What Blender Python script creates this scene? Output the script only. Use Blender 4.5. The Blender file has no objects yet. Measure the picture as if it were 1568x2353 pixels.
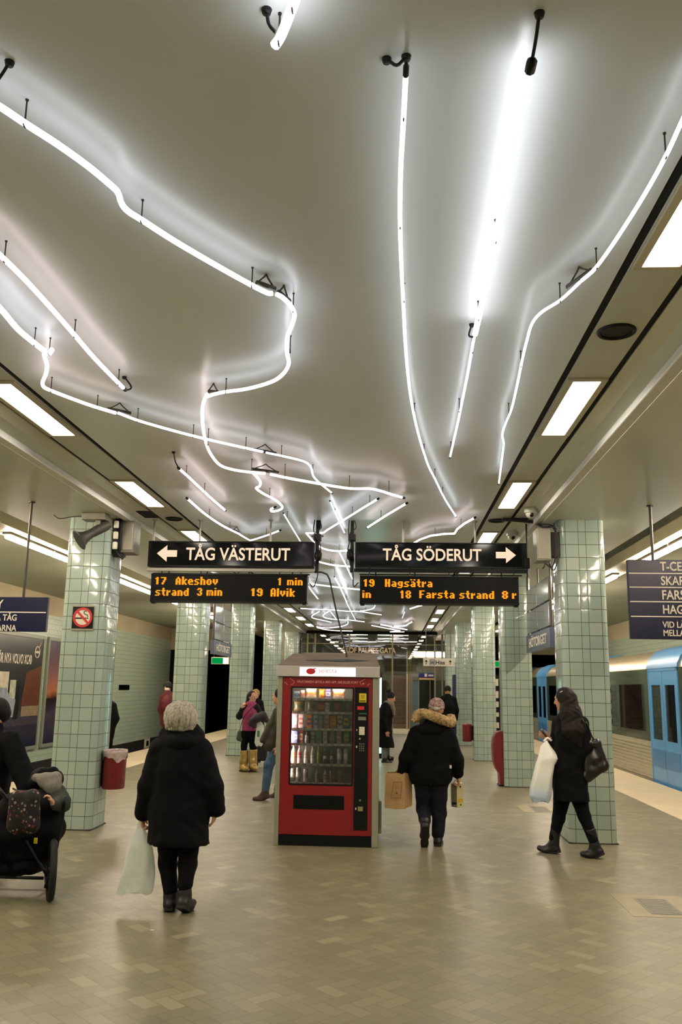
import bpy, bmesh, math, random
import numpy as np
from mathutils import Vector, Matrix, Euler, Quaternion

random.seed(7)
S = bpy.context.scene
COL = S.collection
V = Vector

# ------------------------------------------------------------------ camera
CAM_H = 1.70
PITCH, YAW, ROLL, FPX = 0.19952, 0.05975, 0.01631, 1991.0
cp, sp, cy, sy = math.cos(PITCH), math.sin(PITCH), math.cos(YAW), math.sin(YAW)
FWD = V((-sy * cp, cy * cp, sp))
_r = V((cy, sy, 0.0))
_u = _r.cross(FWD)
RIGHT = math.cos(ROLL) * _r + math.sin(ROLL) * _u
UP = math.cos(ROLL) * _u - math.sin(ROLL) * _r
cam_data = bpy.data.cameras.new('camera')
cam_data.sensor_fit = 'VERTICAL'
cam_data.sensor_height = 36.0
cam_data.sensor_width = 24.0
cam_data.lens = 36.0 * FPX / 2353.0
cam_data.clip_start = 0.05
cam_data.clip_end = 200
cam = bpy.data.objects.new('camera', cam_data)
COL.objects.link(cam)
cam.matrix_world = Matrix(((RIGHT.x, UP.x, -FWD.x, 0), (RIGHT.y, UP.y, -FWD.y, 0), (RIGHT.z, UP.z, -FWD.z, CAM_H), (0, 0, 0, 1)))
S.camera = cam

# ------------------------------------------------------------------ world and exposure
w = bpy.data.worlds.new('world')
S.world = w
w.use_nodes = True
w.node_tree.nodes['Background'].inputs[0].default_value = (0.9, 0.95, 0.85, 1)
w.node_tree.nodes['Background'].inputs[1].default_value = 0.02
S.view_settings.view_transform = 'Standard'
S.view_settings.look = 'None'
S.view_settings.gamma = 1.0
S.view_settings.exposure = 0.15
S.view_settings.use_curve_mapping = False
S.cycles.use_denoising = True
S.cycles.max_bounces = 7
S.cycles.diffuse_bounces = 4
S.cycles.glossy_bounces = 3
S.cycles.transmission_bounces = 4
S.cycles.transparent_max_bounces = 10
S.cycles.caustics_reflective = False
S.cycles.caustics_refractive = False
S.cycles.sample_clamp_indirect = 6.0

NEON_L = 4.8       # radiance of the neon tubes
PANEL_L = 22.0      # radiance of the recessed ceiling panels
TRACK_L = 130.0      # radiance of the tubes over the platform edges


def K(px, py, Y):
    """point at depth Y in the hall on the line of sight of photo pixel px, py"""
    d = (px - 784.0) * RIGHT - (py - 1176.5) * UP + FPX * FWD
    return V((0, 0, CAM_H)) + d * (Y / d.y)


def KZ(px, py, z):
    d = (px - 784.0) * RIGHT - (py - 1176.5) * UP + FPX * FWD
    return V((0, 0, CAM_H)) + d * ((z - CAM_H) / d.z)


def KX(px, py, X):
    d = (px - 784.0) * RIGHT - (py - 1176.5) * UP + FPX * FWD
    return V((0, 0, CAM_H)) + d * (X / d.x)


# ------------------------------------------------------------------ materials
def s2l(c):
    out = []
    for x in c[:3]:
        x = x / 255.0
        out.append(x / 12.92 if x <= 0.04045 else ((x + 0.055) / 1.055) ** 2.4)
    return (out[0], out[1], out[2], 1.0)


class NT:
    """tiny helper to write node trees"""

    def __init__(self, name):
        self.m = bpy.data.materials.new(name)
        self.m.use_nodes = True
        self.t = self.m.node_tree
        self.t.nodes.clear()
        self.out = self.t.nodes.new('ShaderNodeOutputMaterial')

    def n(self, kind, **kw):
        nd = self.t.nodes.new(kind)
        for k, v in kw.items():
            setattr(nd, k, v)
        return nd

    def l(self, a, b):
        self.t.links.new(a, b)

    def put(self, sock, v):
        if hasattr(v, 'node'):
            self.l(v, sock)
        else:
            sock.default_value = v

    def math(self, op, a, b=0.0, c=0.0):
        nd = self.n('ShaderNodeMath', operation=op)
        self.put(nd.inputs[0], a)
        self.put(nd.inputs[1], b)
        if op in ('COMPARE', 'MULTIPLY_ADD', 'WRAP'):
            self.put(nd.inputs[2], c)
        return nd.outputs[0]

    def mix(self, f, a, b):
        nd = self.n('ShaderNodeMix', data_type='RGBA')
        self.put(nd.inputs[0], f)
        self.put(nd.inputs[6], a)
        self.put(nd.inputs[7], b)
        return nd.outputs[2]

    def ramp(self, f, stops):
        nd = self.n('ShaderNodeValToRGB')
        el = nd.color_ramp.elements
        while len(el) < len(stops):
            el.new(0.5)
        for e, (p, c) in zip(el, stops):
            e.position = p
            e.color = c
        self.l(f, nd.inputs[0])
        return nd.outputs[0]

    def noise(self, scale, detail=3.0, vec=None, rough=0.55):
        nd = self.n('ShaderNodeTexNoise')
        nd.inputs['Scale'].default_value = scale
        nd.inputs['Detail'].default_value = detail
        nd.inputs['Roughness'].default_value = rough
        if vec is not None:
            self.l(vec, nd.inputs['Vector'])
        return nd.outputs[0]

    def coord(self, what='Object'):
        return self.n('ShaderNodeTexCoord').outputs[what]

    def bsdf(self, color, rough=0.5, metal=0.0, bump=None, bump_s=0.2, dist=0.01, coat=0.0, spec=0.5, coat_rough=0.05):
        b = self.n('ShaderNodeBsdfPrincipled')
        self.put(b.inputs['Base Color'], color)
        self.put(b.inputs['Roughness'], rough)
        b.inputs['Metallic'].default_value = metal
        b.inputs['Specular IOR Level'].default_value = spec
        b.inputs['Coat Weight'].default_value = coat
        b.inputs['Coat Roughness'].default_value = coat_rough
        if bump is not None:
            bn = self.n('ShaderNodeBump')
            bn.inputs['Strength'].default_value = bump_s
            bn.inputs['Distance'].default_value = dist
            self.l(bump, bn.inputs['Height'])
            self.l(bn.outputs[0], b.inputs['Normal'])
        self.l(b.outputs[0], self.out.inputs[0])
        return b


MATS = {}


def mat(name, rgb, rough=0.5, metal=0.0, var=0.0, scale=8.0, bump=0.0, coat=0.0, spec=0.5, detail=4.0):
    """principled material with optional noise variation of colour and surface"""
    if name in MATS:
        return MATS[name]
    T = NT(name)
    c = s2l(rgb)
    col = c
    bh = None
    if var or bump:
        nz = T.noise(scale, detail, T.coord())
        if var:
            d = tuple(x * (1 - var) for x in c[:3]) + (1,)
            e = tuple(min(1, x * (1 + var)) for x in c[:3]) + (1,)
            col = T.ramp(nz, [(0.3, d), (0.7, e)])
        if bump:
            bh = nz
    T.bsdf(col, rough, metal, bh, bump, coat=coat, spec=spec)
    MATS[name] = T.m
    return T.m


def emit(name, rgb, strength, gloss=False):
    if name in MATS:
        return MATS[name]
    T = NT(name)
    e = T.n('ShaderNodeEmission')
    e.inputs[0].default_value = s2l(rgb)
    e.inputs[1].default_value = strength
    T.l(e.outputs[0], T.out.inputs[0])
    MATS[name] = T.m
    return T.m


def glass(name, tint=(255, 255, 255), gl=0.08, rough=0.02):
    """thin pane: clear with a mirror film"""
    if name in MATS:
        return MATS[name]
    T = NT(name)
    tr = T.n('ShaderNodeBsdfTransparent')
    tr.inputs[0].default_value = s2l(tint)
    g = T.n('ShaderNodeBsdfGlossy')
    g.inputs['Roughness'].default_value = rough
    fr = T.n('ShaderNodeFresnel')
    fr.inputs[0].default_value = 1.5
    f = T.math('ADD', T.math('MULTIPLY', fr.outputs[0], 0.9), gl)
    mx = T.n('ShaderNodeMixShader')
    T.l(f, mx.inputs[0])
    T.l(tr.outputs[0], mx.inputs[1])
    T.l(g.outputs[0], mx.inputs[2])
    T.l(mx.outputs[0], T.out.inputs[0])
    MATS[name] = T.m
    return T.m


def mat_floor():
    """clinker bricks 0.2 x 0.1 m in a herringbone at 45 degrees"""
    T = NT('platform_clinker')
    co = T.coord()
    mp = T.n('ShaderNodeMapping')
    mp.inputs['Rotation'].default_value = (0, 0, math.radians(45))
    mp.inputs['Scale'].default_value = (9.8, 9.8, 1)
    T.l(co, mp.inputs[0])
    sx = T.n('ShaderNodeSeparateXYZ')
    T.l(mp.outputs[0], sx.inputs[0])
    u, v = sx.outputs[0], sx.outputs[1]
    i, j = T.math('FLOOR', u), T.math('FLOOR', v)
    fu, fv = T.math('SUBTRACT', u, i), T.math('SUBTRACT', v, j)
    m = T.math('FLOORED_MODULO', T.math('SUBTRACT', i, j), 4.0)
    is_ = [T.math('COMPARE', m, float(k), 0.25) for k in range(4)]
    wj = 0.045

    def joint(f, suppressed):
        near = T.math('LESS_THAN', f, wj)
        return T.math('MULTIPLY', near, T.math('SUBTRACT', 1.0, suppressed))
    jl = joint(fu, is_[1])
    jr = joint(T.math('SUBTRACT', 1.0, fu), is_[0])
    jb = joint(fv, is_[2])
    jt = joint(T.math('SUBTRACT', 1.0, fv), is_[3])
    J = T.math('MAXIMUM', T.math('MAXIMUM', jl, jr), T.math('MAXIMUM', jb, jt))
    ci, cj = T.math('SUBTRACT', i, is_[1]), T.math('SUBTRACT', j, is_[2])
    cb = T.n('ShaderNodeCombineXYZ')
    T.l(ci, cb.inputs[0])
    T.l(cj, cb.inputs[1])
    T.l(T.math('GREATER_THAN', m, 1.5), cb.inputs[2])
    wn = T.n('ShaderNodeTexWhiteNoise', noise_dimensions='3D')
    T.l(cb.outputs[0], wn.inputs[0])
    base = T.ramp(wn.outputs[0], [(0.0, s2l((118, 114, 89))), (0.5, s2l((126, 121, 94))), (0.93, s2l((134, 128, 100))), (1.0, s2l((151, 144, 113)))])
    dirt = T.noise(0.9, 5.0, co)
    base = T.mix(T.math('MULTIPLY', T.math('SUBTRACT', dirt, 0.35), 0.9), base, s2l((106, 98, 71)))
    col = T.mix(T.math('MULTIPLY', J, 0.42), base, s2l((88, 76, 56)))
    rough = T.math('ADD', 0.30, T.math('MULTIPLY', T.noise(3.0, 3.0, co), 0.16))
    fine = T.noise(60.0, 2.0, co)
    h = T.math('ADD', T.math('MULTIPLY', T.math('SUBTRACT', 1.0, J), 0.5), T.math('MULTIPLY', fine, 0.3))
    T.bsdf(col, rough, 0.0, h, 0.25, 0.004, spec=0.5)
    return T.m


def mat_column_tile():
    """glazed tiles; UV integers are the joints (u round the column, v up)"""
    T = NT('glazed_column_tile')
    uv = T.n('ShaderNodeUVMap').outputs[0]
    sx = T.n('ShaderNodeSeparateXYZ')
    T.l(uv, sx.inputs[0])
    u, v = sx.outputs[0], sx.outputs[1]
    fu = T.math('PINGPONG', u, 0.5)
    fv = T.math('PINGPONG', v, 0.5)
    d = T.math('MINIMUM', fu, fv)
    J = T.math('LESS_THAN', d, 0.022)
    cb = T.n('ShaderNodeCombineXYZ')
    T.l(T.math('FLOOR', u), cb.inputs[0])
    T.l(T.math('FLOOR', v), cb.inputs[1])
    info = T.n('ShaderNodeObjectInfo')
    T.l(info.outputs['Random'], cb.inputs[2])
    wn = T.n('ShaderNodeTexWhiteNoise', noise_dimensions='3D')
    T.l(cb.outputs[0], wn.inputs[0])
    tile = T.ramp(wn.outputs[0], [(0.0, s2l((156, 175, 161))), (0.45, s2l((161, 179, 165))), (0.8, s2l((166, 183, 169))), (1.0, s2l((174, 187, 171)))])
    col = T.mix(J, tile, s2l((66, 66, 52)))
    edge = T.math('SMOOTH_MIN', d, 0.07, 0.04)
    tilt = T.noise(7.0, 2.0, T.coord())
    h = T.math('ADD', T.math('MULTIPLY', edge, 4.0), T.math('MULTIPLY', tilt, 0.25))
    rough = T.math('ADD', 0.10, T.math('MULTIPLY', J, 0.6))
    T.bsdf(col, rough, 0.0, h, 0.22, 0.006, spec=0.6)
    return T.m


def mat_wall_tile():
    """long glazed bricks on the wall across the tracks"""
    T = NT('glazed_wall_tile')
    co = T.coord()
    sx = T.n('ShaderNodeSeparateXYZ')
    T.l(co, sx.inputs[0])
    cb = T.n('ShaderNodeCombineXYZ')
    T.l(sx.outputs[1], cb.inputs[0])
    T.l(sx.outputs[2], cb.inputs[1])
    br = T.n('ShaderNodeTexBrick')
    br.offset = 0.5
    T.l(cb.outputs[0], br.inputs['Vector'])
    br.inputs['Scale'].default_value = 1.0
    br.inputs['Brick Width'].default_value = 0.30
    br.inputs['Row Height'].default_value = 0.15
    br.inputs['Mortar Size'].default_value = 0.006
    br.inputs['Bias'].default_value = 0.0
    br.inputs['Color1'].default_value = s2l((184, 208, 186))
    br.inputs['Color2'].default_value = s2l((198, 214, 190))
    br.inputs['Mortar'].default_value = s2l((128, 140, 118))
    big = T.noise(0.5, 4.0, co)
    col = T.mix(T.math('MULTIPLY', big, 0.5), br.outputs[0], s2l((172, 184, 156)))
    T.bsdf(col, 0.28, 0.0, T.math('SUBTRACT', 1.0, br.outputs[1]), 0.2, 0.004)
    return T.m


def mat_ceiling():
    T = NT('painted_ceiling')
    co = T.coord()
    nz = T.noise(0.55, 4.0, co)
    col = T.ramp(nz, [(0.25, s2l((212, 219, 222))), (0.75, s2l((222, 228, 230)))])
    soft = T.noise(1.1, 2.0, co)
    rough = T.math('ADD', 0.24, T.math('MULTIPLY', nz, 0.12))
    T.bsdf(col, rough, 0.0, soft, 0.12, 0.05, spec=0.7)
    return T.m


M_FLOOR = mat_floor()
M_COLTILE = mat_column_tile()
M_WALLTILE = mat_wall_tile()
M_CEIL = mat_ceiling()
M_SOFFIT = mat('soffit_paint', (204, 206, 188), 0.3, var=0.06, scale=0.8)
M_STRIP = mat('strip_panel_paint', (196, 197, 182), 0.45, var=0.05, scale=1.2)
M_VAULT = mat('vault_paint', (184, 186, 162), 0.7, var=0.1, scale=0.7)
M_PLASTER = mat('wall_plaster', (196, 184, 150), 0.75, var=0.08, scale=1.0)
M_DARK = mat('dark_recess', (16, 16, 14), 0.9)
M_TUNNEL = mat('tunnel_dark', (10, 10, 10), 0.95)
M_BALLAST = mat('track_bed', (40, 36, 30), 0.95, var=0.4, scale=30, bump=0.6)
M_STRIPE = mat('pale_edge_slabs', (206, 192, 158), 0.55, var=0.07, scale=2.0)
M_SILVER = mat('silver_trim', (226, 226, 222), 0.7, 0.0, var=0.03, scale=2, spec=.2)
M_BEAM = mat('pale_beam_paint', (206, 198, 166), 0.6, var=0.05, scale=2)
M_STEEL = mat('brushed_steel', (150, 146, 132), 0.35, 0.7, var=0.08, scale=4)
M_GREYMETAL = mat('grey_painted_metal', (132, 130, 116), 0.5, 0.3, var=0.08, scale=6)
M_POLE = mat('dark_metal_pole', (70, 66, 58), 0.4, 0.6)
M_BLACK = mat('black_plastic', (11, 11, 11), 0.45, spec=.25)
M_CABLE = mat('black_cable', (18, 17, 16), 0.6)
M_GLOSSBLACK = mat('gloss_black_panel', (6, 8, 9), 0.1, spec=0.3)
M_NAVY = mat('navy_sign_enamel', (15, 19, 54), 0.3, var=0.08, scale=3, spec=.3)
M_WHITEPRINT = mat('white_lettering', (226, 220, 200), 0.5)

# ------------------------------------------------------------------ objects
ORG = {}


def setp(o, label=None, cat=None, group=None, kind=None):
    if label:
        o['label'] = label
    if cat:
        o['category'] = cat
    if group:
        o['group'] = group
    if kind:
        o['kind'] = kind
    return o


def thing(name, loc, label, cat, group=None):
    o = bpy.data.objects.new(name, None)
    o.empty_display_size = 0.1
    o.location = loc
    COL.objects.link(o)
    ORG[o] = V(loc)
    return setp(o, label, cat, group)


def adopt(o, parent):
    o.parent = parent
    o.matrix_parent_inverse = Matrix.Translation(-ORG[parent])


class G:
    """collects shapes in world coordinates and links them as ONE mesh object"""

    def __init__(self, M=None):
        self.v, self.f, self.uv = [], [], None
        self.M = M

    def add(self, vs, fs, M=None):
        b = len(self.v)
        for p in vs:
            p = V(p)
            if M is not None:
                p = M @ p
            if self.M is not None:
                p = self.M @ p
            self.v.append(p)
        self.f += [[i + b for i in f] for f in fs]
        return self

    def box(self, x0, x1, y0, y1, z0, z1, bev=0.0, M=None, seg=2):
        if bev <= 0:
            vs = [(x, y, z) for x in (x0, x1) for y in (y0, y1) for z in (z0, z1)]
            fs = [(0, 1, 3, 2), (4, 6, 7, 5), (0, 4, 5, 1), (2, 3, 7, 6), (0, 2, 6, 4), (1, 5, 7, 3)]
            return self.add(vs, fs, M)
        bm = bmesh.new()
        bmesh.ops.create_cube(bm, size=1.0)
        for q in bm.verts:
            q.co = V((x0 + (q.co.x + .5) * (x1 - x0), y0 + (q.co.y + .5) * (y1 - y0), z0 + (q.co.z + .5) * (z1 - z0)))
        bmesh.ops.bevel(bm, geom=bm.edges[:], offset=bev, segments=seg, affect='EDGES', profile=0.5)
        return self.bm(bm, M)

    def bm(self, bm, M=None):
        bm.verts.index_update()
        self.add([q.co.copy() for q in bm.verts], [[q.index for q in f.verts] for f in bm.faces], M)
        bm.free()
        return self

    def cbox(self, c, s, bev=0.0, M=None):
        return self.box(c[0] - s[0] / 2, c[0] + s[0] / 2, c[1] - s[1] / 2, c[1] + s[1] / 2, c[2] - s[2] / 2, c[2] + s[2] / 2, bev, M)

    def tube(self, pts, r, n=8, cap=True):
        """sweep along points; r a number or one per point"""
        pts = [V(p) for p in pts]
        m = len(pts)
        rs = r if isinstance(r, (list, tuple)) else [r] * m
        tang = []
        for i in range(m):
            a = pts[max(i - 1, 0)]
            b = pts[min(i + 1, m - 1)]
            t = b - a
            tang.append(t.normalized() if t.length > 1e-9 else V((0, 0, 1)))
        ref = V((0, 0, 1)) if abs(tang[0].z) < 0.9 else V((1, 0, 0))
        nrm = tang[0].cross(ref).normalized()
        vs, fs = [], []
        for i in range(m):
            t = tang[i]
            nrm = (nrm - t * nrm.dot(t))
            nrm = nrm.normalized() if nrm.length > 1e-6 else t.orthogonal().normalized()
            bi = t.cross(nrm)
            for k in range(n):
                a = 2 * math.pi * k / n
                vs.append(pts[i] + (nrm * math.cos(a) + bi * math.sin(a)) * rs[i])
        for i in range(m - 1):
            for k in range(n):
                k2 = (k + 1) % n
                fs.append((i * n + k, i * n + k2, (i + 1) * n + k2, (i + 1) * n + k))
        if cap:
            fs.append(tuple(reversed(range(n))))
            fs.append(tuple(range((m - 1) * n, m * n)))
        return self.add(vs, fs)

    def cyl(self, a, b, r, n=16, r2=None):
        return self.tube([a, b], [r, r if r2 is None else r2], n)

    def lathe(self, prof, c=(0, 0, 0), n=24, M=None, sx=1.0, sy=1.0):
        """profile of (radius, z) turned about the vertical through c"""
        vs, fs = [], []
        for (r, z) in prof:
            for k in range(n):
                a = 2 * math.pi * k / n
                vs.append((c[0] + r * sx * math.cos(a), c[1] + r * sy * math.sin(a), c[2] + z))
        m = len(prof)
        for i in range(m - 1):
            for k in range(n):
                k2 = (k + 1) % n
                fs.append((i * n + k, i * n + k2, (i + 1) * n + k2, (i + 1) * n + k))
        fs.append(tuple(reversed(range(n))))
        fs.append(tuple(range((m - 1) * n, m * n)))
        return self.add(vs, fs, M)

    def prism(self, poly, axis, d0, d1, M=None):
        """closed outline swept along an axis: 'x' (outline is y,z), 'y' (x,z), 'z' (x,y)"""
        n = len(poly)
        vs = []
        for d in (d0, d1):
            for (a, b) in poly:
                vs.append({'x': (d, a, b), 'y': (a, d, b), 'z': (a, b, d)}[axis])
        fs = [tuple(reversed(range(n))), tuple(range(n, 2 * n))]
        for k in range(n):
            k2 = (k + 1) % n
            fs.append((k, k2, n + k2, n + k))
        return self.add(vs, fs, M)

    def ell(self, c, r, n=16, m=10, M=None):
        vs, fs = [], []
        if not isinstance(r, (tuple, list, Vector)):
            r = (r, r, r)
        for i in range(m + 1):
            ph = math.pi * i / m
            for k in range(n):
                a = 2 * math.pi * k / n
                vs.append((c[0] + r[0] * math.sin(ph) * math.cos(a), c[1] + r[1] * math.sin(ph) * math.sin(a), c[2] - r[2] * math.cos(ph)))
        for i in range(m):
            for k in range(n):
                k2 = (k + 1) % n
                fs.append((i * n + k, i * n + k2, (i + 1) * n + k2, (i + 1) * n + k))
        return self.add(vs, fs, M)

    def torus(self, c, R, r, axis='z', n=32, m=10, a0=0.0, a1=2 * math.pi):
        pts = []
        full = abs(a1 - a0 - 2 * math.pi) < 1e-6
        k = n
        for i in range(k + 1):
            a = a0 + (a1 - a0) * i / k
            q = {'z': (math.cos(a), math.sin(a), 0), 'x': (0, math.cos(a), math.sin(a)), 'y': (math.cos(a), 0, math.sin(a))}[axis]
            pts.append(V(c) + V(q) * R)
        return self.tube(pts, r, m, cap=not full)

    def make(self, name, material, parent=None, label=None, cat=None, group=None, kind=None, smooth=False, org=None):
        me = bpy.data.meshes.new(name)
        if parent is None and org is None:
            xs = [p.x for p in self.v]
            ys = [p.y for p in self.v]
            zs = [p.z for p in self.v]
            org = V(((min(xs) + max(xs)) / 2, (min(ys) + max(ys)) / 2, min(zs)))
        if parent is not None:
            org = V((0, 0, 0))
        org = V(org)
        me.from_pydata([tuple(p - org) for p in self.v], [], self.f)
        me.validate()
        bm = bmesh.new()
        bm.from_mesh(me)
        bmesh.ops.remove_doubles(bm, verts=bm.verts, dist=1e-6)
        bmesh.ops.recalc_face_normals(bm, faces=bm.faces)
        bm.to_mesh(me)
        bm.free()
        if smooth:
            me.polygons.foreach_set('use_smooth', [True] * len(me.polygons))
            if smooth == 'auto':
                me.set_sharp_from_angle(angle=math.radians(40))
        me.materials.append(material)
        o = bpy.data.objects.new(name, me)
        o.location = org
        COL.objects.link(o)
        ORG[o] = org
        if parent is not None:
            adopt(o, parent)
        return setp(o, label, cat, group, kind)


def mesh_obj(name, me, material, parent=None, label=None, cat=None, group=None, loc=(0, 0, 0)):
    o = bpy.data.objects.new(name, me)
    if len(me.materials) == 0:
        me.materials.append(material)
    o.location = loc
    COL.objects.link(o)
    ORG[o] = V(loc)
    if parent is not None:
        adopt(o, parent)
    return setp(o, label, cat, group)


def structure(g, name, material, smooth=False):
    return g.make(name, material, kind='structure', smooth=smooth)


def dup(root, delta, label, group=None):
    """copy a thing with its parts and their parts"""
    r = root.copy()
    COL.objects.link(r)
    r.location = root.location + V(delta)
    r['label'] = label
    if group:
        r['group'] = group

    def kids(a, b):
        for ch in list(a.children):
            c = ch.copy()
            COL.objects.link(c)
            c.parent = b
            c.matrix_parent_inverse = ch.matrix_parent_inverse.copy()
            kids(ch, c)
    kids(root, r)
    ORG[r] = r.location.copy()
    return r


def text_geom(s, size, M, bold=0.0, xs=1.0, depth=0.002, align='LEFT', spacing=1.0):
    """letters as mesh geometry, drawn in the XY plane then moved by M"""
    cu = bpy.data.curves.new('letters', 'FONT')
    cu.body = s
    cu.size = size
    cu.extrude = depth
    cu.offset = bold
    cu.align_x = align
    cu.space_character = spacing
    cu.resolution_u = 4
    o = bpy.data.objects.new('letters', cu)
    COL.objects.link(o)
    dg = bpy.context.evaluated_depsgraph_get()
    me = bpy.data.meshes.new_from_object(o.evaluated_get(dg))
    vs = [V((q.co.x * xs, q.co.y, q.co.z)) for q in me.vertices]
    fs = [list(p.vertices) for p in me.polygons]
    bpy.data.objects.remove(o)
    bpy.data.curves.remove(cu)
    bpy.data.meshes.remove(me)
    return [M @ q for q in vs], fs


def face_y(x, y, z):
    """letters standing up, read from the camera side (looking along +Y)"""
    return Matrix.Translation((x, y, z)) @ Matrix.Rotation(math.pi / 2, 4, 'X')


def smooth_path(pts, per=4):
    """Catmull-Rom through the points"""
    pts = [V(p) for p in pts]
    if len(pts) < 3:
        return pts
    P = [pts[0] * 2 - pts[1]] + pts + [pts[-1] * 2 - pts[-2]]
    out = []
    for i in range(1, len(P) - 2):
        p0, p1, p2, p3 = P[i - 1], P[i], P[i + 1], P[i + 2]
        for k in range(per):
            t = k / per
            out.append(0.5 * ((2 * p1) + (p2 - p0) * t + (2 * p0 - 5 * p1 + 4 * p2 - p3) * t * t + (3 * p1 - p0 - 3 * p2 + p3) * t ** 3))
    out.append(pts[-1])
    return out
# ================================================================== the setting
Y0, Y1 = -4.0, 46.0          # hall from behind the camera to beyond the glass wall
CZ = 3.85                    # main ceiling
XL, XR = -9.66, 8.2          # walls across the tracks
structure(G().box(-5.43, 3.97, Y0, Y1, -0.3, 0), 'floor', M_FLOOR)
structure(G().box(-6.55, -5.43, Y0, Y1, -0.3, 0), 'trim_1', M_STRIPE)
structure(G().box(3.97, 5.10, Y0, Y1, -0.3, 0), 'trim_2', M_STRIPE)
structure(G().box(-6.45, 5.0, Y0, Y1, -1.15, -0.3), 'wall_platform', M_TUNNEL)
structure(G().box(XL - .2, -6.45, Y0, 62, -1.3, -1.15), 'floor_track_left', M_BALLAST)
structure(G().box(5.0, XR + .2, Y0, 62, -1.3, -1.15), 'floor_track_right', M_BALLAST)
g = G()
for x in (-8.6, -7.15):
    g.box(x - .035, x + .035, Y0, 60, -1.15, -1.0)
structure(g, 'trim_rails_left', M_STEEL)
g = G()
for x in (5.75, 7.2):
    g.box(x - .035, x + .035, Y0, 60, -1.15, -1.0)
structure(g, 'trim_rails_right', M_STEEL)
# walls across the tracks: glazed band, plaster above, dark base below
for nm, a, b in (('left', XL - .2, XL), ('right', XR, XR + .2)):
    structure(G().box(a, b, Y0, 38, -0.42, 3.57), 'wall_' + nm, M_WALLTILE)
    e = 0.02 if nm == 'left' else -0.02
    structure(G().box(a, b, Y0, 38, 3.57, 4.14), 'wall_%s_upper' % nm, M_PLASTER)
    structure(G().box(a, b, Y0, 38, -1.3, -0.42), 'baseboard_' + nm, M_DARK)
# tunnel mouths past the end of the tiled walls
structure(G().box(XL - .2, -6.0, 38, 38.3, 3.2, 4.5), 'wall_portal_left', M_PLASTER)
structure(G().box(4.6, XR + .2, 38, 38.3, 3.2, 4.5), 'wall_portal_right', M_PLASTER)
structure(G().box(XL - .2, XL, 38.0, 62, -1.3, 4.5), 'wall_tunnel_left', M_TUNNEL)
structure(G().box(XR, XR + .2, 38.0, 62, -1.3, 4.5), 'wall_tunnel_right', M_TUNNEL)
structure(G().box(XL - .2, XR + .2, 62, 62.2, -1.3, 4.5), 'wall_tunnel_end', M_TUNNEL)
structure(G().box(XL - .2, -6.0, 38.3, 62, 3.9, 4.1), 'ceiling_tunnel_left', M_TUNNEL)
structure(G().box(4.6, XR + .2, 38.3, 62, 3.9, 4.1), 'ceiling_tunnel_right', M_TUNNEL)
structure(G().box(-6.9, -6.55, 40, 62, -1.3, 4.2), 'wall_inner_left', M_TUNNEL)
structure(G().box(5.1, 5.3, 46, 62, -1.3, 4.2), 'wall_inner_right', M_TUNNEL)
structure(G().box(XL - .2, XR + .2, Y0 - .2, Y0, -1.3, 4.8), 'wall_back', M_WALLTILE)

# main ceiling and the two bands of light panels, slots between them
YE = 33.9
structure(G().box(-2.69, 1.175, Y0, YE, CZ, CZ + .1), 'ceiling', M_CEIL)
for nm, a, b in (('left', -3.04, -2.74), ('right', 1.225, 1.515)):
    structure(G().box(a, b, Y0, YE, CZ, CZ + .08), 'ceiling_band_' + nm, M_STRIP)
structure(G().prism([(-3.075, CZ), (-3.24, CZ), (-3.32, CZ - .05), (-3.32, CZ + .08), (-3.075, CZ + .08)], 'y', Y0, YE), 'ceiling_margin_left', M_SOFFIT)
structure(G().prism([(1.56, CZ), (1.70, CZ), (1.78, CZ - .05), (1.78, CZ + .08), (1.56, CZ + .08)], 'y', Y0, YE), 'ceiling_margin_right', M_SOFFIT)
for k_, (a, b) in enumerate(((-2.741, -2.689), (-3.076, -3.039), (1.174, 1.226), (1.514, 1.561))):
    structure(G().box(a, b, Y0, YE, CZ + .012, CZ + .05), 'trim_%d' % (11 + k_), M_DARK)  # dark strips added in the slots, their shade put into the colour
structure(G().box(-3.5, 2.0, Y0, YE, CZ + .16, CZ + .2), 'ceiling_void', M_DARK)
# silver trims and the lower soffits over the columns
structure(G().box(-3.41, -3.31, Y0, YE, 3.735, 3.80, .01), 'trim_3', M_SILVER)
structure(G().box(1.77, 1.87, Y0, YE, 3.735, 3.80, .01), 'trim_4', M_SILVER)
structure(G().box(-4.78, -3.38, Y0, YE + 4, 3.75, 4.1), 'ceiling_soffit_left', M_SOFFIT)
structure(G().box(1.84, 3.25, Y0, YE + 4, 3.75, 4.1), 'ceiling_soffit_right', M_SOFFIT)
# dark gap, then the ceilings over the tracks
structure(G().box(-5.9, -4.6, Y0, 44, 4.55, 4.6), 'ceiling_gap_left', M_DARK)
structure(G().box(3.1, 4.4, Y0, 44, 4.55, 4.6), 'ceiling_gap_right', M_DARK)
structure(G().prism([(XL, 4.12), (-5.75, 4.12), (-5.75, 4.6), (XL, 4.6)], 'y', Y0, 38), 'ceiling_track_left', M_VAULT)
structure(G().prism([(4.3, 4.12), (XR, 4.12), (XR, 4.6), (4.3, 4.6)], 'y', Y0, 38), 'ceiling_track_right', M_VAULT)
# conduit beams that carry the tubes over the platform edges
structure(G().box(-5.70, -5.24, Y0, 44, 3.80, 3.98, .02), 'trim_5', M_BEAM)
structure(G().box(3.78, 4.24, Y0, 44, 3.80, 3.98, .02), 'trim_6', M_BEAM)
structure(G().box(-5.75, -5.70, Y0, 44, 3.985, 4.12), 'trim_7', M_DARK)
structure(G().box(4.22, 4.27, Y0, 44, 3.98, 4.12), 'trim_8', M_DARK)

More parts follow.
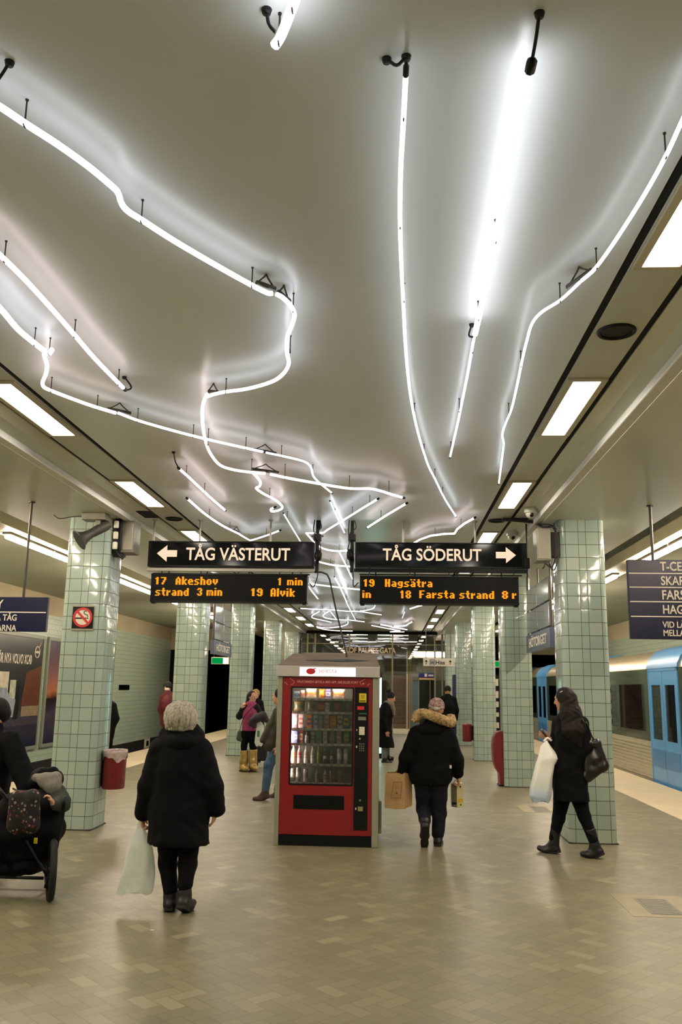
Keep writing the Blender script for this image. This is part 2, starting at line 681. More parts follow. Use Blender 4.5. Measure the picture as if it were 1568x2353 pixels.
# ------------------------------------------------------------------ recessed light panels
M_PANEL = emit('panel_light', (255, 245, 230), PANEL_L)
M_PANELFRAME = mat('panel_frame', (186, 176, 148), 0.35, 0.2)
ORD = ['nearest', 'second', 'third', 'fourth', 'fifth', 'sixth', 'seventh', 'eighth', 'ninth', 'tenth', 'eleventh']


def ceiling_light(xa, xb, y, label, group):
    t = thing('ceiling_light', ((xa + xb) / 2, y + .66, CZ - .02), label, 'ceiling light', group)
    g = G()
    for (a, b, c, d) in ((xa, xb, y - .035, y), (xa, xb, y + 1.32, y + 1.355), (xa, xa + .045, y, y + 1.32), (xb - .045, xb, y, y + 1.32)):
        g.box(a, b, c, d, CZ - .018, CZ, .003)
    g.make('frame', M_PANELFRAME, t)
    G().box(xa + .045, xb - .045, y, y + 1.32, CZ - .008, CZ - .001).make('diffuser', M_PANEL, t)
    return t


YL = [2.86, 5.88, 8.95, 11.95, 14.97, 17.99, 21.03, 24.05, 27.08, 30.1]
firstL = ceiling_light(-3.035, -2.745, YL[0], 'lit recessed ceiling panel in the left band, nearest of the row', 'light panels in the left ceiling band')
firstR = ceiling_light(1.23, 1.51, YL[0], 'lit recessed ceiling panel in the right band, nearest of the row', 'light panels in the right ceiling band')
for i, y in enumerate(YL[1:], 1):
    dup(firstL, (0, y - YL[0], 0), 'lit recessed ceiling panel in the left band, %s from the camera' % ORD[i])
    dup(firstR, (0, y - YL[0], 0), 'lit recessed ceiling panel in the right band, %s from the camera' % ORD[i])

for k_, y in enumerate((-.17, -3.2)):
    dup(firstL, (0, y - YL[0], 0), 'lit recessed ceiling panel of the left band over the photographer, %s' % ('first back', 'second back')[k_])
    dup(firstR, (0, y - YL[0], 0), 'lit recessed ceiling panel of the right band over the photographer, %s' % ('first back', 'second back')[k_])

# round black speakers in the same bands
M_GRILLE = mat('speaker_grille', (24, 24, 22), 0.7, bump=0.3, scale=120)


def ceiling_speaker(x, y, label):
    t = thing('ceiling_speaker', (x, y, CZ - .01), label, 'speaker', 'round speakers in the ceiling bands')
    G().torus((x, y, CZ - .006), .105, .012, 'z', 32, 8).make('rim', M_BLACK, t, smooth=True)
    G().lathe([(.1, -.004), (.1, 0)], (x, y, CZ), 32).make('grille', M_GRILLE, t)
    return t


sp_ = ceiling_speaker(1.36, 5.03, 'round black ceiling speaker in the right band, the large one nearest the camera')
dup(sp_, (0, 6.07, 0), 'small looking round black ceiling speaker above the southbound sign')
dup(sp_, (-2.87 - 1.36, 6.06, 0), 'round black ceiling speaker in the left band above the westbound sign')

# ------------------------------------------------------------------ tubes over the platform edges
M_TRACK = emit('track_light', (255, 234, 212), TRACK_L)


def track_light(x, y, ln, label, group):
    t = thing('track_light', (x, y + ln / 2, 3.7), label, 'tube light', group)
    G().box(x - .06, x + .06, y - .03, y + ln + .03, 3.765, 3.80, .006).make('housing', M_GREYMETAL, t)
    G().tube([(x, y, 3.735), (x, y + ln, 3.735)], .032, 10).make('tube', M_TRACK, t, smooth=True)
    return t


YT = [2.3, 3.95, 7.0, 8.65, 11.93, 13.62, 16.72, 18.4, 21.3, 26.3, 27.98, 32.0]
nm_ = ['first', 'second', 'third', 'fourth', 'fifth', 'sixth', 'seventh', 'eighth', 'ninth', 'tenth', 'eleventh', 'twelfth']
tl = track_light(-5.5, YT[0], 1.6, 'warm tube light over the left platform edge, first from the camera', 'tube lights over the left platform edge')
YR = [2.3, 4.6, 6.3, 9.2, 10.95, 12.66, 15.8, 19.0, 20.7, 24.2, 27.5, 31.0]
tr = track_light(4.04, YR[0], 1.6, 'warm tube light over the right platform edge, first from the camera', 'tube lights over the right platform edge')
for i in range(1, 12):
    dup(tl, (0, YT[i] - YT[0], 0), 'warm tube light over the left platform edge, %s from the camera' % nm_[i])
    dup(tr, (0, YR[i] - YR[0], 0), 'warm tube light over the right platform edge, %s from the camera' % nm_[i])

# ------------------------------------------------------------------ tiled columns
def column_mesh():
    hw, hd, r, H = 0.275, 0.285, 0.075, 3.75
    # outline with a coordinate that hits integers at the joints
    def side(a0, a1, joints):
        return None
    pts, us = [], []
    na = 5
    corners = [(hw - r, -hd + r, -90), (hw - r, hd - r, 0), (-hw + r, hd - r, 90), (-hw + r, -hd + r, 180)]
    uoff = 0.0
    # start at the front face left end, run to the right (front face is y = -hd)
    seq = []
    lens = [2 * (hw - r), 2 * (hd - r), 2 * (hw - r), 2 * (hd - r)]
    starts = [(-hw + r, -hd), (hw, -hd + r), (hw - r, hd), (-hw, hd - r)]
    dirs = [(1, 0), (0, 1), (-1, 0), (0, -1)]
    for s in range(4):
        L = lens[s]
        a, b = 0.39 * L, 0.61 * L
        for d, uu in ((0, 0), (a, 1), (b, 2), (L, 3)):
            pts.append((starts[s][0] + dirs[s][0] * d, starts[s][1] + dirs[s][1] * d))
            us.append(uoff + uu)
        cx, cyy, ang = corners[s]
        for k in range(1, na):
            t = math.radians(ang + 90 * k / na)
            pts.append((cx + r * math.cos(t), cyy + r * math.sin(t)))
            us.append(uoff + 3 + k / na)
        uoff += 4
    n = len(pts)
    me = bpy.data.meshes.new('tiled_column')
    vs = [(p[0], p[1], z) for z in (0, H) for p in pts]
    fs = [(k, (k + 1) % n, n + (k + 1) % n, n + k) for k in range(n)]
    me.from_pydata(vs, [], fs + [tuple(range(n, 2 * n)), tuple(reversed(range(n)))])
    uvl = me.uv_layers.new(name='UVMap')
    rows = H / 0.1565
    for p in me.polygons:
        for li, vi in zip(p.loop_indices, p.vertices):
            if p.index < n:
                k = p.index
                uu = us[k] if vi % n == k else (us[k + 1] if k + 1 < n else 16.0)
                uvl.data[li].uv = (uu, 0.0 if vi < n else rows)
            else:
                uvl.data[li].uv = (0.5, 0.5)
    me.polygons.foreach_set('use_smooth', [True] * len(me.polygons))
    me.set_sharp_from_angle(angle=math.radians(35))
    return me


CM = column_mesh()
M_COLBASE = mat('column_foot_grout', (52, 50, 40), 0.9)
cy_rows = [10.82, 16.55, 22.25, 28.0, 33.55]
for side_, x in (('left', -3.80), ('right', 2.31)):
    for i, y in enumerate(cy_rows):
        lab = 'pale green tiled column in the %s row, %s' % (side_, ['nearest to the camera', 'second from the camera', 'third from the camera', 'fourth from the camera', 'last by the glass wall'][i])
        o = mesh_obj('tiled_column', CM, M_COLTILE, None, lab, 'column', 'tiled columns in the %s row' % side_, (x, y, 0))
        o['kind'] = 'thing'
        G().box(x - .279, x + .279, y - .289, y + .289, 0, .012, .005).make('column_foot', M_COLBASE, o)
# ================================================================== neon tubes under the ceiling
NZ = 3.75
M_NEON_COOL = emit('neon_cool', (244, 247, 255), NEON_L)
M_NEON = emit('neon_white', (246, 247, 255), NEON_L)
M_NEON_PINK = emit('neon_pinkish', (255, 234, 234), NEON_L)
M_NEON_BRIGHT = emit('neon_bright', (250, 250, 255), NEON_L * 1.9)
M_NEON_DIM = emit('neon_dim', (244, 250, 255), NEON_L * 0.8)
M_WIRE = mat('hanger_wire', (58, 54, 48), 0.5, 0.5)


def neon(label, px, m, r=.0135, z=NZ, caps=(1, 1), wires=(), sm=True, bracket=None, cables=(), per=4):
    pts = [KZ(x, y, z) for x, y in px]
    r = r * (.86 if r < .0160 else 1.0)
    path = smooth_path(pts, per) if sm else pts
    c = sum(path, V()) / len(path)
    t = thing('neon_tube', (c.x, c.y, z), label, 'neon light', 'bent neon tubes under the ceiling')
    G().tube(path, r, 8).make('glass_tube', m, t, smooth=True)
    for use, a, b in ((caps[0], path[0], path[1]), (caps[1], path[-1], path[-2])):
        if use:
            d = (a - b).normalized()
            G().tube([a - d * .008, a + d * .04, a + d * .052], [r * 1.12, r * 1.12, r * .5], 8).make('end_cap', M_BLACK, t, smooth='auto')
    hang = [KZ(x, y, z) for (x, y) in wires] or [path[len(path) // 4], path[(3 * len(path)) // 4]]
    for p in hang:
        g = G().tube([(p.x, p.y, z - r), (p.x, p.y, CZ + .002)], .0035, 5)
        g.torus((p.x, p.y, z), r + .003, .003, 'x', 12, 5)
        g.lathe([(.006, -.006), (.007, 0)], (p.x, p.y, CZ), 8)
        g.make('hanger_wire', M_WIRE, t)
    if bracket:
        for (xa, ya, xb, yb) in bracket:
            a, b = KZ(xa, ya, z + .03), KZ(xb, yb, z + .03)
            g = G().tube([a, b], .016, 8)
            mid = (a + b) / 2
            g.tube([a, (a * .6 + b * .4) + V((0, 0, .05)), mid + V((0, 0, .068))], .005, 6)
            g.tube([b, (b * .6 + a * .4) + V((0, 0, .05)), mid + V((0, 0, .068))], .005, 6)
            g.make('cable_joint', M_POLE, t, smooth=True)
    for cb in cables:
        q = [KZ(x, y, z + dz) for (x, y, dz) in cb]
        g = G().tube(smooth_path(q, 4), .006, 6)
        g.lathe([(.014, -.016), (.018, 0)], (q[-1].x, q[-1].y, CZ), 10)
        g.make('cable', M_CABLE, t, smooth=True)
    return t


neon('thick white neon tube running off the top edge of the photo', [(700, -60), (665, 35), (645, 85), (632, 104)], M_NEON_BRIGHT, .0165, caps=(0, 0), cables=[[(634, 75, .0), (618, 55, .04), (613, 22, .1)]])
neon('long neon tube crossing from upper left with a small kink', [(-90, 190), (0, 245), (60, 285), (130, 330), (200, 380), (252, 423), (271, 442), (279, 466), (294, 485), (330, 508), (400, 553), (480, 600), (560, 645), (612, 672), (627, 674)], M_NEON, .0155, caps=(0, 0),
     wires=[(57, 283), (325, 505), (579, 655)], bracket=[(590, 650, 632, 665)], cables=[[(-20, 205, .03), (5, 170, .06), (22, 142, .1)]])
neon('S curved neon tube dropping from the kinked tube\'s far end', [(636, 676), (650, 684), (668, 702), (677, 722), (672, 745), (661, 775), (660, 810), (664, 835), (652, 858), (625, 877), (570, 893), (520, 900), (492, 906), (477, 911)], M_NEON, .0145, caps=(0, 0),
     wires=[(674, 712), (667, 806), (519, 900)], bracket=[(640, 672, 664, 692), (478, 900, 502, 902)])
neon('hook shaped neon tube curving down left of the middle', [(476, 906), (468, 925), (465, 950), (468, 990), (476, 1025), (489, 1050), (508, 1070), (540, 1080), (575, 1085), (610, 1088)], M_NEON_PINK, .0145, z=3.715, caps=(0, 0),
     wires=[(478, 1020), (578, 1086)], bracket=[(580, 1078, 640, 1086)])
neon('gently falling neon tube right of the hook shaped one', [(622, 1090), (660, 1098), (720, 1109), (800, 1122), (850, 1123), (875, 1128), (900, 1136), (925, 1143)], M_NEON_PINK, .015, z=3.715, caps=(0, 1),
     wires=[(655, 1097), (803, 1122), (894, 1134)])
neon('squiggly short neon tube ending in a curl', [(580, 1086), (590, 1095), (599, 1108), (596, 1118), (589, 1122), (605, 1134), (630, 1147), (645, 1159), (649, 1167), (640, 1173), (625, 1175), (623, 1170), (631, 1166)], M_NEON_PINK, .0145, caps=(0, 1), wires=[(620, 1142)])
neon('straight neon tube at far left with a black end', [(-60, 530), (0, 586), (60, 645), (130, 722), (170, 768), (220, 826), (284, 892)], M_NEON_PINK, .0155, caps=(0, 1), wires=[(10, 596), (171, 770), (272, 880)], cables=[[(288, 898, 0), (302, 890, .04), (286, 866, .1)]])
neon('thick neon tube entering low at the left edge', [(-60, 650), (0, 708), (40, 755), (75, 785), (102, 806), (112, 812), (119, 804)], M_NEON, .0165, caps=(0, 0), wires=[(79, 788), (113, 810)])
neon('angled neon tube with a corner beside the left light band', [(101, 815), (108, 838), (106, 858), (98, 878), (101, 889), (116, 897), (160, 914), (210, 932), (266, 949)], M_NEON_PINK, .015, caps=(0, 0), wires=[(117, 897), (223, 937)], bracket=[(248, 940, 300, 950)])
neon('long nearly straight neon tube below the hook shaped one', [(272, 949), (320, 967), (400, 990), (470, 1008), (540, 1024), (604, 1038)], M_NEON, .0125, caps=(0, 0), wires=[(316, 966), (444, 1002), (565, 1030)], bracket=[(584, 1033, 634, 1042)])
neon('slim neon tube stepping down toward the westbound sign', [(612, 1040), (650, 1048), (688, 1057), (706, 1064), (716, 1076), (720, 1093), (733, 1108), (762, 1132)], M_NEON, .0105, caps=(0, 1), wires=[(647, 1048), (719, 1090)], sm=True)
neon('pinkish diagonal neon tube over the westbound sign, left one', [(412, 1077), (440, 1102), (480, 1140), (517, 1172)], M_NEON_PINK, .014, caps=(1, 1), sm=False, wires=[(428, 1092), (470, 1131)], cables=[[(410, 1074, 0), (403, 1060, .05), (399, 1038, .1)]])
neon('pinkish neon tube bending toward the westbound sign\'s top', [(431, 1146), (470, 1180), (510, 1207), (544, 1224)], M_NEON_PINK, .0145, caps=(1, 0), wires=[(481, 1188), (528, 1217)], bracket=[(536, 1218, 552, 1224)])
neon('neon tube dipping in a V behind the westbound sign', [(546, 1225), (566, 1237), (575, 1242), (590, 1238), (620, 1228), (643, 1219)], M_NEON, .0125, caps=(0, 1), sm=False, wires=[(612, 1231)])
neon('thin dim neon tube falling behind the westbound sign', [(652, 1180), (668, 1207), (690, 1243)], M_NEON_DIM, .009, caps=(1, 0), sm=False, wires=[(660, 1193)])
neon('long bowed neon tube right of centre with a blue tip', [(933, 170), (928, 270), (921, 400), (920, 520), (923, 610), (928, 710), (932, 790), (940, 880), (951, 950), (966, 1012), (984, 1068), (999, 1098), (1022, 1145), (1048, 1186)], M_NEON_DIM, .0108, caps=(1, 1),
     wires=[(928, 270), (920, 520), (929, 690), (953, 955), (975, 1045), (1000, 1100), (1018, 1140)], cables=[[(934, 155, 0), (934, 135, .09)], [(932, 132, .09), (912, 150, .06), (889, 135, .1)]])
neon('brightest straight neon tube right of centre', [(1219, 160), (1180, 345), (1140, 550), (1112, 680), (1092, 768)], M_NEON_BRIGHT, .0165, caps=(1, 0), sm=False, wires=[(1140, 550), (1100, 730)], cables=[[(1222, 145, 0), (1232, 90, .03), (1240, 30, .1)], [(1088, 775, 0), (1078, 770, .04), (1085, 745, .1)]])
neon('slim straight neon tube continuing below the brightest one', [(1090, 775), (1075, 860), (1055, 960), (1035, 1049)], M_NEON, .0100, caps=(0, 1), sm=False, wires=[(1086, 808), (1056, 945), (1037, 1040)])
neon('neon tube sweeping in from the right edge', [(1610, 190), (1568, 278), (1530, 360), (1480, 450), (1420, 545), (1370, 615), (1337, 645)], M_NEON_DIM, .0105, caps=(0, 0), wires=[(1531, 358), (1372, 613)], bracket=[(1306, 660, 1360, 622)])
neon('wavy neon tube hugging the right light band', [(1334, 648), (1288, 690), (1247, 716), (1224, 742), (1212, 780), (1200, 830), (1190, 880), (1176, 940), (1163, 972), (1155, 998), (1158, 1020), (1154, 1055), (1147, 1110)], M_NEON_DIM, .0095, caps=(0, 1), wires=[(1288, 690), (1198, 840), (1170, 955), (1157, 1030)])
neon('zigzag neon tube rising between the two signs', [(868, 1147), (830, 1170), (790, 1195), (752, 1218), (744, 1224), (722, 1225), (704, 1225), (722, 1246)], M_NEON, .0125, caps=(1, 0), sm=False, wires=[(850, 1158), (810, 1183)])
neon('short pink neon tube above the southbound sign\'s first letters', [(934, 1157), (890, 1183), (845, 1212)], M_NEON_PINK, .0135, caps=(1, 1), sm=False, wires=[(876, 1192)])
neon('thin straight neon tube crossing the zigzag one', [(759, 1152), (775, 1188), (792, 1224)], M_NEON, .0095, z=3.800, caps=(1, 1), sm=False, wires=[(770, 1178)])
neon('bracket shaped neon tube above the southbound sign', [(1091, 1190), (1068, 1203), (1051, 1216), (1045, 1226), (1020, 1227), (990, 1231), (965, 1240), (945, 1252)], M_NEON_PINK, .0145, caps=(1, 0), sm=False, wires=[(1060, 1210), (1000, 1230)])
# between and behind the signs
neon('neon tube in the gap between the signs, uppermost', [(728, 1252), (745, 1261), (770, 1266), (808, 1265)], M_NEON, .014, caps=(0, 0), wires=[(780, 1266)])
neon('pinkish neon tube in the gap between the signs, second down', [(722, 1288), (745, 1294), (770, 1299), (806, 1302)], M_NEON_PINK, .0155, caps=(0, 1), wires=[(760, 1297)])
neon('steep short neon tube in the gap beside the southbound sign', [(780, 1268), (797, 1302), (810, 1330)], M_NEON, .0125, z=3.700, caps=(0, 0), sm=False, wires=[(797, 1302)])
neon('neon tube between the display boards, level one', [(706, 1340), (740, 1345), (790, 1351), (830, 1355)], M_NEON, .0155, caps=(1, 0))
neon('steep bright neon tube between the display boards', [(769, 1326), (780, 1345), (797, 1383)], M_NEON_BRIGHT, .0135, z=3.700, caps=(1, 1), sm=False)
neon('short slanting neon tube at the westbound board\'s end', [(709, 1347), (718, 1360), (731, 1376)], M_NEON, .0135, caps=(0, 1), sm=False)
# the far field below the boards
neon('far neon tube stretching right below the westbound board', [(690, 1398), (725, 1400), (758, 1401), (792, 1404), (825, 1405), (852, 1409), (877, 1413)], M_NEON, .0129, caps=(1, 1))
neon('far neon tube with a crook left of the cable', [(736, 1404), (727, 1409), (718, 1415), (719, 1420), (740, 1425), (762, 1430)], M_NEON, .0129, caps=(1, 1))
neon('far looping neon tube behind the cable', [(757, 1404), (746, 1411), (743, 1416), (752, 1421), (780, 1424), (806, 1425), (838, 1429)], M_NEON, .0129, caps=(0, 1))
neon('far short steep neon tube inside the loop', [(759, 1404), (765, 1412), (772, 1421)], M_NEON, .0115, z=3.710, caps=(0, 1), sm=False)
neon('far steep thin neon tube under the boards\' gap', [(795, 1381), (806, 1403), (818, 1426)], M_NEON, .0095, z=3.700, caps=(1, 1), sm=False)
neon('far S shaped neon tube nearest the left light band', [(800, 1427), (799, 1434), (786, 1439), (758, 1443), (738, 1442), (728, 1440)], M_NEON, .0142, caps=(1, 0))
neon('far flat neon tube just before the glass wall, left', [(729, 1442), (745, 1446), (770, 1449), (811, 1450)], M_NEON_PINK, .0142, caps=(0, 1))
neon('far wedge shaped neon tube before the glass wall', [(853, 1437), (880, 1442), (905, 1447), (920, 1449), (897, 1452), (930, 1452)], M_NEON_PINK, .0149, caps=(1, 1), sm=False)
neon('far bright neon tube over the wedge shaped one', [(873, 1435), (895, 1439), (915, 1443), (936, 1447)], M_NEON, .0163, caps=(1, 1))
neon('far hooked neon tube by the right light band', [(949, 1428), (940, 1433), (930, 1438), (905, 1439)], M_NEON_PINK, .0163, caps=(1, 1))
neon('far short slanting pink neon tube under the southbound board', [(943, 1399), (958, 1394), (976, 1389)], M_NEON_PINK, .0176, caps=(1, 1), sm=False)
neon('far faint short neon tube below the southbound board', [(931, 1405), (928, 1412), (925, 1420)], M_NEON_DIM, .0108, caps=(1, 1), sm=False)
neon('far bluish curved neon tube over the cable\'s right', [(863, 1390), (858, 1398), (845, 1402), (828, 1404)], M_NEON_COOL, .0129, caps=(1, 0))
# the part of the ceiling behind the camera carries more of the same tubes
def neon_w(label, pts, m, r=.0155):
    path = smooth_path([V(p) for p in pts], 4)
    c = sum(path, V()) / len(path)
    t = thing('neon_tube', (c.x, c.y, NZ), label, 'neon light', 'bent neon tubes under the ceiling')
    G().tube(path, r, 8).make('glass_tube', m, t, smooth=True)
    G().tube([(path[2].x, path[2].y, NZ - r), (path[2].x, path[2].y, CZ)], .0035, 5).make('hanger_wire', M_WIRE, t)


neon_w('neon tube overhead behind the camera on the left', [(-1.9, -2.6, NZ), (-2.0, -1.0, NZ), (-1.6, .6, NZ)], M_NEON)
neon_w('neon tube overhead behind the camera on the right', [(.2, -2.2, NZ), (.5, -.6, NZ), (.3, 1.0, NZ)], M_NEON)
# ================================================================== hanging signs
M_SIGNWHITE = emit('sign_lettering_light', (255, 222, 188), 0.95)
M_LED = emit('led_orange', (255, 146, 26), 1.5)
M_LEDBACK = mat('led_board_face', (15, 15, 12), 0.45, spec=.15)
M_BRASSROD = mat('pale_pole', (168, 164, 150), 0.35, 0.5)
SY = 11.1


def zspan(px, pa, pb, Y):
    return K(px, pb, Y).z, K(px, pa, Y).z


def arrow_poly(xc, zc, w, h, sgn):
    """outline of a block arrow pointing along sgn x"""
    a = w / 2
    pts = [(-a, h * .2), (0, h * .2), (0, h * .5), (a, 0), (0, -h * .5), (0, -h * .2), (-a, -h * .2)]
    pts = [(xc + sgn * p, zc + q) for p, q in pts]
    return pts if sgn > 0 else pts[::-1]


def direction_sign(pxl, pxr, pyt, pyb, text, tl, tr, tty, tby, al, ar, sgn, poles, label, clutter):
    xl, xr = K(pxl, (pyt + pyb) / 2, SY).x, K(pxr, (pyt + pyb) / 2, SY).x
    pm = (pxl + pxr) / 2
    zb, zt = zspan(pm, pyt, pyb, SY)
    t = thing('direction_sign', ((xl + xr) / 2, SY, zb), label, 'sign')
    G().box(xl, xr, SY, SY + .2, zb, zt, .008).make('sign_box', M_GLOSSBLACK, t)
    g = G()
    for (a, b, c, d) in ((xl - .012, xr + .012, zt - .012, zt + .006), (xl - .012, xr + .012, zb - .006, zb + .014), (xl - .014, xl + .008, zb, zt), (xr - .008, xr + .014, zb, zt)):
        g.box(a, b, SY - .008, SY + .21, c, d, .003)
    g.make('rim', M_BLACK, t)
    # lettering
    xa, xb = K(tl, (tty + tby) / 2, SY).x, K(tr, (tty + tby) / 2, SY).x
    z0, z1 = zspan((tl + tr) / 2, tty, tby, SY)
    h = (z1 - z0)
    vs, fs = text_geom(text, h / .70, Matrix.Identity(4), bold=h * .022)
    w0, w1 = min(q.x for q in vs), max(q.x for q in vs)
    sx = (xb - xa) / (w1 - w0)
    g = G()
    g.add([(xa + (q.x - w0) * sx, SY - .004 - q.z, z0 + q.y) for q in vs], fs)
    g.make('lettering', M_SIGNWHITE, t)
    xa, xb = K(al, 1272, SY).x, K(ar, 1272, SY).x
    zm = (z0 + z1) / 2
    G().prism(arrow_poly((xa + xb) / 2, zm, xb - xa, h * 1.36, sgn), 'y', SY - .006, SY - .001).make('arrow', M_SIGNWHITE, t)
    # rods up to the ceiling
    for px in poles:
        x = K(px, pyt, SY).x
        x = min(max(x, xl + .02), xr - .02)
        g = G().cyl((x, SY + .1, zt), (x, SY + .1, CZ), .014, 12)
        g.lathe([(.035, -.012), (.035, 0)], (x, SY + .1, CZ), 16)
        g.make('pole', M_BRASSROD, t, smooth='auto')
    # rails under the box
    g = G().box(xl - .03, xr + .02, SY + .02, SY + .06, zb - .062, zb - .018, .004)
    g.make('mounting_rail', M_BRASSROD if clutter == 'left' else M_BLACK, t)
    g = G()
    for f in (.08, .32, .55, .8, .93):
        x = xl + (xr - xl) * f
        g.cyl((x, SY + .04, zb - .10), (x, SY + .04, zb), .007, 8)
    g.cyl((xl + .04, SY + .1, zb - .085), (xr - .04, SY + .1, zb - .085), .008, 8)
    g.make('bracket_rods', M_BLACK, t)
    return t, xl, xr, zb, zt


tA, AL, AR, AB, AT = direction_sign(343, 719, 1245, 1302, 'TÅG VÄSTERUT', 428, 667, 1259, 1287, 361, 407, -1, (347, 455, 619), 'black illuminated westbound train sign with white left arrow', 'left')
tB, BL, BR, BB, BT = direction_sign(819, 1209, 1248, 1304, 'TÅG SÖDERUT', 880, 1107, 1261, 1288, 1140, 1186, 1, (927, 1094), 'black illuminated southbound train sign with white right arrow', 'right')

# posts with boxes and cables at the inner ends
M_OLD = mat('worn_dark_metal', (46, 44, 40), 0.6, 0.3, var=0.3, scale=25)
for (t, x, zb, zt, sg) in ((tA, AR + .05, AB, AT, 1), (tB, BL - .06, BB, BT, -1)):
    G().box(x - .022, x + .022, SY + .08, SY + .13, zb - .06, CZ, .004).make('mast', M_OLD, t)
    G().box(x - .05, x + .05, SY + .02, SY + .14, zt + .03, zt + .12, .01).make('junction_box', M_OLD, t)
    g = G().tube(smooth_path([(x - .04, SY + .06, CZ), (x - .045, SY + .03, zt + .15), (x + .03 * sg, SY, zt + .02), (x + .05 * sg, SY - .01, zb + .2), (x - .02, SY, zb + .05), (x + .02, SY + .02, zb - .08), (x - .03 * sg, SY + .02, zb - .25), (x - .09 * sg, SY + .04, zb - .2)], 5), .008, 6)
    g.tube(smooth_path([(x + .03, SY + .1, CZ), (x + .05, SY + .04, zt + .2), (x - .03, SY + .02, zt + .1), (x + .03, SY + .01, zb + .1), (x, SY + .03, zb - .02)], 5), .006, 6)
    g.make('cable', M_CABLE, t, smooth=True)
    G().ell((x + .02 * sg, SY + .03, zb + .16), (.05, .06, .08), 12, 8).make('connector_cluster', M_BLACK, t, smooth=True)
G().torus((AR + .05, SY + .1, AT + .10), .075, .006, 'z', 28, 6).make('cable_ring', M_OLD, tA, smooth=True)
G().box(AR + .03, AR + .09, SY + .06, SY + .15, CZ - .1, CZ, .005).make('ceiling_bracket', M_BLACK, tA)
g = G().cyl((BR + .03, SY + .1, BB - .1), (BR + .03, SY + .1, 3.83), .012, 10)
g.make('pole', M_OLD, tB)
G().box(BR - .02, BR + .05, SY - .02, SY + .12, BB + .0, BB + .13, .01).make('junction_box', M_BLACK, tB)

# ------------------------------------------------------------------ LED departure boards
GLY = {
    '1': ['.##.', '###.', '.##.', '.##.', '.##.', '.##.', '.##.'],
    '7': ['#####', '...##', '...##', '..##.', '..##.', '.##..', '.##..'],
    '9': ['.###.', '##.##', '##.##', '.####', '...##', '##.##', '.###.'],
    '3': ['.###.', '##.##', '...##', '..##.', '...##', '##.##', '.###.'],
    '8': ['.###.', '##.##', '##.##', '.###.', '##.##', '##.##', '.###.'],
    'Å': ['..#..', '.###.', '##.##', '##.##', '#####', '##.##', '##.##'],
    'A': ['.###.', '##.##', '##.##', '##.##', '#####', '##.##', '##.##'],
    'H': ['##.##', '##.##', '##.##', '#####', '##.##', '##.##', '##.##'],
    'F': ['#####', '##...', '##...', '####.', '##...', '##...', '##...'],
    'k': ['##...', '##...', '##.##', '####.', '###..', '####.', '##.##'],
    'e': ['.....', '.....', '.###.', '##.##', '#####', '##...', '.####'],
    's': ['.....', '.....', '.####', '##...', '.###.', '...##', '####.'],
    'h': ['##...', '##...', '####.', '##.##', '##.##', '##.##', '##.##'],
    'o': ['.....', '.....', '.###.', '##.##', '##.##', '##.##', '.###.'],
    'v': ['.....', '.....', '##.##', '##.##', '##.##', '.###.', '..#..'],
    'm': ['.......', '.......', '######.', '##.#.##', '##.#.##', '##.#.##', '##.#.##'],
    'i': ['##', '..', '##', '##', '##', '##', '##'],
    'n': ['.....', '.....', '####.', '##.##', '##.##', '##.##', '##.##'],
    't': ['.##.', '.##.', '####', '.##.', '.##.', '.##.', '..##'],
    'r': ['....', '....', '##.#', '####', '##..', '##..', '##..'],
    'a': ['.....', '.....', '.###.', '...##', '.####', '##.##', '.####'],
    'ä': ['##.##', '.....', '.###.', '...##', '.####', '##.##', '.####'],
    'd': ['...##', '...##', '.####', '##.##', '##.##', '##.##', '.####'],
    'l': ['##', '##', '##', '##', '##', '##', '##'],
    'g': ['.....', '.....', '.####', '##.##', '##.##', '.####', '...##', '####.'],
    ' ': ['...'] * 7,
}


def led_word(g, s, pxa, pxb, pyt, pyb, Y):
    cols = 0
    cells = []
    for ch in s:
        gl = GLY[ch]
        for r, row in enumerate(gl):
            for c, q in enumerate(row):
                if q == '#':
                    cells.append((cols + c, r))
        cols += len(gl[0]) + 1
    cols -= 1
    xa, xb = K(pxa, (pyt + pyb) / 2, Y).x, K(pxb, (pyt + pyb) / 2, Y).x
    z0, z1 = zspan((pxa + pxb) / 2, pyt, pyb, Y)
    dx, dz = (xb - xa) / cols, (z1 - z0) / 7
    for (c, r) in cells:
        x, z = xa + (c + .5) * dx, z1 - (r + .5) * dz
        g.box(x - dx * .47, x + dx * .47, Y - .004, Y, z - dz * .42, z + dz * .42)


def departure_board(pxl, pxr, pyt, pyb, words, label):
    xl, xr = K(pxl, (pyt + pyb) / 2, SY).x, K(pxr, (pyt + pyb) / 2, SY).x
    zb, zt = zspan((pxl + pxr) / 2, pyt, pyb, SY)
    t = thing('departure_board', ((xl + xr) / 2, SY, zb), label, 'display')
    g = G().box(xl, xr, SY + .012, SY + .2, zb, zt, .008)
    for (a, b, c, d) in ((xl, xr, zt - .018, zt), (xl, xr, zb, zb + .02), (xl, xl + .02, zb, zt), (xr - .02, xr, zb, zt)):
        g.box(a, b, SY, SY + .02, c, d, .002)
    g.box(xl + .01, xl + .06, SY + .02, SY + .1, zb - .02, zb)
    g.box(xr - .06, xr - .01, SY + .02, SY + .1, zb - .02, zb)
    g.make('case', M_BLACK, t)
    G().box(xl + .02, xr - .02, SY + .009, SY + .013, zb + .02, zt - .018).make('screen', M_LEDBACK, t)
    for lo_, hi_ in ((0, pyt + 28), (pyt + 28, 9999)):
        g = G()
        for wd in words:
            if lo_ <= wd[3] < hi_:
                led_word(g, *wd, SY + .009)
        g.make('text_line', M_LED, t)
    g = G()
    for f in (.1, .35, .62, .9):
        x = xl + (xr - xl) * f
        g.cyl((x, SY + .1, zt), (x, SY + .1, zt + .09), .009, 8)
    g.make('hanger_rods', M_BLACK, t)
    return t


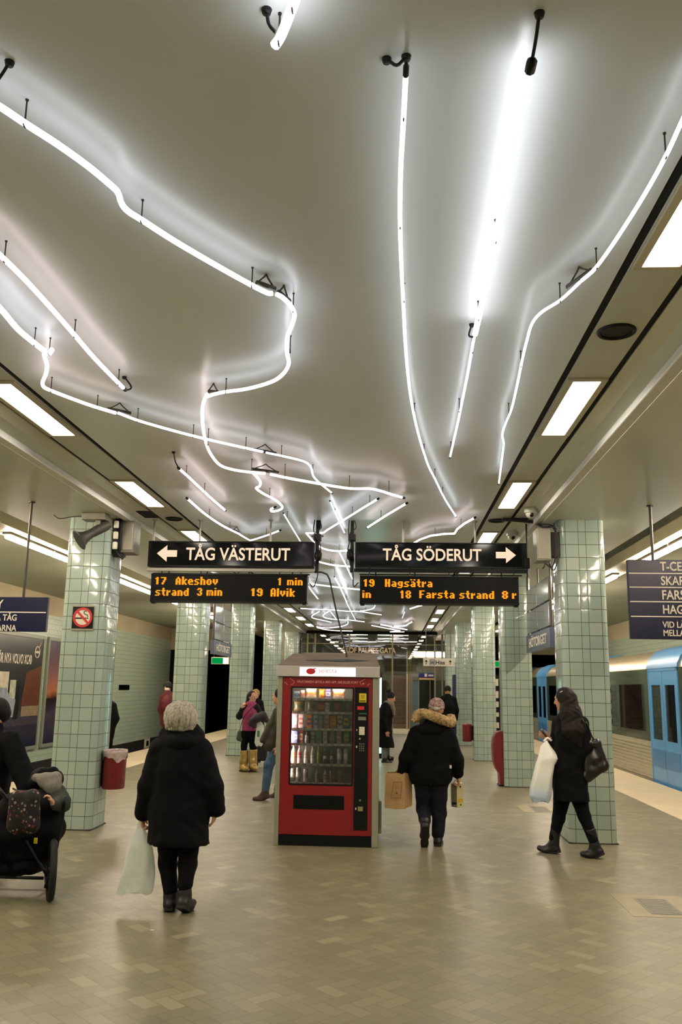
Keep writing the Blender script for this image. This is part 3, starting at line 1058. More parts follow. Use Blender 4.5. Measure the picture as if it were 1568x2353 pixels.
departure_board(346, 706, 1319, 1384, [('17', 357, 382, 1326, 1343), ('Åkeshov', 404, 501, 1325, 1344), ('1', 639, 648, 1328, 1345), ('min', 660, 696, 1328, 1345),
                                         ('strand', 357, 434, 1351, 1369), ('3', 453, 465, 1351, 1369), ('min', 475, 511, 1351, 1369), ('19', 577, 604, 1352, 1370), ('Alvik', 622, 678, 1352, 1371)],
                'orange LED departure board under the westbound sign')
departure_board(827, 1193, 1324, 1389, [('19', 836, 861, 1331, 1348), ('Hagsätra', 885, 994, 1331, 1349), ('in', 833, 853, 1357, 1374), ('18', 920, 945, 1357, 1375), ('Farsta', 964, 1045, 1357, 1375),
                                          ('strand', 1056, 1136, 1358, 1376), ('8', 1154, 1168, 1358, 1376), ('r', 1177, 1187, 1358, 1376)],
                'orange LED departure board under the southbound sign')
# thin conduit that drops to the vending machine
tc = G().tube([K(712, 1314, 11.16), K(740, 1315, 11.14), K(752, 1320, 11.1), K(758, 1332, 11.05), K(772, 1400, 10.85), K(796, 1500, 10.6), K(797, 1511, 10.55)], .011, 8)
tc.make('power_conduit', M_OLD, None, 'thin slanting power conduit from the westbound sign down to the vending machine', 'conduit', smooth=True)

# ------------------------------------------------------------------ dome cameras, boxes and cables by the columns
M_DOMEW = mat('camera_white', (196, 194, 180), 0.35)
M_DOMEEYE = mat('camera_eye', (18, 16, 16), 0.08)


def dome_camera(x, y, label):
    t = thing('dome_camera', (x, y, CZ - .12), label, 'security camera', 'dome cameras by the right light band')
    G().lathe([(.078, 0), (.08, -.02), (.078, -.06), (.07, -.068), (.058, -.07)], (x, y, CZ), 24).make('housing', M_DOMEW, t, smooth='auto')
    G().ell((x, y, CZ - .072), (.06, .06, .055), 20, 12).make('dome', M_DOMEW, t, smooth=True)
    G().ell((x + .005, y - .03, CZ - .088), (.03, .034, .034), 14, 10).make('lens', M_DOMEEYE, t, smooth=True)
    return t


dome_camera(1.665, 10.31, 'white dome camera on the ceiling beside the right column, nearer and higher one')
dome_camera(1.665, 11.92, 'white dome camera behind the southbound sign\'s top right corner')

t = thing('equipment_box', (1.87, 10.62, 3.25), 'grey metal equipment box on the left side of the nearest right column', 'box')
G().box(1.76, 1.93, 10.5, 10.78, 3.24, 3.64, .008).make('case', M_GREYMETAL, t)
g = G().box(1.772, 1.92, 10.492, 10.5, 3.26, 3.62, .003)
g.make('door', M_STEEL, t)
G().box(1.93, 2.036, 10.55, 10.72, 3.3, 3.6, .004).make('wall_bracket', M_OLD, t)
g = G()
for q in ([(1.95, 10.5, 3.66), (1.99, 10.48, 3.55), (1.98, 10.48, 3.3), (1.93, 10.5, 3.16), (1.86, 10.5, 3.2)], [(1.97, 10.49, 3.7), (2.01, 10.48, 3.5), (2.0, 10.48, 3.25), (1.95, 10.5, 3.12), (1.90, 10.5, 3.21)], [(1.85, 10.5, 3.24), (1.84, 10.49, 3.17), (1.82, 10.5, 3.14)]):
    g.tube(smooth_path(q, 5), .008, 6)
g.make('cable', M_CABLE, t, smooth=True)
g = G().tube(smooth_path([(1.42, 10.9, 3.835), (1.6, 10.88, 3.80), (1.75, 10.8, 3.79), (1.84, 10.7, 3.72), (1.93, 10.55, 3.69), (2.0, 10.5, 3.62)], 5), .011, 7)
g.tube(smooth_path([(1.45, 11.0, 3.835), (1.62, 10.95, 3.81), (1.78, 10.8, 3.76), (1.86, 10.65, 3.68), (1.97, 10.5, 3.66)], 5), .014, 7)
g.box(1.40, 1.72, 10.86, 10.93, 3.80, 3.835, .004)
g.make('cable_bundle', M_CABLE, t, smooth='auto')

t = thing('equipment_box', (-3.4, 10.82, 3.3), 'grey metal equipment box with insulators on the nearest left column', 'box')
G().box(-3.44, -3.27, 10.68, 10.96, 3.33, 3.74, .006).make('case', M_GREYMETAL, t)
G().box(-3.425, -3.285, 10.672, 10.68, 3.36, 3.71, .003).make('door', M_STEEL, t)
g = G().box(-3.52, -3.44, 10.62, 10.95, 3.30, 3.36, .004).box(-3.50, -3.42, 10.60, 10.66, 3.26, 3.76, .006)
g.tube(smooth_path([(-3.47, 10.6, 3.34), (-3.42, 10.6, 3.28), (-3.38, 10.62, 3.24), (-3.36, 10.64, 3.31)], 5), .012, 6)
g.make('wall_bracket', M_BLACK, t, smooth='auto')
for z in (3.40, 3.53, 3.67):
    G().lathe([(.028, -.045), (.032, -.03), (.032, .03), (.028, .045)], (-3.475, 10.585, z), 14).make('insulator', M_WHITEPRINT, t, smooth='auto')

M_HORN = mat('horn_grey', (66, 66, 57), 0.5, 0.2, var=0.1, scale=10)
t = thing('horn_speaker', (-3.66, 10.3, 3.35), 'grey horn loudspeaker hanging in front of the nearest left column', 'loudspeaker')
G().box(-3.80, -3.50, 10.22, 10.42, 3.665, 3.75, .006).make('mount_plate', M_GREYMETAL, t)
a, b = V((-3.5, 10.38, 3.64)), V((-3.79, 10.18, 3.40))
d = (b - a)
G().tube([a, a + d * .12, a + d * .45, a + d * .62, a + d * .8, a + d * .93, b, b + d * .01], [.055, .066, .06, .055, .07, .1, .135, .13], 20).make('horn', M_HORN, t, smooth='auto')
G().tube([a + d * .9, b + d * .012], [.09, .12], 20).make('horn_mouth', M_BLACK, t, smooth='auto')
G().box(-3.64, -3.58, 10.28, 10.34, 3.56, 3.67, .004).make('yoke', M_GREYMETAL, t)
G().tube(smooth_path([(-3.58, 10.34, 3.73), (-3.75, 10.4, 3.738), (-3.95, 10.4, 3.735), (-4.12, 10.36, 3.7), (-4.2, 10.35, 3.742)], 5), .005, 6).make('cable', M_CABLE, t, smooth=True)

# hatch in the soffit margin over the westbound sign
G().box(-3.3, -3.07, 10.6, 11.05, 3.845, 3.853).make('ceiling_hatch', M_DARK, None, 'dark square hatch in the ceiling above the westbound sign\'s left end', 'hatch')

# ------------------------------------------------------------------ no smoking plate
M_RED = mat('sign_red', (188, 44, 36), 0.45)
M_PLATEW = mat('plate_white', (222, 212, 190), 0.45)
yf = 10.535
xc, zc = -3.795, 2.492
t = thing('no_smoking_sign', (xc, yf, 2.35), 'square no smoking sign on the nearest left column', 'sign')
G().box(xc - .137, xc + .137, yf - .012, yf, zc - .16, zc + .15, .002).make('backing', mat('plate_rim', (150, 146, 120), .5), t)
G().box(xc - .132, xc + .132, yf - .016, yf - .011, zc - .135, zc + .132, .001).make('plate', M_BLACK, t)


def disc(cx, cz, r0, r1, y0, y1, n=40):
    g = G()
    for k in range(n):
        a, b = 2 * math.pi * k / n, 2 * math.pi * (k + 1) / n
        q = [(cx + r0 * math.cos(a), cz + r0 * math.sin(a)), (cx + r1 * math.cos(a), cz + r1 * math.sin(a)), (cx + r1 * math.cos(b), cz + r1 * math.sin(b)), (cx + r0 * math.cos(b), cz + r0 * math.sin(b))]
        g.add([(p[0], y0, p[1]) for p in q], [(0, 1, 2, 3)])
    return g


G().prism([(xc + .1 * math.cos(2 * math.pi * k / 40), zc + .1 * math.sin(2 * math.pi * k / 40)) for k in range(40)], 'y', yf - .018, yf - .015).make('white_disc', M_PLATEW, t)
g = disc(xc, zc, .092, .122, yf - .0205, yf - .02)
for k in range(1):
    R45 = Matrix.Translation((xc, yf - .021, zc)) @ Matrix.Rotation(math.radians(45), 4, 'Y')
    g.box(-.1, .1, -.0006, .0006, -.014, .014, M=R45)
g.make('prohibition_ring', M_RED, t)
g = G().box(xc - .09, xc + .04, yf - .0196, yf - .018, zc - .018, zc - .002)
g.box(xc + .046, xc + .056, yf - .0196, yf - .018, zc - .018, zc - .002).box(xc + .06, xc + .07, yf - .0196, yf - .018, zc - .018, zc - .002)
g.tube(smooth_path([(xc + .06, yf - .019, zc + .006), (xc + .055, yf - .019, zc + .03), (xc + .03, yf - .019, zc + .038), (xc + .012, yf - .019, zc + .055), (xc + .02, yf - .019, zc + .078), (xc + .045, yf - .019, zc + .074)], 4), .005, 5)
g.make('cigarette_pictogram', M_BLACK, t)

# ------------------------------------------------------------------ blue line signs near the frame edges
def flat_text(s, xa, z0, h, Y, xs=.86, bold=.02, align='LEFT'):
    vs, fs = text_geom(s, h / .70, Matrix.Identity(4), bold=h * bold, xs=xs, align=align)
    return [(xa + q.x, Y - .003 - q.z, z0 + q.y) for q in vs], fs


YB = 9.64
xl = 2.595
zt = K(1446, 1286, YB).z
rows = [K(1447, py, YB).z for py in (1317, 1349, 1382, 1416)]
zb = K(1450, 1468, YB).z
t = thing('line_sign', (3.4, YB, zb), 'navy blue destination sign with white rows hanging at the right edge', 'sign')
G().box(xl, 4.25, YB, YB + .06, zb, zt, .006).make('panel', M_NAVY, t)
g = G()
for z in rows:
    g.box(xl + .012, 4.24, YB - .002, YB, z - .006, z + .006)
g.make('dividing_lines', M_WHITEPRINT, t)
g = G()
xt = K(1517, 1300, YB).x
for s, pa, pb in (('T-CENTRALEN', 1291, 1311), ('SKARPNÄCK', 1324, 1344), ('FARSTA STRAND', 1356, 1377), ('HAGSÄTRA', 1390, 1410)):
    g.add(*flat_text(s, xt, K(1520, pb, YB).z, K(1520, pa, YB).z - K(1520, pb, YB).z, YB, xs=.80))
for s, pa, pb in (('VID LÄ', 1428, 1442), ('MELLA', 1447, 1461)):
    g.add(*flat_text(s, K(1523, 1430, YB).x, K(1523, pb, YB).z, K(1523, pa, YB).z - K(1523, pb, YB).z, YB, xs=.84))
g.make('lettering', M_WHITEPRINT, t)
for x in (2.885, 3.95):
    zc_ = 3.75 if x < 3.25 else 4.55
    g = G().cyl((x, YB + .03, zt - .02), (x, YB + .03, zc_), .016, 10)
    g.lathe([(.04, -.012), (.04, 0)], (x, YB + .03, zc_), 14)
    g.make('pole', M_POLE, t, smooth='auto')

YB2 = 9.58
xr = -3.872
zt = K(60, 1372, YB2).z
zb = K(105, 1452, YB2).z
t = thing('line_sign', (-4.5, YB2, zb), 'navy blue hanging sign cut by the left edge', 'sign')
G().box(-5.3, xr, YB2, YB2 + .06, zb, zt, .006).make('panel', M_NAVY, t)
zm = K(60, 1407, YB2).z
G().box(-5.29, xr - .012, YB2 - .002, YB2, zm - .006, zm + .006).make('dividing_lines', M_WHITEPRINT, t)
g = G()
for s, px, pa, pb in (('Y', 8, 1378, 1398), ('A TÅG', 40, 1412, 1426), ('ARNA', 38, 1436, 1450)):
    z1, z0 = K(px, pa, YB2).z, K(px, pb, YB2).z
    g.add(*flat_text(s, K(px, pa, YB2).x, z0, z1 - z0, YB2, xs=.84, align='RIGHT'))
g.make('lettering', M_WHITEPRINT, t)
for x in (-4.17, -5.0):
    zc_ = 3.75 if x > -4.78 else 4.55
    g = G().cyl((x, YB2 + .03, zt - .02), (x, YB2 + .03, zc_), .015, 10)
    g.lathe([(.04, -.012), (.04, 0)], (x, YB2 + .03, zc_), 14)
    g.make('pole', M_POLE, t, smooth='auto')

# ------------------------------------------------------------------ station name signs over the platform edges
M_NAMEPLATE = mat('station_name_enamel', (66, 76, 100), 0.25)
M_MAPBOARD = mat('route_board_enamel', (150, 150, 152), 0.12, 0.6)


def name_sign(x, ya, yb, z0, z1, face, label):
    """plate along the platform; face +1 shows towards +x"""
    t = thing('station_name_sign', (x, (ya + yb) / 2, z0), label, 'sign')
    G().box(x - .04, x + .04, ya, yb, z0, z1, .006).make('panel', M_NAMEPLATE, t)
    h = (z1 - z0) * .5
    vs, fs = text_geom('HÖTORGET', h / .7, Matrix.Identity(4), bold=h * .02, align='CENTER')
    w = max(q.x for q in vs) * 2
    sx = (yb - ya) * .74 / w
    yc, zl = (ya + yb) / 2, z0 + (z1 - z0) * .27
    g = G().add([(x + face * (.042 + q.z), yc + face * q.x * sx, zl + q.y) for q in vs], fs)
    g.make('lettering', M_WHITEPRINT, t)
    gap = .03
    hh = (3.72 - z1 - .3) / 2
    for k in range(2):
        za = z1 + gap + k * (hh + gap)
        for (p, q) in ((ya + .1, (ya + yb) / 2 - .02), ((ya + yb) / 2 + .02, yb - .1)):
            G().box(x - .03, x + .03, p, q, za, za + hh, .006).make('route_board', M_MAPBOARD, t)
    for y in (ya + .05, (ya + yb) / 2, yb - .05):
        G().cyl((x, y, z1 - .01), (x, y, 3.75), .015, 8).make('pole', M_POLE, t)
    return t


name_sign(-3.98, 19.3, 21.5, 2.38, 2.69, 1, 'blue grey station name plate hanging between the second and third left columns')
name_sign(2.5, 13.72, 16.12, 2.36, 2.67, -1, 'blue grey station name plate hanging between the nearest and second right columns')

M_GREENSIGN = emit('exit_sign_green', (0, 150, 70), 0.9)
M_EXITWHITE = emit('exit_sign_white', (255, 240, 225), 2.2)


def exit_sign(x0, x1, y, z0, z1, top, label):
    t = thing('exit_sign', ((x0 + x1) / 2, y, z0), label, 'exit sign')
    G().box(x0 - .02, x1 + .02, y, y + .12, z0 - .02, z1 + .02, .004).make('case', M_PLATEW, t)
    xm = x0 + (x1 - x0) * .68
    G().box(x0, xm, y - .004, y, z0, z1).make('green_field', M_GREENSIGN, t)
    G().box(xm + .01, x1, y - .004, y, z0, z1).make('white_field', M_EXITWHITE, t)
    for x in (x0 + .05, x1 - .05):
        G().cyl((x, y + .06, z1), (x, y + .06, top), .01, 8).make('pole', M_POLE, t)
    return t


exit_sign(-5.66, -5.14, 27.5, 2.37, 2.55, 3.8, 'lit green exit sign hanging over the left platform edge')
exit_sign(2.78, 3.24, 24, 2.31, 2.45, 3.75, 'lit green exit sign half hidden behind the right columns')

# ------------------------------------------------------------------ litter bins, red cabinet, floor grates
M_BINRED = mat('bin_red_paint', (112, 26, 28), 0.38, var=0.12, scale=14)
M_BAGFILM = mat('bin_bag_film', (178, 160, 152), 0.25, var=0.2, scale=20, bump=.5)


def litter_bin(cx, cy_, z0, z1, rx, ry, bx, label, bag, wallx):
    t = thing('litter_bin', (cx, cy_, z0), label, 'litter bin')
    h = z1 - z0
    G().lathe([(.93, 0), (.97, .01), (1.0, h * .96), (1.02, h), (.94, h), (.90, h - .03), (.86, .03)], (cx, cy_, z0), 28, sx=rx, sy=ry).make('body', M_BINRED, t, smooth='auto')
    G().box(min(cx + bx * rx * .8, wallx), max(cx + bx * rx * .8, wallx), cy_ - .05, cy_ + .05, z0 + .03, z1 - .02, .003).make('wall_bracket', M_BLACK, t)
    if bag:
        n = 36
        vs, fs = [], []
        prof = [(.90, -.08), (.96, .012), (1.05, .02), (1.09, -.01), (1.08, -.05), (1.06, -.085)]
        rng = random.Random(3)
        for i, (r, z) in enumerate(prof):
            for k in range(n):
                a = 2 * math.pi * k / n
                wv = 1 + (.02 * math.sin(7 * a + i) + .015 * math.sin(13 * a)) * (i > 2)
                dz = (.03 * math.sin(3 * a + 1) + .015 * math.sin(8 * a)) if i == 5 else 0
                vs.append((cx + rx * r * wv * math.cos(a), cy_ + ry * r * wv * math.sin(a), z1 + z + dz))
        for i in range(len(prof) - 1):
            for k in range(n):
                fs.append((i * n + k, i * n + (k + 1) % n, (i + 1) * n + (k + 1) % n, (i + 1) * n + k))
        G().add(vs, fs).make('bag_rim', M_BAGFILM, t, smooth=True)
    else:
        G().lathe([(.8, -.03), (1.03, -.012), (1.05, 0), (.9, .02), (.3, .028)], (cx, cy_, z1), 28, sx=rx, sy=ry).make('lid', M_BINRED, t, smooth='auto')
    return t


litter_bin(-3.375, 10.84, .45, .885, .135, .17, -1, 'red litter bin with a clear bag on the nearest left column', True, -3.524)
litter_bin(1.88, 22.2, .44, .84, .115, .15, 1, 'red litter bin with closed lid on the third right column', False, 2.034)

t = thing('red_cabinet', (1.93, 16.5, 0), 'tall curved red metal cabinet on the second right column\'s left side', 'cabinet')
prof = [(1.965, .0), (1.955, .22), (1.90, .30), (1.86, .42), (1.85, .70), (1.865, .84), (1.91, .93), (1.97, .96), (2.034, .965), (2.034, 0)]
G().prism(prof, 'y', 16.36, 16.66).make('shell', M_BINRED, t, smooth='auto')
G().box(1.95, 2.034, 16.35, 16.67, 0, .03, .004).make('foot', M_BLACK, t)

M_GRATE = mat('floor_grate_steel', (112, 114, 100), 0.45, 0.4, var=.15, scale=60, bump=.3)
M_GRATERIM = mat('pale_grate_surround', (146, 136, 104), 0.5, var=.1, scale=5)
for (x0, x1, ya, yb, lab) in ((2.04, 2.30, 7.38, 7.9, 'rectangular steel floor grate near the right edge'), (2.06, 2.31, 13.1, 13.68, 'small steel floor grate behind the woman with the white bag')):
    t = thing('floor_grate', ((x0 + x1) / 2, (ya + yb) / 2, 0), lab, 'floor grate')
    G().box(x0 - .16, x1 + .16, ya - .08, yb + .14, 0, .002).make('surround', M_GRATERIM, t)
    g = G().box(x0, x1, ya, yb, .001, .004)
    g.make('cover', M_GRATE, t)
    g = G()
    for k in range(14):
        y = ya + .02 + (yb - ya - .04) * k / 13
        g.box(x0 + .02, x1 - .02, y - .006, y + .006, .004, .006)
    g.make('ribs', M_STEEL, t)

# ------------------------------------------------------------------ adverts and small plates on the left track wall
XW = XL
M_FRAME = mat('advert_frame', (150, 156, 138), 0.4, .2)


def picture(g_list, parent):
    for g, nm, m in g_list:
        g.make(nm, m, parent)


def wall_rect(y0, y1, z0, z1, d=0.0):
    return G().box(XW + .05 + d, XW + .053 + d, y0, y1, z0, z1)


t = thing('advert_poster', (XW + .03, 21.6, -.05), 'large framed night street car advert on the left track wall', 'poster')
ya, yb, za, zb = 19.3, 23.72, .03, 2.86
g = G()
for (p, q, r, s) in ((ya - .1, yb + .1, zb, zb + .1), (ya - .1, yb + .1, za - .1, za), (ya - .1, ya, za, zb), (yb, yb + .1, za, zb)):
    g.box(XW, XW + .07, p, q, r, s, .008)
g.make('frame', M_FRAME, t)
T_ = NT('poster_night_sky')
sx_ = T_.n('ShaderNodeSeparateXYZ')
T_.l(T_.coord(), sx_.inputs[0])
nz_ = T_.noise(3.0, 5.0, T_.coord())
T_.bsdf(T_.ramp(T_.math('ADD', T_.math('MULTIPLY', sx_.outputs[2], .33), T_.math('MULTIPLY', nz_, .14)), [(0.0, s2l((28, 32, 56))), (.35, s2l((66, 62, 74))), (.55, s2l((30, 34, 40))), (.85, s2l((60, 62, 58))), (1.0, s2l((40, 44, 44)))]), .25)
G().box(XW + .045, XW + .05, ya, yb, za, zb).make('print', T_.m, t)
mP = lambda n, c: mat('poster_' + n, c, .3, var=.25, scale=6)
building = G().add([(XW + .0525, 22.55, 1.1), (XW + .0525, 23.7, 1.05), (XW + .0525, 23.7, 2.15), (XW + .0525, 22.75, 1.95)], [(0, 1, 2, 3)])
picture([(building, 'printed_building', mP('building', (104, 58, 40))),
         (wall_rect(21.0, 21.7, 1.25, 1.95), 'printed_lit_window', mP('glow', (212, 204, 176))),
         (wall_rect(21.8, 22.15, 1.2, 1.75, .001), 'printed_lit_door', mP('glow2', (190, 196, 170))),
         (G().add([(XW + .0545, a, b) for a, b in ((20.2, .85), (22.2, .82), (22.35, 1.0), (22.3, 1.25), (21.9, 1.3), (21.6, 1.55), (20.7, 1.58), (20.2, 1.3))], [tuple(range(8))]), 'printed_car', mP('car', (150, 160, 170))),
         (G().add([(XW + .0555, a, b) for a, b in ((22.1, .75), (22.4, .78), (22.45, 1.1), (22.35, 1.6), (22.25, 1.6), (22.15, 1.0))], [tuple(range(6))]), 'printed_figure', mP('figure', (14, 15, 18))),
         (wall_rect(19.3, 23.72, .03, .6, .001), 'printed_road', mP('road', (34, 36, 60))),
         (wall_rect(22.6, 23.7, .82, 1.08, .0015), 'printed_kerb', mP('kerb', (150, 132, 104)))], t)


def wall_text(s, y0, z0, h, width, d=.057):
    vs, fs = text_geom(s, h / .7, Matrix.Identity(4), bold=h * .03)
    a, b = min(q.x for q in vs), max(q.x for q in vs)
    k = width / (b - a)
    return [(XW + d + q.z, y0 + (q.x - a) * k, z0 + q.y) for q in vs], fs


G().add(*wall_text('PREMIÄR FÖR NYA VOLVO XC40', 20.05, 2.17, .24, 2.95)).make('lettering', M_WHITEPRINT, t)
g = G().torus((XW + .056, 23.33, 2.5), .15, .018, 'x', 28, 5)
g.box(XW + .053, XW + .058, 23.18, 23.48, 2.47, 2.53)
g.tube([(XW + .056, 23.43, 2.62), (XW + .056, 23.54, 2.76)], .016, 6)
g.make('printed_emblem', M_WHITEPRINT, t)

t = thing('advert_poster', (XW + .03, 25.4, -.05), 'framed sunset advert beside the car advert, cut by the column', 'poster')
ya, yb = 24.18, 26.9
g = G()
for (p, q, r, s) in ((ya - .1, yb + .1, zb, zb + .1), (ya - .1, yb + .1, za - .1, za), (ya - .1, ya, za, zb), (yb, yb + .1, za, zb)):
    g.box(XW, XW + .07, p, q, r, s, .008)
g.make('frame', M_FRAME, t)
T_ = NT('poster_sunset')
sx_ = T_.n('ShaderNodeSeparateXYZ')
T_.l(T_.coord(), sx_.inputs[0])
nz_ = T_.noise(2.0, 5.0, T_.coord())
T_.bsdf(T_.ramp(T_.math('ADD', T_.math('MULTIPLY', sx_.outputs[2], .35), T_.math('MULTIPLY', T_.math('SUBTRACT', nz_, .5), .16)), [(0.0, s2l((44, 46, 74))), (.3, s2l((70, 62, 76))), (.42, s2l((30, 26, 30))), (.5, s2l((196, 122, 80))), (.66, s2l((150, 110, 108))), (1.0, s2l((74, 72, 90)))]), .25)
G().box(XW + .045, XW + .05, ya, yb, za, zb).make('print', T_.m, t)

G().box(XW, XW + .03, 30.9, 32.1, 1.48, 1.66, .004).make('wall_plate', M_GLOSSBLACK, None, 'small black plate on the green tiled left track wall', 'sign')
t = thing('track_marker', (XL + .1, 35.0, -.85), 'pale square marker low on the left track wall', 'marker')
G().box(XL, XL + .04, 34.6, 35.3, -.78, -.42, .01).make('plate', M_PLATEW, t)
G().box(XL + .04, XL + .044, 34.8, 35.1, -.70, -.50).make('symbol', M_BLACK, t)
# ================================================================== vending machine
VY = 9.92
M_VRED = mat('vending_red', (134, 24, 28), 0.32, var=.06, scale=5)
M_VTRIM = mat('vending_side_metal', (156, 154, 134), 0.4, .3, var=.06, scale=6)
M_VFASCIA = mat('vending_fascia_metal', (192, 186, 178), 0.38, .25, var=.05, scale=6)
M_VROOF = mat('vending_dusty_roof', (108, 96, 80), 0.8, var=.25, scale=5)
M_VINT = mat('vending_interior', (150, 146, 138), 0.5, .0)
M_VGLASS = glass('vending_glass', (235, 235, 230), .03)
M_FASCIALIT = emit('fascia_lit_panel', (255, 226, 220), 1.9)
M_LOGORED = mat('logo_red', (206, 30, 38), .5)
M_LOGOGREY = mat('logo_grey', (206, 176, 170), .5)


def vx(px, py=1750):
    return K(px, py, VY).x


def vz(py, px=750):
    return K(px, py, VY).z


X0, X1 = vx(627.5, 1942), vx(868, 1949)
ZK, ZT, ZF = 0.115, vz(1555.5), vz(1531)
DEP = .86
vm = thing('vending_machine', ((X0 + X1) / 2, VY + DEP / 2, 0), 'red vending machine with a lit snack window standing in mid platform', 'vending machine')
RX0, RX1 = X0 + .055, X1 - .068
g = G()
g.box(X0, RX0, VY, VY + DEP, 0, ZT, .006).box(RX1, X1, VY, VY + DEP, 0, ZT, .006)
g.box(RX0, RX1, VY + DEP - .03, VY + DEP, 0, ZT)
g.make('side_panels', M_VTRIM, vm)
G().box(RX0, RX1, VY + .015, VY + .3, 0, ZK, .003).make('plinth', M_BLACK, vm)
# window opening
wx0, wx1 = vx(668.5, 1690), vx(810.5, 1690)
wz0, wz1 = vz(1803), vz(1581)
bx0, bx1 = vx(815, 1700), vx(846.5, 1700)
bz0, bz1 = vz(1906), vz(1578)
DT = .05
g = G()
g.box(RX0 + .004, wx0, VY, VY + DT, ZK + .003, ZT - .002, .003)
g.box(wx1, RX1 - .004, VY, VY + DT, ZK + .003, ZT - .002, .003)
g.box(wx0, wx1, VY, VY + DT, wz1, ZT - .002)
g.box(wx0, wx1, VY, VY + DT, ZK + .003, wz0)
g.make('door', M_VRED, vm)
g = G()
for (a, b, c, d) in ((wx0 - .008, wx1 + .008, wz1 - .004, wz1 + .012), (wx0 - .008, wx1 + .008, wz0 - .012, wz0 + .004), (wx0 - .012, wx0 + .004, wz0, wz1), (wx1 - .004, wx1 + .012, wz0, wz1)):
    g.box(a, b, VY - .004, VY + .03, c, d, .002)
g.make('window_gasket', M_BLACK, vm)
G().box(wx0 + .002, wx1 - .002, VY + .018, VY + .024, wz0 + .002, wz1 - .002).make('window_glass', M_VGLASS, vm)
# cabinet behind the window
DI = .52
g = G()
g.box(wx0 - .05, wx0 - .045, VY + DT, VY + DI, wz0 - .02, wz1 + .03)
g.box(wx1 + .045, wx1 + .05, VY + DT, VY + DI, wz0 - .02, wz1 + .03)
g.box(wx0 - .05, wx1 + .05, VY + DI, VY + DI + .005, wz0 - .02, wz1 + .03)
g.box(wx0 - .05, wx1 + .05, VY + DT, VY + DI, wz0 - .025, wz0 - .02)
g.box(wx0 - .05, wx1 + .05, VY + DT, VY + DI, wz1 + .025, wz1 + .03)
g.make('inner_cabinet', M_VINT, vm)
M_VLIGHT = emit('vending_inner_light', (255, 240, 236), 60.0)
G().box(wx0 - .04, wx0 - .02, VY + .055, VY + .075, wz0 + .1, wz1 - .16).make('inner_light', M_VLIGHT, vm)
G().box(wx0 + .02, wx1 - .08, VY + .055, VY + .07, wz1 + .008, wz1 + .02).make('inner_light', M_VLIGHT, vm)
M_SHELF = mat('vending_shelf', (170, 166, 158), .35, .5)
M_SHELFLABEL = mat('vending_shelf_strip', (206, 200, 190), .4)
shelf_z = [vz(p) for p in (1606, 1637, 1675.5, 1710.5, 1757.5, 1801)]
for z in shelf_z:
    s = G().box(wx0 - .044, wx1 + .044, VY + .075, VY + DI - .01, z - .012, z).make('shelf', M_SHELF, vm)
    g = G().box(wx0 - .044, wx1 + .044, VY + .062, VY + .075, z - .022, z + .006, .002)
    p_ = g.make('price_strip', M_SHELF, s)
    n = 9
    for k in range(n):
        x = wx0 + (wx1 - wx0) * (k + .5) / n
        G().box(x - .02, x + .02, VY + .0600, VY + .0625, z - .018, z + .003).make('price_tag', M_SHELFLABEL, s)
# hatch and control column
hx0, hx1, hz0, hz1 = vx(674.5, 1845), vx(791, 1845), vz(1860), vz(1828)
G().box(hx0, hx1, VY - .006, VY + .002, hz0, hz1, .002).make('delivery_flap', M_GLOSSBLACK, vm)
cpn = G().box(bx0, bx1, VY - .008, VY + .002, bz0, bz1, .003).make('control_panel', M_BLACK, vm)
M_YEL = mat('sticker_yellow', (214, 196, 30), .5)
M_LCD = emit('price_display_red', (220, 60, 50), .55)
M_GRNLINE = mat('slot_green', (40, 110, 60), .5)


def on_panel(px0, px1, py0, py1, nm, m, d=.004):
    return G().box(vx(px0), vx(px1), VY - .008 - d, VY - .0078, vz(py1), vz(py0), min(.001, d / 3)).make(nm, m, cpn)


on_panel(824, 841, 1592, 1612.5, 'sticker', M_YEL, .001)
g = G()
for k in range(5):
    x = vx(826 + 2.8 * k)
    g.box(x, x + .009, VY - .0096, VY - .009, vz(1611), vz(1607.5))
for k in range(3):
    g.box(vx(828), vx(837), VY - .0096, VY - .009, vz(1597 + 3 * k), vz(1596 + 3 * k))
g.make('sticker_print', M_BLACK, cpn)
on_panel(820, 836, 1621.5, 1629.5, 'price_display', M_LCD, .002)
on_panel(824, 842, 1637, 1639.5, 'note_slot_light', M_GRNLINE, .003)
on_panel(822.5, 840.5, 1645.5, 1653.5, 'note_slot', M_GREYMETAL, .012)
on_panel(825, 837.5, 1668.5, 1687, 'card_reader', M_PLATEW, .02)
kp = G().box(vx(823.5), vx(838), VY - .012, VY - .008, vz(1724.5), vz(1704)).make('keypad', M_BLACK, cpn)
g = G()
for r in range(4):
    for c in range(3):
        x, z = vx(825.5 + 4.6 * c), vz(1706.5 + 5 * r)
        g.box(x, x + .012, VY - .016, VY - .0118, z - .013, z, .002)
g.make('keys', M_GREYMETAL, cpn)
G().cyl((vx(829), VY - .02, vz(1837)), (vx(829), VY - .006, vz(1837)), .012, 14).make('lock', M_STEEL, cpn)
on_panel(824, 835.5, 1851.5, 1861.5, 'coin_return', mat('coin_cup', (148, 146, 104), .4, .3), .012)
on_panel(818.5, 820.5, 1674, 1678, 'reader_mark', M_PLATEW, .001)
on_panel(825.5, 828, 1694, 1698, 'selection_mark', M_PLATEW, .001)
on_panel(818, 821, 1712, 1717, 'keypad_mark', M_PLATEW, .001)
on_panel(818, 820.5, 1854, 1859, 'return_mark', M_PLATEW, .001)
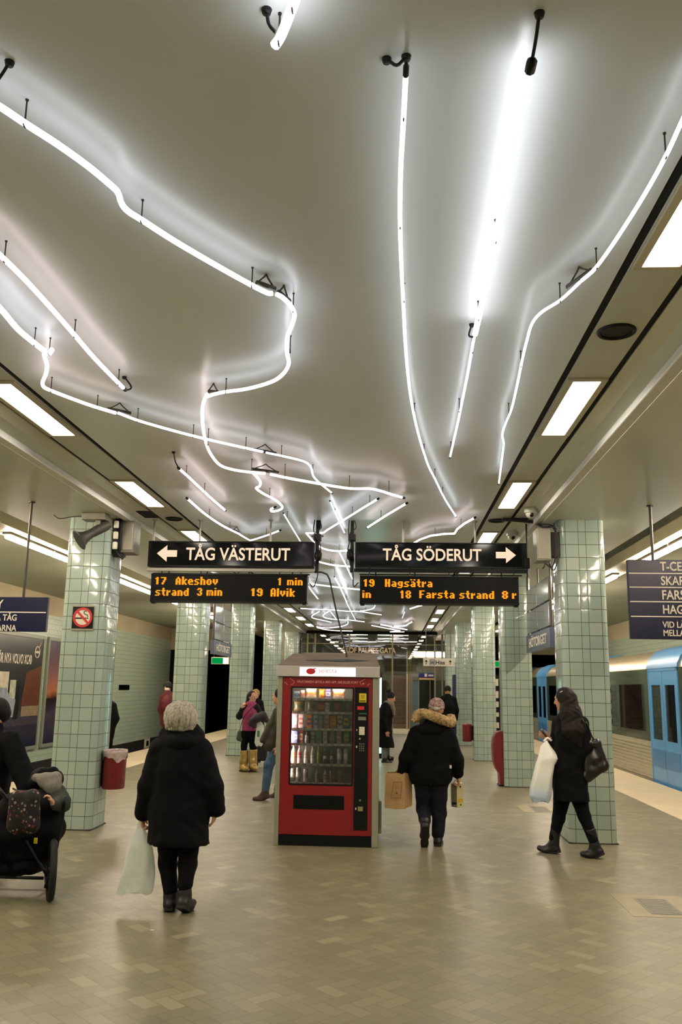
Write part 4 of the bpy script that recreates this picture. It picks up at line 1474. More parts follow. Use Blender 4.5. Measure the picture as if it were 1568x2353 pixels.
# welcome text on the red band
vs, fs = text_geom('VÄLKOMMEN! BETALA MED APP, SMS ELLER KORT', .05, Matrix.Identity(4), bold=.0008)
w_ = max(q.x for q in vs)
k_ = (vx(824, 1567) - vx(682.5, 1567)) / w_
G().add([(vx(682.5, 1567) + q.x * k_, VY - .002 - q.z * .4, vz(1569.8) + q.y * .95 * k_ * 1.25) for q in vs], fs).make('lettering', mat('faded_pink_print', (222, 150, 140), .5), vm)
g = G()
for (xa, ya, xb, yb) in ((654, 1567, 662, 1574), (666, 1558, 677, 1566), (677, 1566, 673, 1573), (673, 1573, 669, 1573), (827, 1567.5, 840, 1560), (827, 1567.5, 832, 1575), (844, 1575, 851, 1571)):
    g.tube([K(xa, ya, VY - .001), K(xb, yb, VY - .001)], .0028, 5)
g.ell(K(835, 1571, VY - .001), (.01, .002, .01), 10, 6)
g.make('printed_arrows', mat('faded_pink_print', (222, 150, 140), .5), vm)
# canopy: metal fascia with a lit name panel, dusty roof sloping up to the back
fx0, fx1 = X0 + .0, X1 + .01
G().prism([(VY - .045, ZT + .002), (VY - .045, ZF - .01), (VY - .02, ZF), (VY + .2, ZF + .02), (VY + .2, ZT + .002)], 'x', fx0 - .015, fx1).make('fascia', M_VFASCIA, vm)
lx0, lx1 = vx(690, 1545), vx(818, 1545)
G().box(lx0, lx1, VY - .052, VY - .044, ZT + .008, ZF - .014, .003).make('lit_name_panel', M_FASCIALIT, vm)
zl = (ZT + ZF) / 2
g = G().ell((vx(715.5, 1543), VY - .053, zl + .0), (.052, .003, .034), 20, 10)
g.tube([(vx(719, 1543), VY - .053, zl + .022), (vx(727.5, 1540), VY - .053, zl + .034)], .006, 6)
g.make('logo_emblem', M_LOGORED, vm)
vs, fs = text_geom('selecta', .075, Matrix.Identity(4))
G().add([(vx(733, 1543) + q.x, VY - .0525 - q.z * .3, zl - .012 + q.y) for q in vs], fs).make('lettering', M_LOGOGREY, vm)
rf = [(fx0 - .01, VY - .02, ZF), (fx1, VY - .02, ZF), (fx1 - .06, VY + DEP, ZF + .17), (fx0 + .07, VY + DEP, ZF + .17), (fx0 - .01, VY + DEP, ZT), (fx1, VY + DEP, ZT), (fx0 - .01, VY - .02, ZT + .01), (fx1, VY - .02, ZT + .01)]
G().add(rf, [(0, 1, 2, 3), (3, 2, 5, 4), (0, 3, 4, 6), (1, 7, 5, 2), (0, 6, 7, 1), (6, 4, 5, 7)]).make('roof', M_VROOF, vm)
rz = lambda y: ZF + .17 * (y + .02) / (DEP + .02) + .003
G().add([(x, VY + y, rz(y) + d) for x, y, d in ((fx0 + .28, .35, 0), (fx0 + .72, .29, .004), (fx1 - .14, .37, 0), (fx0 + .74, .48, 0), (fx0 + .5, .44, 0))] + [(x, VY + y, rz(y) - .002) for x, y in ((fx0 + .28, .35), (fx0 + .72, .29), (fx1 - .14, .37), (fx0 + .74, .48), (fx0 + .5, .44))], [(0, 1, 2, 3, 4), (9, 8, 7, 6, 5), (0, 5, 6, 1), (1, 6, 7, 2), (2, 7, 8, 3), (3, 8, 9, 4), (4, 9, 5, 0)]).make('roof_black_patch', M_BLACK, vm)  # thin black patch lying on the sloping roof
G().box(X1, X1 + .035, VY + .55, VY + .8, .06, .42, .01).make('side_grille', M_VTRIM, vm)


# ---------------------------------------------------------------- snacks and drinks behind the glass
def sn_mat(c, two=None):
    nm = 'wrapper_%d_%d_%d' % c + ('_%d_%d_%d' % two if two else '')
    if nm in MATS:
        return MATS[nm]
    T = NT(nm)
    co = T.coord('Generated')
    sx = T.n('ShaderNodeSeparateXYZ')
    T.l(co, sx.inputs[0])
    nz = T.noise(5.0, 3.0, co)
    f = T.math('ADD', sx.outputs[2], T.math('MULTIPLY', T.math('SUBTRACT', nz, .5), .5))
    two = two or tuple(int(q * .6) for q in c)
    col = T.ramp(f, [(.30, s2l(two)), (.36, s2l(c)), (.66, s2l(c)), (.72, s2l(two))])
    T.bsdf(col, .3, 0, nz, .25, .01)
    MATS[nm] = T.m
    return T.m


SN = []


def snack(kind, px0, px1, top, shelf, c, two, label, depth=.16, lean=0):
    x0, x1 = vx(620 + px0 / 4.903, 1690), vx(620 + px1 / 4.903, 1690)
    z0 = shelf_z[shelf] + .001
    z1 = min(vz(1500 + top / 4.903), (shelf_z[shelf - 1] - .025) if shelf else wz1 + .018)
    xc, w_, h = (x0 + x1) / 2, (x1 - x0), z1 - z0
    y = VY + .10
    grp = 'snacks and drinks in the vending machine'
    if kind == 'bag':
        n, m = 10, 10
        vs, fs = [], []
        for s in (0, 1):
            for i in range(m + 1):
                for j in range(n + 1):
                    u, v = j / n, i / m
                    bul = (math.sin(math.pi * u) * math.sin(math.pi * min(1, v * 1.02))) ** .55 * .035
                    zz = z0 + .0 + v * h
                    xx = x0 + w_ * u
                    pin = (1 - .06 * math.sin(math.pi * v))
                    vs.append((xc + (xx - xc) * pin, y + .045 + (bul if s else -bul), zz))
        o = (m + 1) * (n + 1)
        for s in (0, 1):
            for i in range(m):
                for j in range(n):
                    a = s * o + i * (n + 1) + j
                    fs.append((a, a + 1, a + n + 2, a + n + 1))
        t = G().add(vs, fs).make('snack_bag', sn_mat(c, two), None, label, 'snack', grp, smooth=True)
        g = G()
        for zz in (z1 - .008,):
            for j in range(12):
                xx = x0 + w_ * (j + .5) / 12
                g.box(xx - w_ / 30, xx + w_ / 30, y + .041, y + .049, zz - .004, zz + .006)
        g.make('crimped_seal', sn_mat(tuple(min(255, int(q * 1.15)) for q in c), c), t)
    elif kind == 'box':
        t = G().box(x0 + .002, x1 - .002, y, y + .07, z0, z1, .003).make('snack_box', sn_mat(c, two), None, label, 'snack', grp)
        G().box(x0 + w_ * .2, x1 - w_ * .2, y - .001, y, z0 + h * .3, z0 + h * .7).make('front_label', sn_mat(two or (230, 220, 200), c), t)
    elif kind == 'bar':
        M_ = Matrix.Translation((xc, y + .03, z0)) @ Matrix.Rotation(lean, 4, 'Y')
        ww = w_ / 2
        g = G(M_).prism([(-ww, 0), (ww, 0), (ww * .92, h * .06), (ww * .92, h * .94), (ww, h), (-ww, h), (-ww * .92, h * .94), (-ww * .92, h * .06)], 'y', -.012, .012)
        t = g.make('snack_bar', sn_mat(c, two), None, label, 'snack', grp)
        G(M_).box(-ww * .7, ww * .7, -.014, -.012, h * .25, h * .75, .001).make('front_label', sn_mat(two or (220, 210, 190), c), t)
    elif kind in ('bottle', 'clear'):
        r = w_ * .42
        prof = [(r * .85, 0), (r, .012), (r, h * .30), (r * .93, h * .34), (r * .93, h * .52), (r, h * .56), (r * .9, h * .66), (r * .42, h * .84), (r * .36, h * .88), (r * .36, h * .93)]
        body = glass('bottle_plastic', (200, 205, 200), .06) if kind == 'clear' else sn_mat(c, two)
        t = G().lathe(prof, (xc, y + r, z0), 18).make('drink_bottle', body, None, label, 'drink', grp, smooth='auto')
        G().lathe([(r * .43, h * .92), (r * .43, h * .995), (r * .3, h)], (xc, y + r, z0), 14).make('cap', sn_mat(two or (230, 230, 230)), t, smooth='auto')
        G().lathe([(r * .96, h * .335), (r * .97, h * .34), (r * .97, h * .515), (r * .96, h * .52)], (xc, y + r, z0), 18).make('label_band', sn_mat(two or (220, 220, 220), c), t, smooth='auto')
    else:
        r = w_ * .45
        t = G().lathe([(r * .8, 0), (r, .008), (r, h * .88), (r * .82, h * .97), (r * .82, h), (r * .7, h - .004)], (xc, y + r, z0), 18).make('drink_can', sn_mat(c, two), None, label, 'drink', grp, smooth='auto')
        G().lathe([(r * .70, h - .005), (r * .68, h - .003)], (xc, y + r, z0), 16).make('can_lid', M_STEEL, t)
    SN.append(t)
    return t


RED, ORA, YEL, TAN = (176, 52, 44), (206, 120, 40), (216, 168, 50), (196, 138, 78)
SNACKS = [
    ('box', 252, 318, 440, 0, (40, 44, 50), (110, 130, 140), 'black snack box, leftmost on the vending machine\'s top shelf'),
    ('bag', 322, 374, 425, 0, (170, 84, 70), (206, 170, 150), 'narrow dull red bag, second on the vending machine\'s top shelf'),
    ('bag', 384, 508, 405, 0, TAN, (232, 214, 190), 'wide tan crisp bag, left one on the vending machine\'s top shelf'),
    ('bag', 532, 606, 410, 0, YEL, ORA, 'yellow snack bag in the middle of the vending machine\'s top shelf'),
    ('box', 610, 672, 412, 0, (206, 200, 206), (110, 100, 140), 'white and violet snack pack on the vending machine\'s top shelf'),
    ('bag', 688, 836, 405, 0, (206, 146, 88), (236, 220, 200), 'wide tan crisp bag, right one on the vending machine\'s top shelf'),
    ('bag', 246, 376, 545, 1, (70, 84, 48), (120, 96, 60), 'dark green crisp bag, leftmost on the vending machine\'s second shelf'),
    ('bag', 398, 498, 545, 1, (104, 84, 60), (130, 120, 100), 'brown crisp bag on the vending machine\'s second shelf'),
    ('box', 530, 604, 560, 1, (190, 104, 48), (150, 70, 50), 'orange snack pack on the vending machine\'s second shelf'),
    ('box', 606, 662, 560, 1, (140, 116, 150), (190, 180, 190), 'lilac snack pack on the vending machine\'s second shelf'),
    ('bag', 704, 802, 545, 1, (130, 52, 46), (150, 90, 70), 'red crisp bag on the vending machine\'s second shelf'),
    ('box', 842, 924, 540, 1, (96, 30, 34), (60, 40, 44), 'maroon snack box, rightmost on the vending machine\'s second shelf'),
    ('bar', 232, 292, 700, 2, (224, 216, 224), (180, 140, 160), 'white wrapped bar, leftmost on the vending machine\'s third shelf'),
    ('bar', 306, 366, 700, 2, (206, 120, 110), (240, 220, 220), 'pink wrapped bar on the vending machine\'s third shelf'),
    ('bar', 400, 462, 705, 2, (72, 62, 110), ORA, 'violet and orange bar on the vending machine\'s third shelf'),
    ('bar', 482, 530, 705, 2, (64, 76, 128), (150, 150, 180), 'blue bar, left one on the vending machine\'s third shelf'),
    ('bar', 536, 584, 705, 2, (74, 84, 130), (120, 110, 110), 'blue grey bar, right one on the vending machine\'s third shelf'),
    ('bar', 602, 660, 705, 2, (92, 78, 70), (150, 130, 120), 'brown bar on the vending machine\'s third shelf'),
    ('box', 668, 742, 700, 2, ORA, (170, 90, 40), 'bright orange snack box on the vending machine\'s third shelf'),
    ('bar', 750, 816, 700, 2, (120, 44, 52), (190, 170, 170), 'maroon bar on the vending machine\'s third shelf'),
    ('bar', 822, 886, 695, 2, (206, 164, 50), (60, 70, 130), 'yellow and blue bar on the vending machine\'s third shelf'),
    ('bar', 896, 932, 705, 2, (80, 96, 120), (130, 150, 150), 'slim blue grey bar, rightmost on the vending machine\'s third shelf'),
    ('box', 226, 306, 890, 3, (214, 214, 234), (130, 140, 190), 'white and blue pack, leftmost on the vending machine\'s fourth shelf'),
    ('bar', 312, 366, 880, 3, (220, 200, 190), (190, 90, 80), 'white and red bar on the vending machine\'s fourth shelf'),
    ('bottle', 380, 436, 900, 3, (210, 205, 200), (120, 120, 120), 'small white bottle on the vending machine\'s fourth shelf'),
    ('bar', 450, 502, 900, 3, (70, 66, 60), (150, 150, 140), 'dark bar on the vending machine\'s fourth shelf'),
    ('bar', 512, 580, 885, 3, (60, 90, 110), (90, 130, 90), 'blue green bar on the vending machine\'s fourth shelf'),
    ('bar', 592, 642, 880, 3, (130, 126, 116), (190, 186, 176), 'grey bar on the vending machine\'s fourth shelf'),
    ('bar', 664, 722, 880, 3, (120, 112, 66), (84, 90, 60), 'olive bar on the vending machine\'s fourth shelf'),
    ('bar', 746, 802, 880, 3, (140, 84, 76), (170, 150, 140), 'dull red bar on the vending machine\'s fourth shelf'),
    ('bar', 832, 890, 880, 3, (168, 164, 70), (90, 110, 60), 'yellow green bar, rightmost on the vending machine\'s fourth shelf'),
    ('bottle', 226, 296, 1050, 4, (230, 180, 90), (240, 220, 190), 'yellow juice bottle, leftmost on the vending machine\'s fifth shelf'),
    ('bottle', 296, 362, 1060, 4, (200, 90, 84), (236, 200, 200), 'red drink bottle on the vending machine\'s fifth shelf'),
    ('bottle', 372, 436, 1060, 4, (214, 180, 170), (240, 230, 225), 'pale pink drink bottle on the vending machine\'s fifth shelf'),
    ('bottle', 446, 512, 1050, 4, (190, 188, 160), (220, 220, 200), 'pale beige drink bottle on the vending machine\'s fifth shelf'),
    ('bottle', 518, 576, 1060, 4, (150, 170, 84), (110, 140, 70), 'green drink bottle on the vending machine\'s fifth shelf'),
    ('clear', 590, 648, 1090, 4, (200, 200, 200), (180, 184, 184), 'clear water bottle, left one on the vending machine\'s fifth shelf'),
    ('clear', 668, 722, 1090, 4, (200, 200, 200), (150, 156, 160), 'clear water bottle, middle one on the vending machine\'s fifth shelf'),
    ('can', 752, 812, 1085, 4, (220, 220, 224), (160, 160, 170), 'silver drink can on the vending machine\'s fifth shelf, left'),
    ('can', 826, 884, 1085, 4, (236, 236, 240), (190, 190, 196), 'white drink can on the vending machine\'s fifth shelf, right'),
    ('can', 228, 284, 1320, 5, (170, 168, 160), (100, 98, 92), 'grey drink can, leftmost on the vending machine\'s bottom shelf'),
    ('can', 288, 352, 1310, 5, (186, 186, 180), (120, 116, 110), 'pale grey can, second on the vending machine\'s bottom shelf'),
    ('can', 372, 434, 1325, 5, (140, 138, 128), (180, 176, 168), 'grey banded can, third on the vending machine\'s bottom shelf'),
    ('bottle', 506, 564, 1320, 5, (84, 86, 70), (130, 130, 110), 'dark green bottle on the vending machine\'s bottom shelf'),
    ('bottle', 598, 656, 1330, 5, (90, 88, 80), (160, 156, 150), 'dark grey bottle on the vending machine\'s bottom shelf'),
    ('can', 668, 724, 1335, 5, (120, 84, 76), (90, 84, 80), 'dull red can on the vending machine\'s bottom shelf'),
    ('can', 764, 836, 1340, 5, (98, 92, 80), (130, 100, 90), 'wide brown can, rightmost on the vending machine\'s bottom shelf'),
]
for s_ in SNACKS:
    snack(*s_)
# ================================================================== train on the right
TX = 5.2
M_TSTEEL = mat('train_steel', (178, 170, 146), .4, .35, var=.06, scale=3)
M_TROOF = mat('train_roof_steel', (190, 178, 148), .28, .75)
M_TBLUE = mat('train_blue_paint', (84, 146, 196), .3, var=.05, scale=3)
M_TBLUED = mat('train_blue_lower', (60, 116, 168), .35, var=.06, scale=3)
M_TBAND = mat('train_window_band', (60, 70, 56), .1, spec=.8)
M_TWIN = glass('train_window', (150, 156, 140), .12)
M_TINT = mat('train_interior', (84, 78, 62), .6)
M_TUND = mat('train_underframe', (20, 19, 18), .8)
tr_ = thing('metro_train', (6.5, 25, -1.1), 'steel metro train with blue doors at the right platform', 'train')
TY0, TY1 = 6.0, 52.0
doors = [10.45, 17.25, 24.05, 30.85, 37.65, 44.45]
DW = .92
segs = []
a = TY0
for d in doors:
    segs.append((a, d - DW))
    a = d + DW
segs.append((a, TY1))
side = [(5.24, -.12), (5.20, .0), (5.20, .72)]
g = G()
for (p, q) in segs:
    g.box(TX, TX + .06, p, q, -.1, .74)
    for k in range(11):
        z = -.04 + k * .068
        g.box(TX - .012, TX, p, q, z, z + .03)
g.make('lower_side', M_TSTEEL, tr_)
g = G()
for (p, q) in segs:
    if q - p < 3:
        wins = [(p + .12, q - .12)]
    else:
        wins = [(p + .35, (p + q) / 2 - .12), ((p + q) / 2 + .12, q - .35)] if q - p < 8 else []
    zs0, zs1 = .92, 1.86
    g.box(TX, TX + .05, p, q, .74, zs0)
    g.box(TX, TX + .05, p, q, zs1, 2.16)
    c = p
    for (u, v) in wins:
        g.box(TX, TX + .05, c, u, zs0, zs1)
        c = v
    g.box(TX, TX + .05, c, q, zs0, zs1)
    for (u, v) in wins:
        G().box(TX + .012, TX + .022, u, v, zs0, zs1).make('window', M_TWIN, tr_)
g.make('window_band', M_TBAND, tr_)
roof = [(5.2, 2.16), (5.22, 2.22), (5.28, 2.34), (5.40, 2.46), (5.62, 2.55), (6.0, 2.6), (7.0, 2.6), (7.4, 2.55), (7.65, 2.45), (7.8, 2.3), (7.84, 2.16), (7.75, 2.16), (5.3, 2.16)]
G().prism(roof, 'y', TY0, TY1).make('roof', M_TROOF, tr_, smooth='auto')
G().box(TX + .02, 7.8, TY0, TY1, -.16, -.06).make('floor_frame', M_TUND, tr_)
G().box(5.4, 7.7, TY0, TY1, -1.0, -.16).make('underframe', M_TUND, tr_)
G().box(7.74, 7.8, TY0, TY1, -.06, 2.16).make('far_side', M_TINT, tr_)
M_TLAMP = emit('train_lamp', (255, 226, 190), 1.6)
G().box(6.1, 6.2, TY0 + .5, TY1 - .5, 2.14, 2.155).make('ceiling_lamp', M_TLAMP, tr_)
for i, d in enumerate(doors):
    dr = G()
    z0, z1, w0, w1 = -.1, 2.1, .80, 1.84
    for s in (-1, 1):
        ya, yb = (d - DW + .06, d - .008) if s < 0 else (d + .008, d + DW - .06)
        m = .13
        dr.box(TX - .012, TX + .03, ya, yb, z0, w0)
        dr.box(TX - .012, TX + .03, ya, yb, w1, z1)
        dr.box(TX - .012, TX + .03, ya, ya + m, w0, w1)
        dr.box(TX - .012, TX + .03, yb - m, yb, w0, w1)
    o = dr.make('door', M_TBLUE, tr_)
    for s in (-1, 1):
        ya, yb = (d - DW + .06, d - .008) if s < 0 else (d + .008, d + DW - .06)
        G().box(TX + .004, TX + .012, ya + .13, yb - .13, w0, w1).make('door_window', M_TWIN, o)
        G().box(TX - .02, TX - .012, ya + .01, yb - .01, .3, .62, .002).make('kick_panel', M_TBLUED, o)
    fr = G()
    fr.box(TX - .02, TX + .06, d - DW, d - DW + .055, -.1, 2.16, .008).box(TX - .02, TX + .06, d + DW - .055, d + DW, -.1, 2.16, .008)
    fr.box(TX - .02, TX + .06, d - DW, d + DW, 2.1, 2.16, .006)
    fr.make('door_frame', M_TBLUE, tr_)
    hood = [(5.17, 2.16), (5.185, 2.24), (5.25, 2.37), (5.38, 2.50), (5.62, 2.59), (6.0, 2.63), (6.0, 2.5), (5.3, 2.1)]
    G().prism(hood, 'y', d - DW - .05, d + DW + .05).make('roof_hood', M_TBLUE, tr_, smooth='auto')

# ================================================================== glass wall and the hall beyond it
GY = 33.9
M_POST = mat('glass_wall_post', (150, 142, 116), .4, .4)
M_GWALL = glass('glass_wall_pane', (214, 216, 206), .10)
M_STONE = mat('hall_granite', (122, 104, 84), .55, var=.15, scale=12)
M_HALLWALL = mat('hall_steel_cladding', (136, 128, 108), .4, .3, var=.12, scale=2)
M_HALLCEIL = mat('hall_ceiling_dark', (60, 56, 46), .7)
M_HALLFLOOR = M_STRIPE
M_LIGHTFR = M_PANELFRAME
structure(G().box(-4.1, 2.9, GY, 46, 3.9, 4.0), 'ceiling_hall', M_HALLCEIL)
structure(G().box(-4.3, -4.1, GY, 46, 0, 3.9), 'wall_hall_left', M_HALLWALL)
structure(G().box(2.9, 3.1, GY + .3, 46, 0, 3.9), 'wall_hall_right', M_HALLWALL)
structure(G().box(-4.1, 2.9, 45.6, 45.8, 0, 3.9), 'wall_hall_end', M_HALLWALL)
structure(G().box(-4.0, 2.9, GY + .1, 45.6, .0, .004), 'floor_hall', M_HALLFLOOR)
structure(G().box(-3.5, 2.03, GY - .05, GY + .1, 3.74, 3.96), 'trim_9', M_DARK)
gw = thing('glass_wall', (-.7, GY, 0), 'glazed partition with slim posts across the platform end', 'partition')
for x0, x1, zz in ((-3.5, -3.25, 0), (-3.25, -1.62, 0), (-1.62, .03, 0), (.07, 1.66, 2.25), (1.70, 2.03, 0)):
    G().box(x0, x1, GY + .015, GY + .025, max(zz, 0), 3.34).make('pane', M_GWALL, gw)
    G().box(x0, x1, GY + .015, GY + .025, 3.37, 3.74).make('pane', M_GWALL, gw)
for x, top in ((-3.25, 3.74), (-2.95, 3.74), (-1.62, 3.74), (.05, 3.74), (1.68, 3.74), (1.96, 3.74)):
    G().box(x - .03, x + .03, GY - .01, GY + .05, 0, top, .006).make('post', M_POST, gw)
G().box(-3.5, 2.03, GY, GY + .04, 3.34, 3.37).make('rail', M_POST, gw)
G().box(-3.5, .05, GY, GY + .04, 2.93, 3.0).make('rail', M_POST, gw)

t = thing('street_exit_sign', (-1.0, 36, 3.1), 'dark blue street name sign lit in orange behind the glass wall', 'sign')
xa, xb = K(742, 1490, 36).x, K(908, 1490, 36).x
z0, z1 = K(820, 1503, 36).z, K(820, 1478, 36).z
G().box(xa, xb, 36, 36.15, z0, z1, .006).make('sign_box', mat('street_sign_blue', (34, 34, 58), .3), t)
vs, fs = text_geom('OLOF PALMES GATA', .3, Matrix.Identity(4), bold=.006)
k_ = (K(912, 1490, 36).x - .04 - K(785, 1490, 36).x) / max(q.x for q in vs)
G().add([(K(785, 1490, 36).x + q.x * k_, 35.996 - q.z, K(840, 1500, 36).z + q.y * 1.0) for q in vs], fs).make('lettering', emit('street_sign_letters', (255, 200, 150), 1.2), t)
for x in (xa + .2, xb - .2):
    G().cyl((x, 36.07, z1), (x, 36.07, 3.9), .02, 8).make('pole', M_POLE, t)

M_BOXLAMP = mat('lamp_box', (104, 98, 80), .5)
M_BOXLIT = emit('lamp_box_light', (255, 232, 200), 8)
for (pa, pb, lab) in ((757, 779, 'square hanging lamp box behind the glass wall, left'), (845, 868, 'square hanging lamp box behind the glass wall, middle'), (939, 961, 'square hanging lamp box behind the glass wall, right')):
    xa, xb = K(pa, 1465, 35).x, K(pb, 1465, 35).x
    zb = K((pa + pb) / 2, 1474, 35).z
    t = thing('lamp_box', ((xa + xb) / 2, 35.2, zb), lab, 'lamp', 'hanging lamp boxes behind the glass wall')
    G().box(xa, xb, 35, 35.4, zb, 3.9, .008).make('housing', M_BOXLAMP, t)
    G().box(xa + .03, xb - .03, 35.03, 35.37, zb - .012, zb + .001).make('diffuser', M_BOXLIT, t)

# stairs going up behind the glass wall
g = G()
ns = 14
for k in range(ns):
    g.box(-.6, .9, 38.4 + k * .3, 45.6, k * .165, (k + 1) * .165)
structure(g, 'trim_stairs', M_STONE)
for yy in (36.6, 39.2, 41.8):  # added lights, out of view, that brighten the hall and stairs
    t = thing('hall_fill_light', (-.6, yy, 3.86), 'added fill light under the hall ceiling beyond the glass wall, %s' % {36.6: 'nearest', 39.2: 'middle', 41.8: 'farthest'}[yy], 'ceiling light', 'added hall fill lights')
    G().box(-1.9, .9, yy - .12, yy + .12, 3.87, 3.9, .004).make('frame', M_LIGHTFR, t)
    G().box(-1.85, .85, yy - .09, yy + .09, 3.862, 3.87).make('diffuser', M_PANEL, t)
structure(G().box(-.75, -.6, 38.0, 45.6, 0, 2.6), 'wall_stair_left', M_HALLWALL)
t = thing('stair_rail', (.86, 41, 0), 'tall metal edge and rail beside the hall stairs', 'rail')
G().box(K(934, 1600, 37.9).x, K(938, 1600, 37.9).x, 37.9, 38.0, 0, 3.3, .01).make('post', M_STRIPE, t)
G().box(K(939.5, 1600, 37.9).x, K(944, 1600, 37.9).x, 37.9, 38.0, 0, 3.3, .01).make('post', M_POST, t)

# lift enclosure
t = thing('lift', (1.7, 38.2, 0), 'lift with dark glass doors in a steel enclosure behind the glass wall', 'lift')
M_LIFTW = mat('lift_enclosure', (168, 166, 152), .4, .2)
M_LIFTG = mat('lift_door_glass', (38, 44, 36), .1, spec=.7)
xl0, xr0 = K(945, 1600, 38).x, K(1046, 1600, 38).x
g = G().box(xl0, xr0, 38.1, 39.6, 2.2, 3.2).box(xl0, xl0 + .08, 38.1, 39.6, 0, 2.2).box(xr0 - .1, xr0, 38.1, 39.6, 0, 2.2).box(K(962, 1600, 38).x, K(964, 1600, 38).x, 38.1, 38.2, 0, 2.2)
g.make('enclosure', M_LIFTW, t)
G().box(xl0 + .08, K(962, 1600, 38).x, 38.14, 38.18, 0, 2.2).make('side_pane', mat('lift_side_pane', (120, 146, 158), .15), t)
G().box(K(964, 1600, 38).x, K(988, 1600, 38).x, 38.14, 38.18, 0, 2.05).make('door', M_LIFTG, t)
G().box(K(990, 1600, 38).x, xr0 - .1, 38.14, 38.18, 0, 2.05).make('door', M_LIFTG, t)
G().box(K(988, 1600, 38).x, K(990, 1600, 38).x, 38.10, 38.2, 0, 2.05).make('door_edge', M_STEEL, t)
G().box(xl0 + .08, xr0 - .1, 38.1, 38.2, 2.05, 2.2).make('lintel', M_STEEL, t)
G().box(xl0 - .05, xl0 + .08, 38.06, 38.1, 0, .3).make('base_block', mat('teal_plinth', (110, 170, 150), .5), t)
t = thing('lift_sign', (1.5, 38.05, 2.2), 'small blue lift sign above the lift doors', 'sign')
xa, xb = K(963, 1551, 38).x, K(998, 1551, 38).x
G().box(xa, xb, 37.98, 38.05, K(980, 1556.5, 38).z, K(980, 1545.5, 38).z).make('panel', mat('lift_sign_blue', (40, 44, 130), .4), t)
G().box(xa, xb, 37.98, 38.05, K(980, 1562, 38).z, K(980, 1558, 38).z).make('strip', mat('lift_sign_strip', (196, 168, 110), .4), t)
g = G().box(K(976, 1551, 38).x, K(982, 1551, 38).x, 37.97, 37.981, K(980, 1555, 38).z, K(980, 1547, 38).z)
for k in range(4):
    g.box(K(985 + 3 * k, 1551, 38).x, K(987 + 3 * k, 1551, 38).x, 37.97, 37.981, K(980, 1554, 38).z, K(980, 1550, 38).z)
g.make('pictogram', M_WHITEPRINT, t)
t = thing('wall_lamp', (1.6, 37.6, 3.0), 'bright wall lamp over the lift', 'lamp')
xa, xb = K(953, 1504, 37.6).x, K(1019, 1504, 37.6).x
G().box(xa - .05, xb + .05, 37.7, 38.05, K(985, 1512, 37.6).z, K(985, 1496, 37.6).z).make('housing', M_LIFTW, t)
G().tube([(xa, 37.66, K(985, 1504, 37.6).z), (xb, 37.66, K(985, 1504, 37.6).z)], .1, 12).make('tube', emit('hall_lamp', (255, 232, 224), 22), t, smooth=True)

t = thing('lift_direction_sign', (1.65, 31, 2.5), 'white hanging sign with the lift symbol and two up arrows', 'sign')
xa, xb = K(973, 1521, 31).x, K(1043, 1521, 31).x
z0, z1 = K(1008, 1531, 31).z, K(1008, 1513, 31).z
G().box(xa, xb, 31, 31.08, z0, z1, .006).make('panel', mat('lift_sign_white', (214, 208, 188), .5), t)
for x in (xa + .1, xb - .1):
    G().cyl((x, 31.04, z1), (x, 31.04, 3.8), .012, 8).make('pole', M_POLE, t)
zc, hh = (z0 + z1) / 2, (z1 - z0)
vs, fs = text_geom('Hiss', hh * .72, Matrix.Identity(4), bold=.004)
g = G().add([(K(1001, 1521, 31).x + q.x, 30.997 - q.z, zc - hh * .26 + q.y) for q in vs], fs)
g.make('lettering', M_BLACK, t)
g = G()
for px in (980, 1035):
    x = K(px, 1521, 31).x
    g.box(x - .012, x + .012, 30.994, 30.999, zc - .07, zc + .05)
    g.prism([(x - .055, zc + .02), (x, zc + .085), (x + .055, zc + .02), (x + .035, zc + .005), (x, zc + .045), (x - .035, zc + .005)], 'y', 30.994, 30.999)
x = K(994, 1521, 31).x
g.box(x - .085, x + .085, 30.992, 30.998, zc + .085, zc + .1).box(x - .085, x + .085, 30.992, 30.998, zc - .1, zc - .085)
g.box(x - .09, x - .075, 30.992, 30.998, zc - .1, zc + .1).box(x + .075, x + .09, 30.992, 30.998, zc - .1, zc + .1)
for dx in (-.045, 0, .045):
    g.box(x + dx - .014, x + dx + .014, 30.992, 30.998, zc - .06, zc + .03)
    g.ell((x + dx, 30.995, zc + .05), (.014, .003, .014), 10, 6)
g.make('pictogram', M_BLACK, t)

t = thing('info_board', (1.93, 26.9, 0), 'tall narrow dark blue board standing edge on by the fourth right column', 'board')
G().box(1.885, 1.955, 26.7, 27.35, .05, 2.13, .01).make('panel', mat('board_blue', (34, 34, 76), .3), t)
G().box(1.86, 1.98, 26.65, 27.4, 0, .05, .004).make('foot', M_BLACK, t)

t = thing('ad_totem', (-.3, 22.1, 0), 'lit cyan white advertising totem behind the vending machine', 'screen')
Mr = Matrix.Translation((-.30, 22.1, 0)) @ Matrix.Rotation(math.radians(33), 4, 'Z')
G(Mr).box(-.42, .10, 0, .16, 0, 2.08, .012).make('case', M_BLACK, t)
G(Mr).box(-.40, .075, -.006, .001, .12, 1.95).make('screen', emit('totem_screen', (190, 255, 240), 2.2), t)
# ================================================================== people: smooth blended bodies and clothes
def npv(v):
    return np.array((v[0], v[1], v[2]), dtype=np.float64)


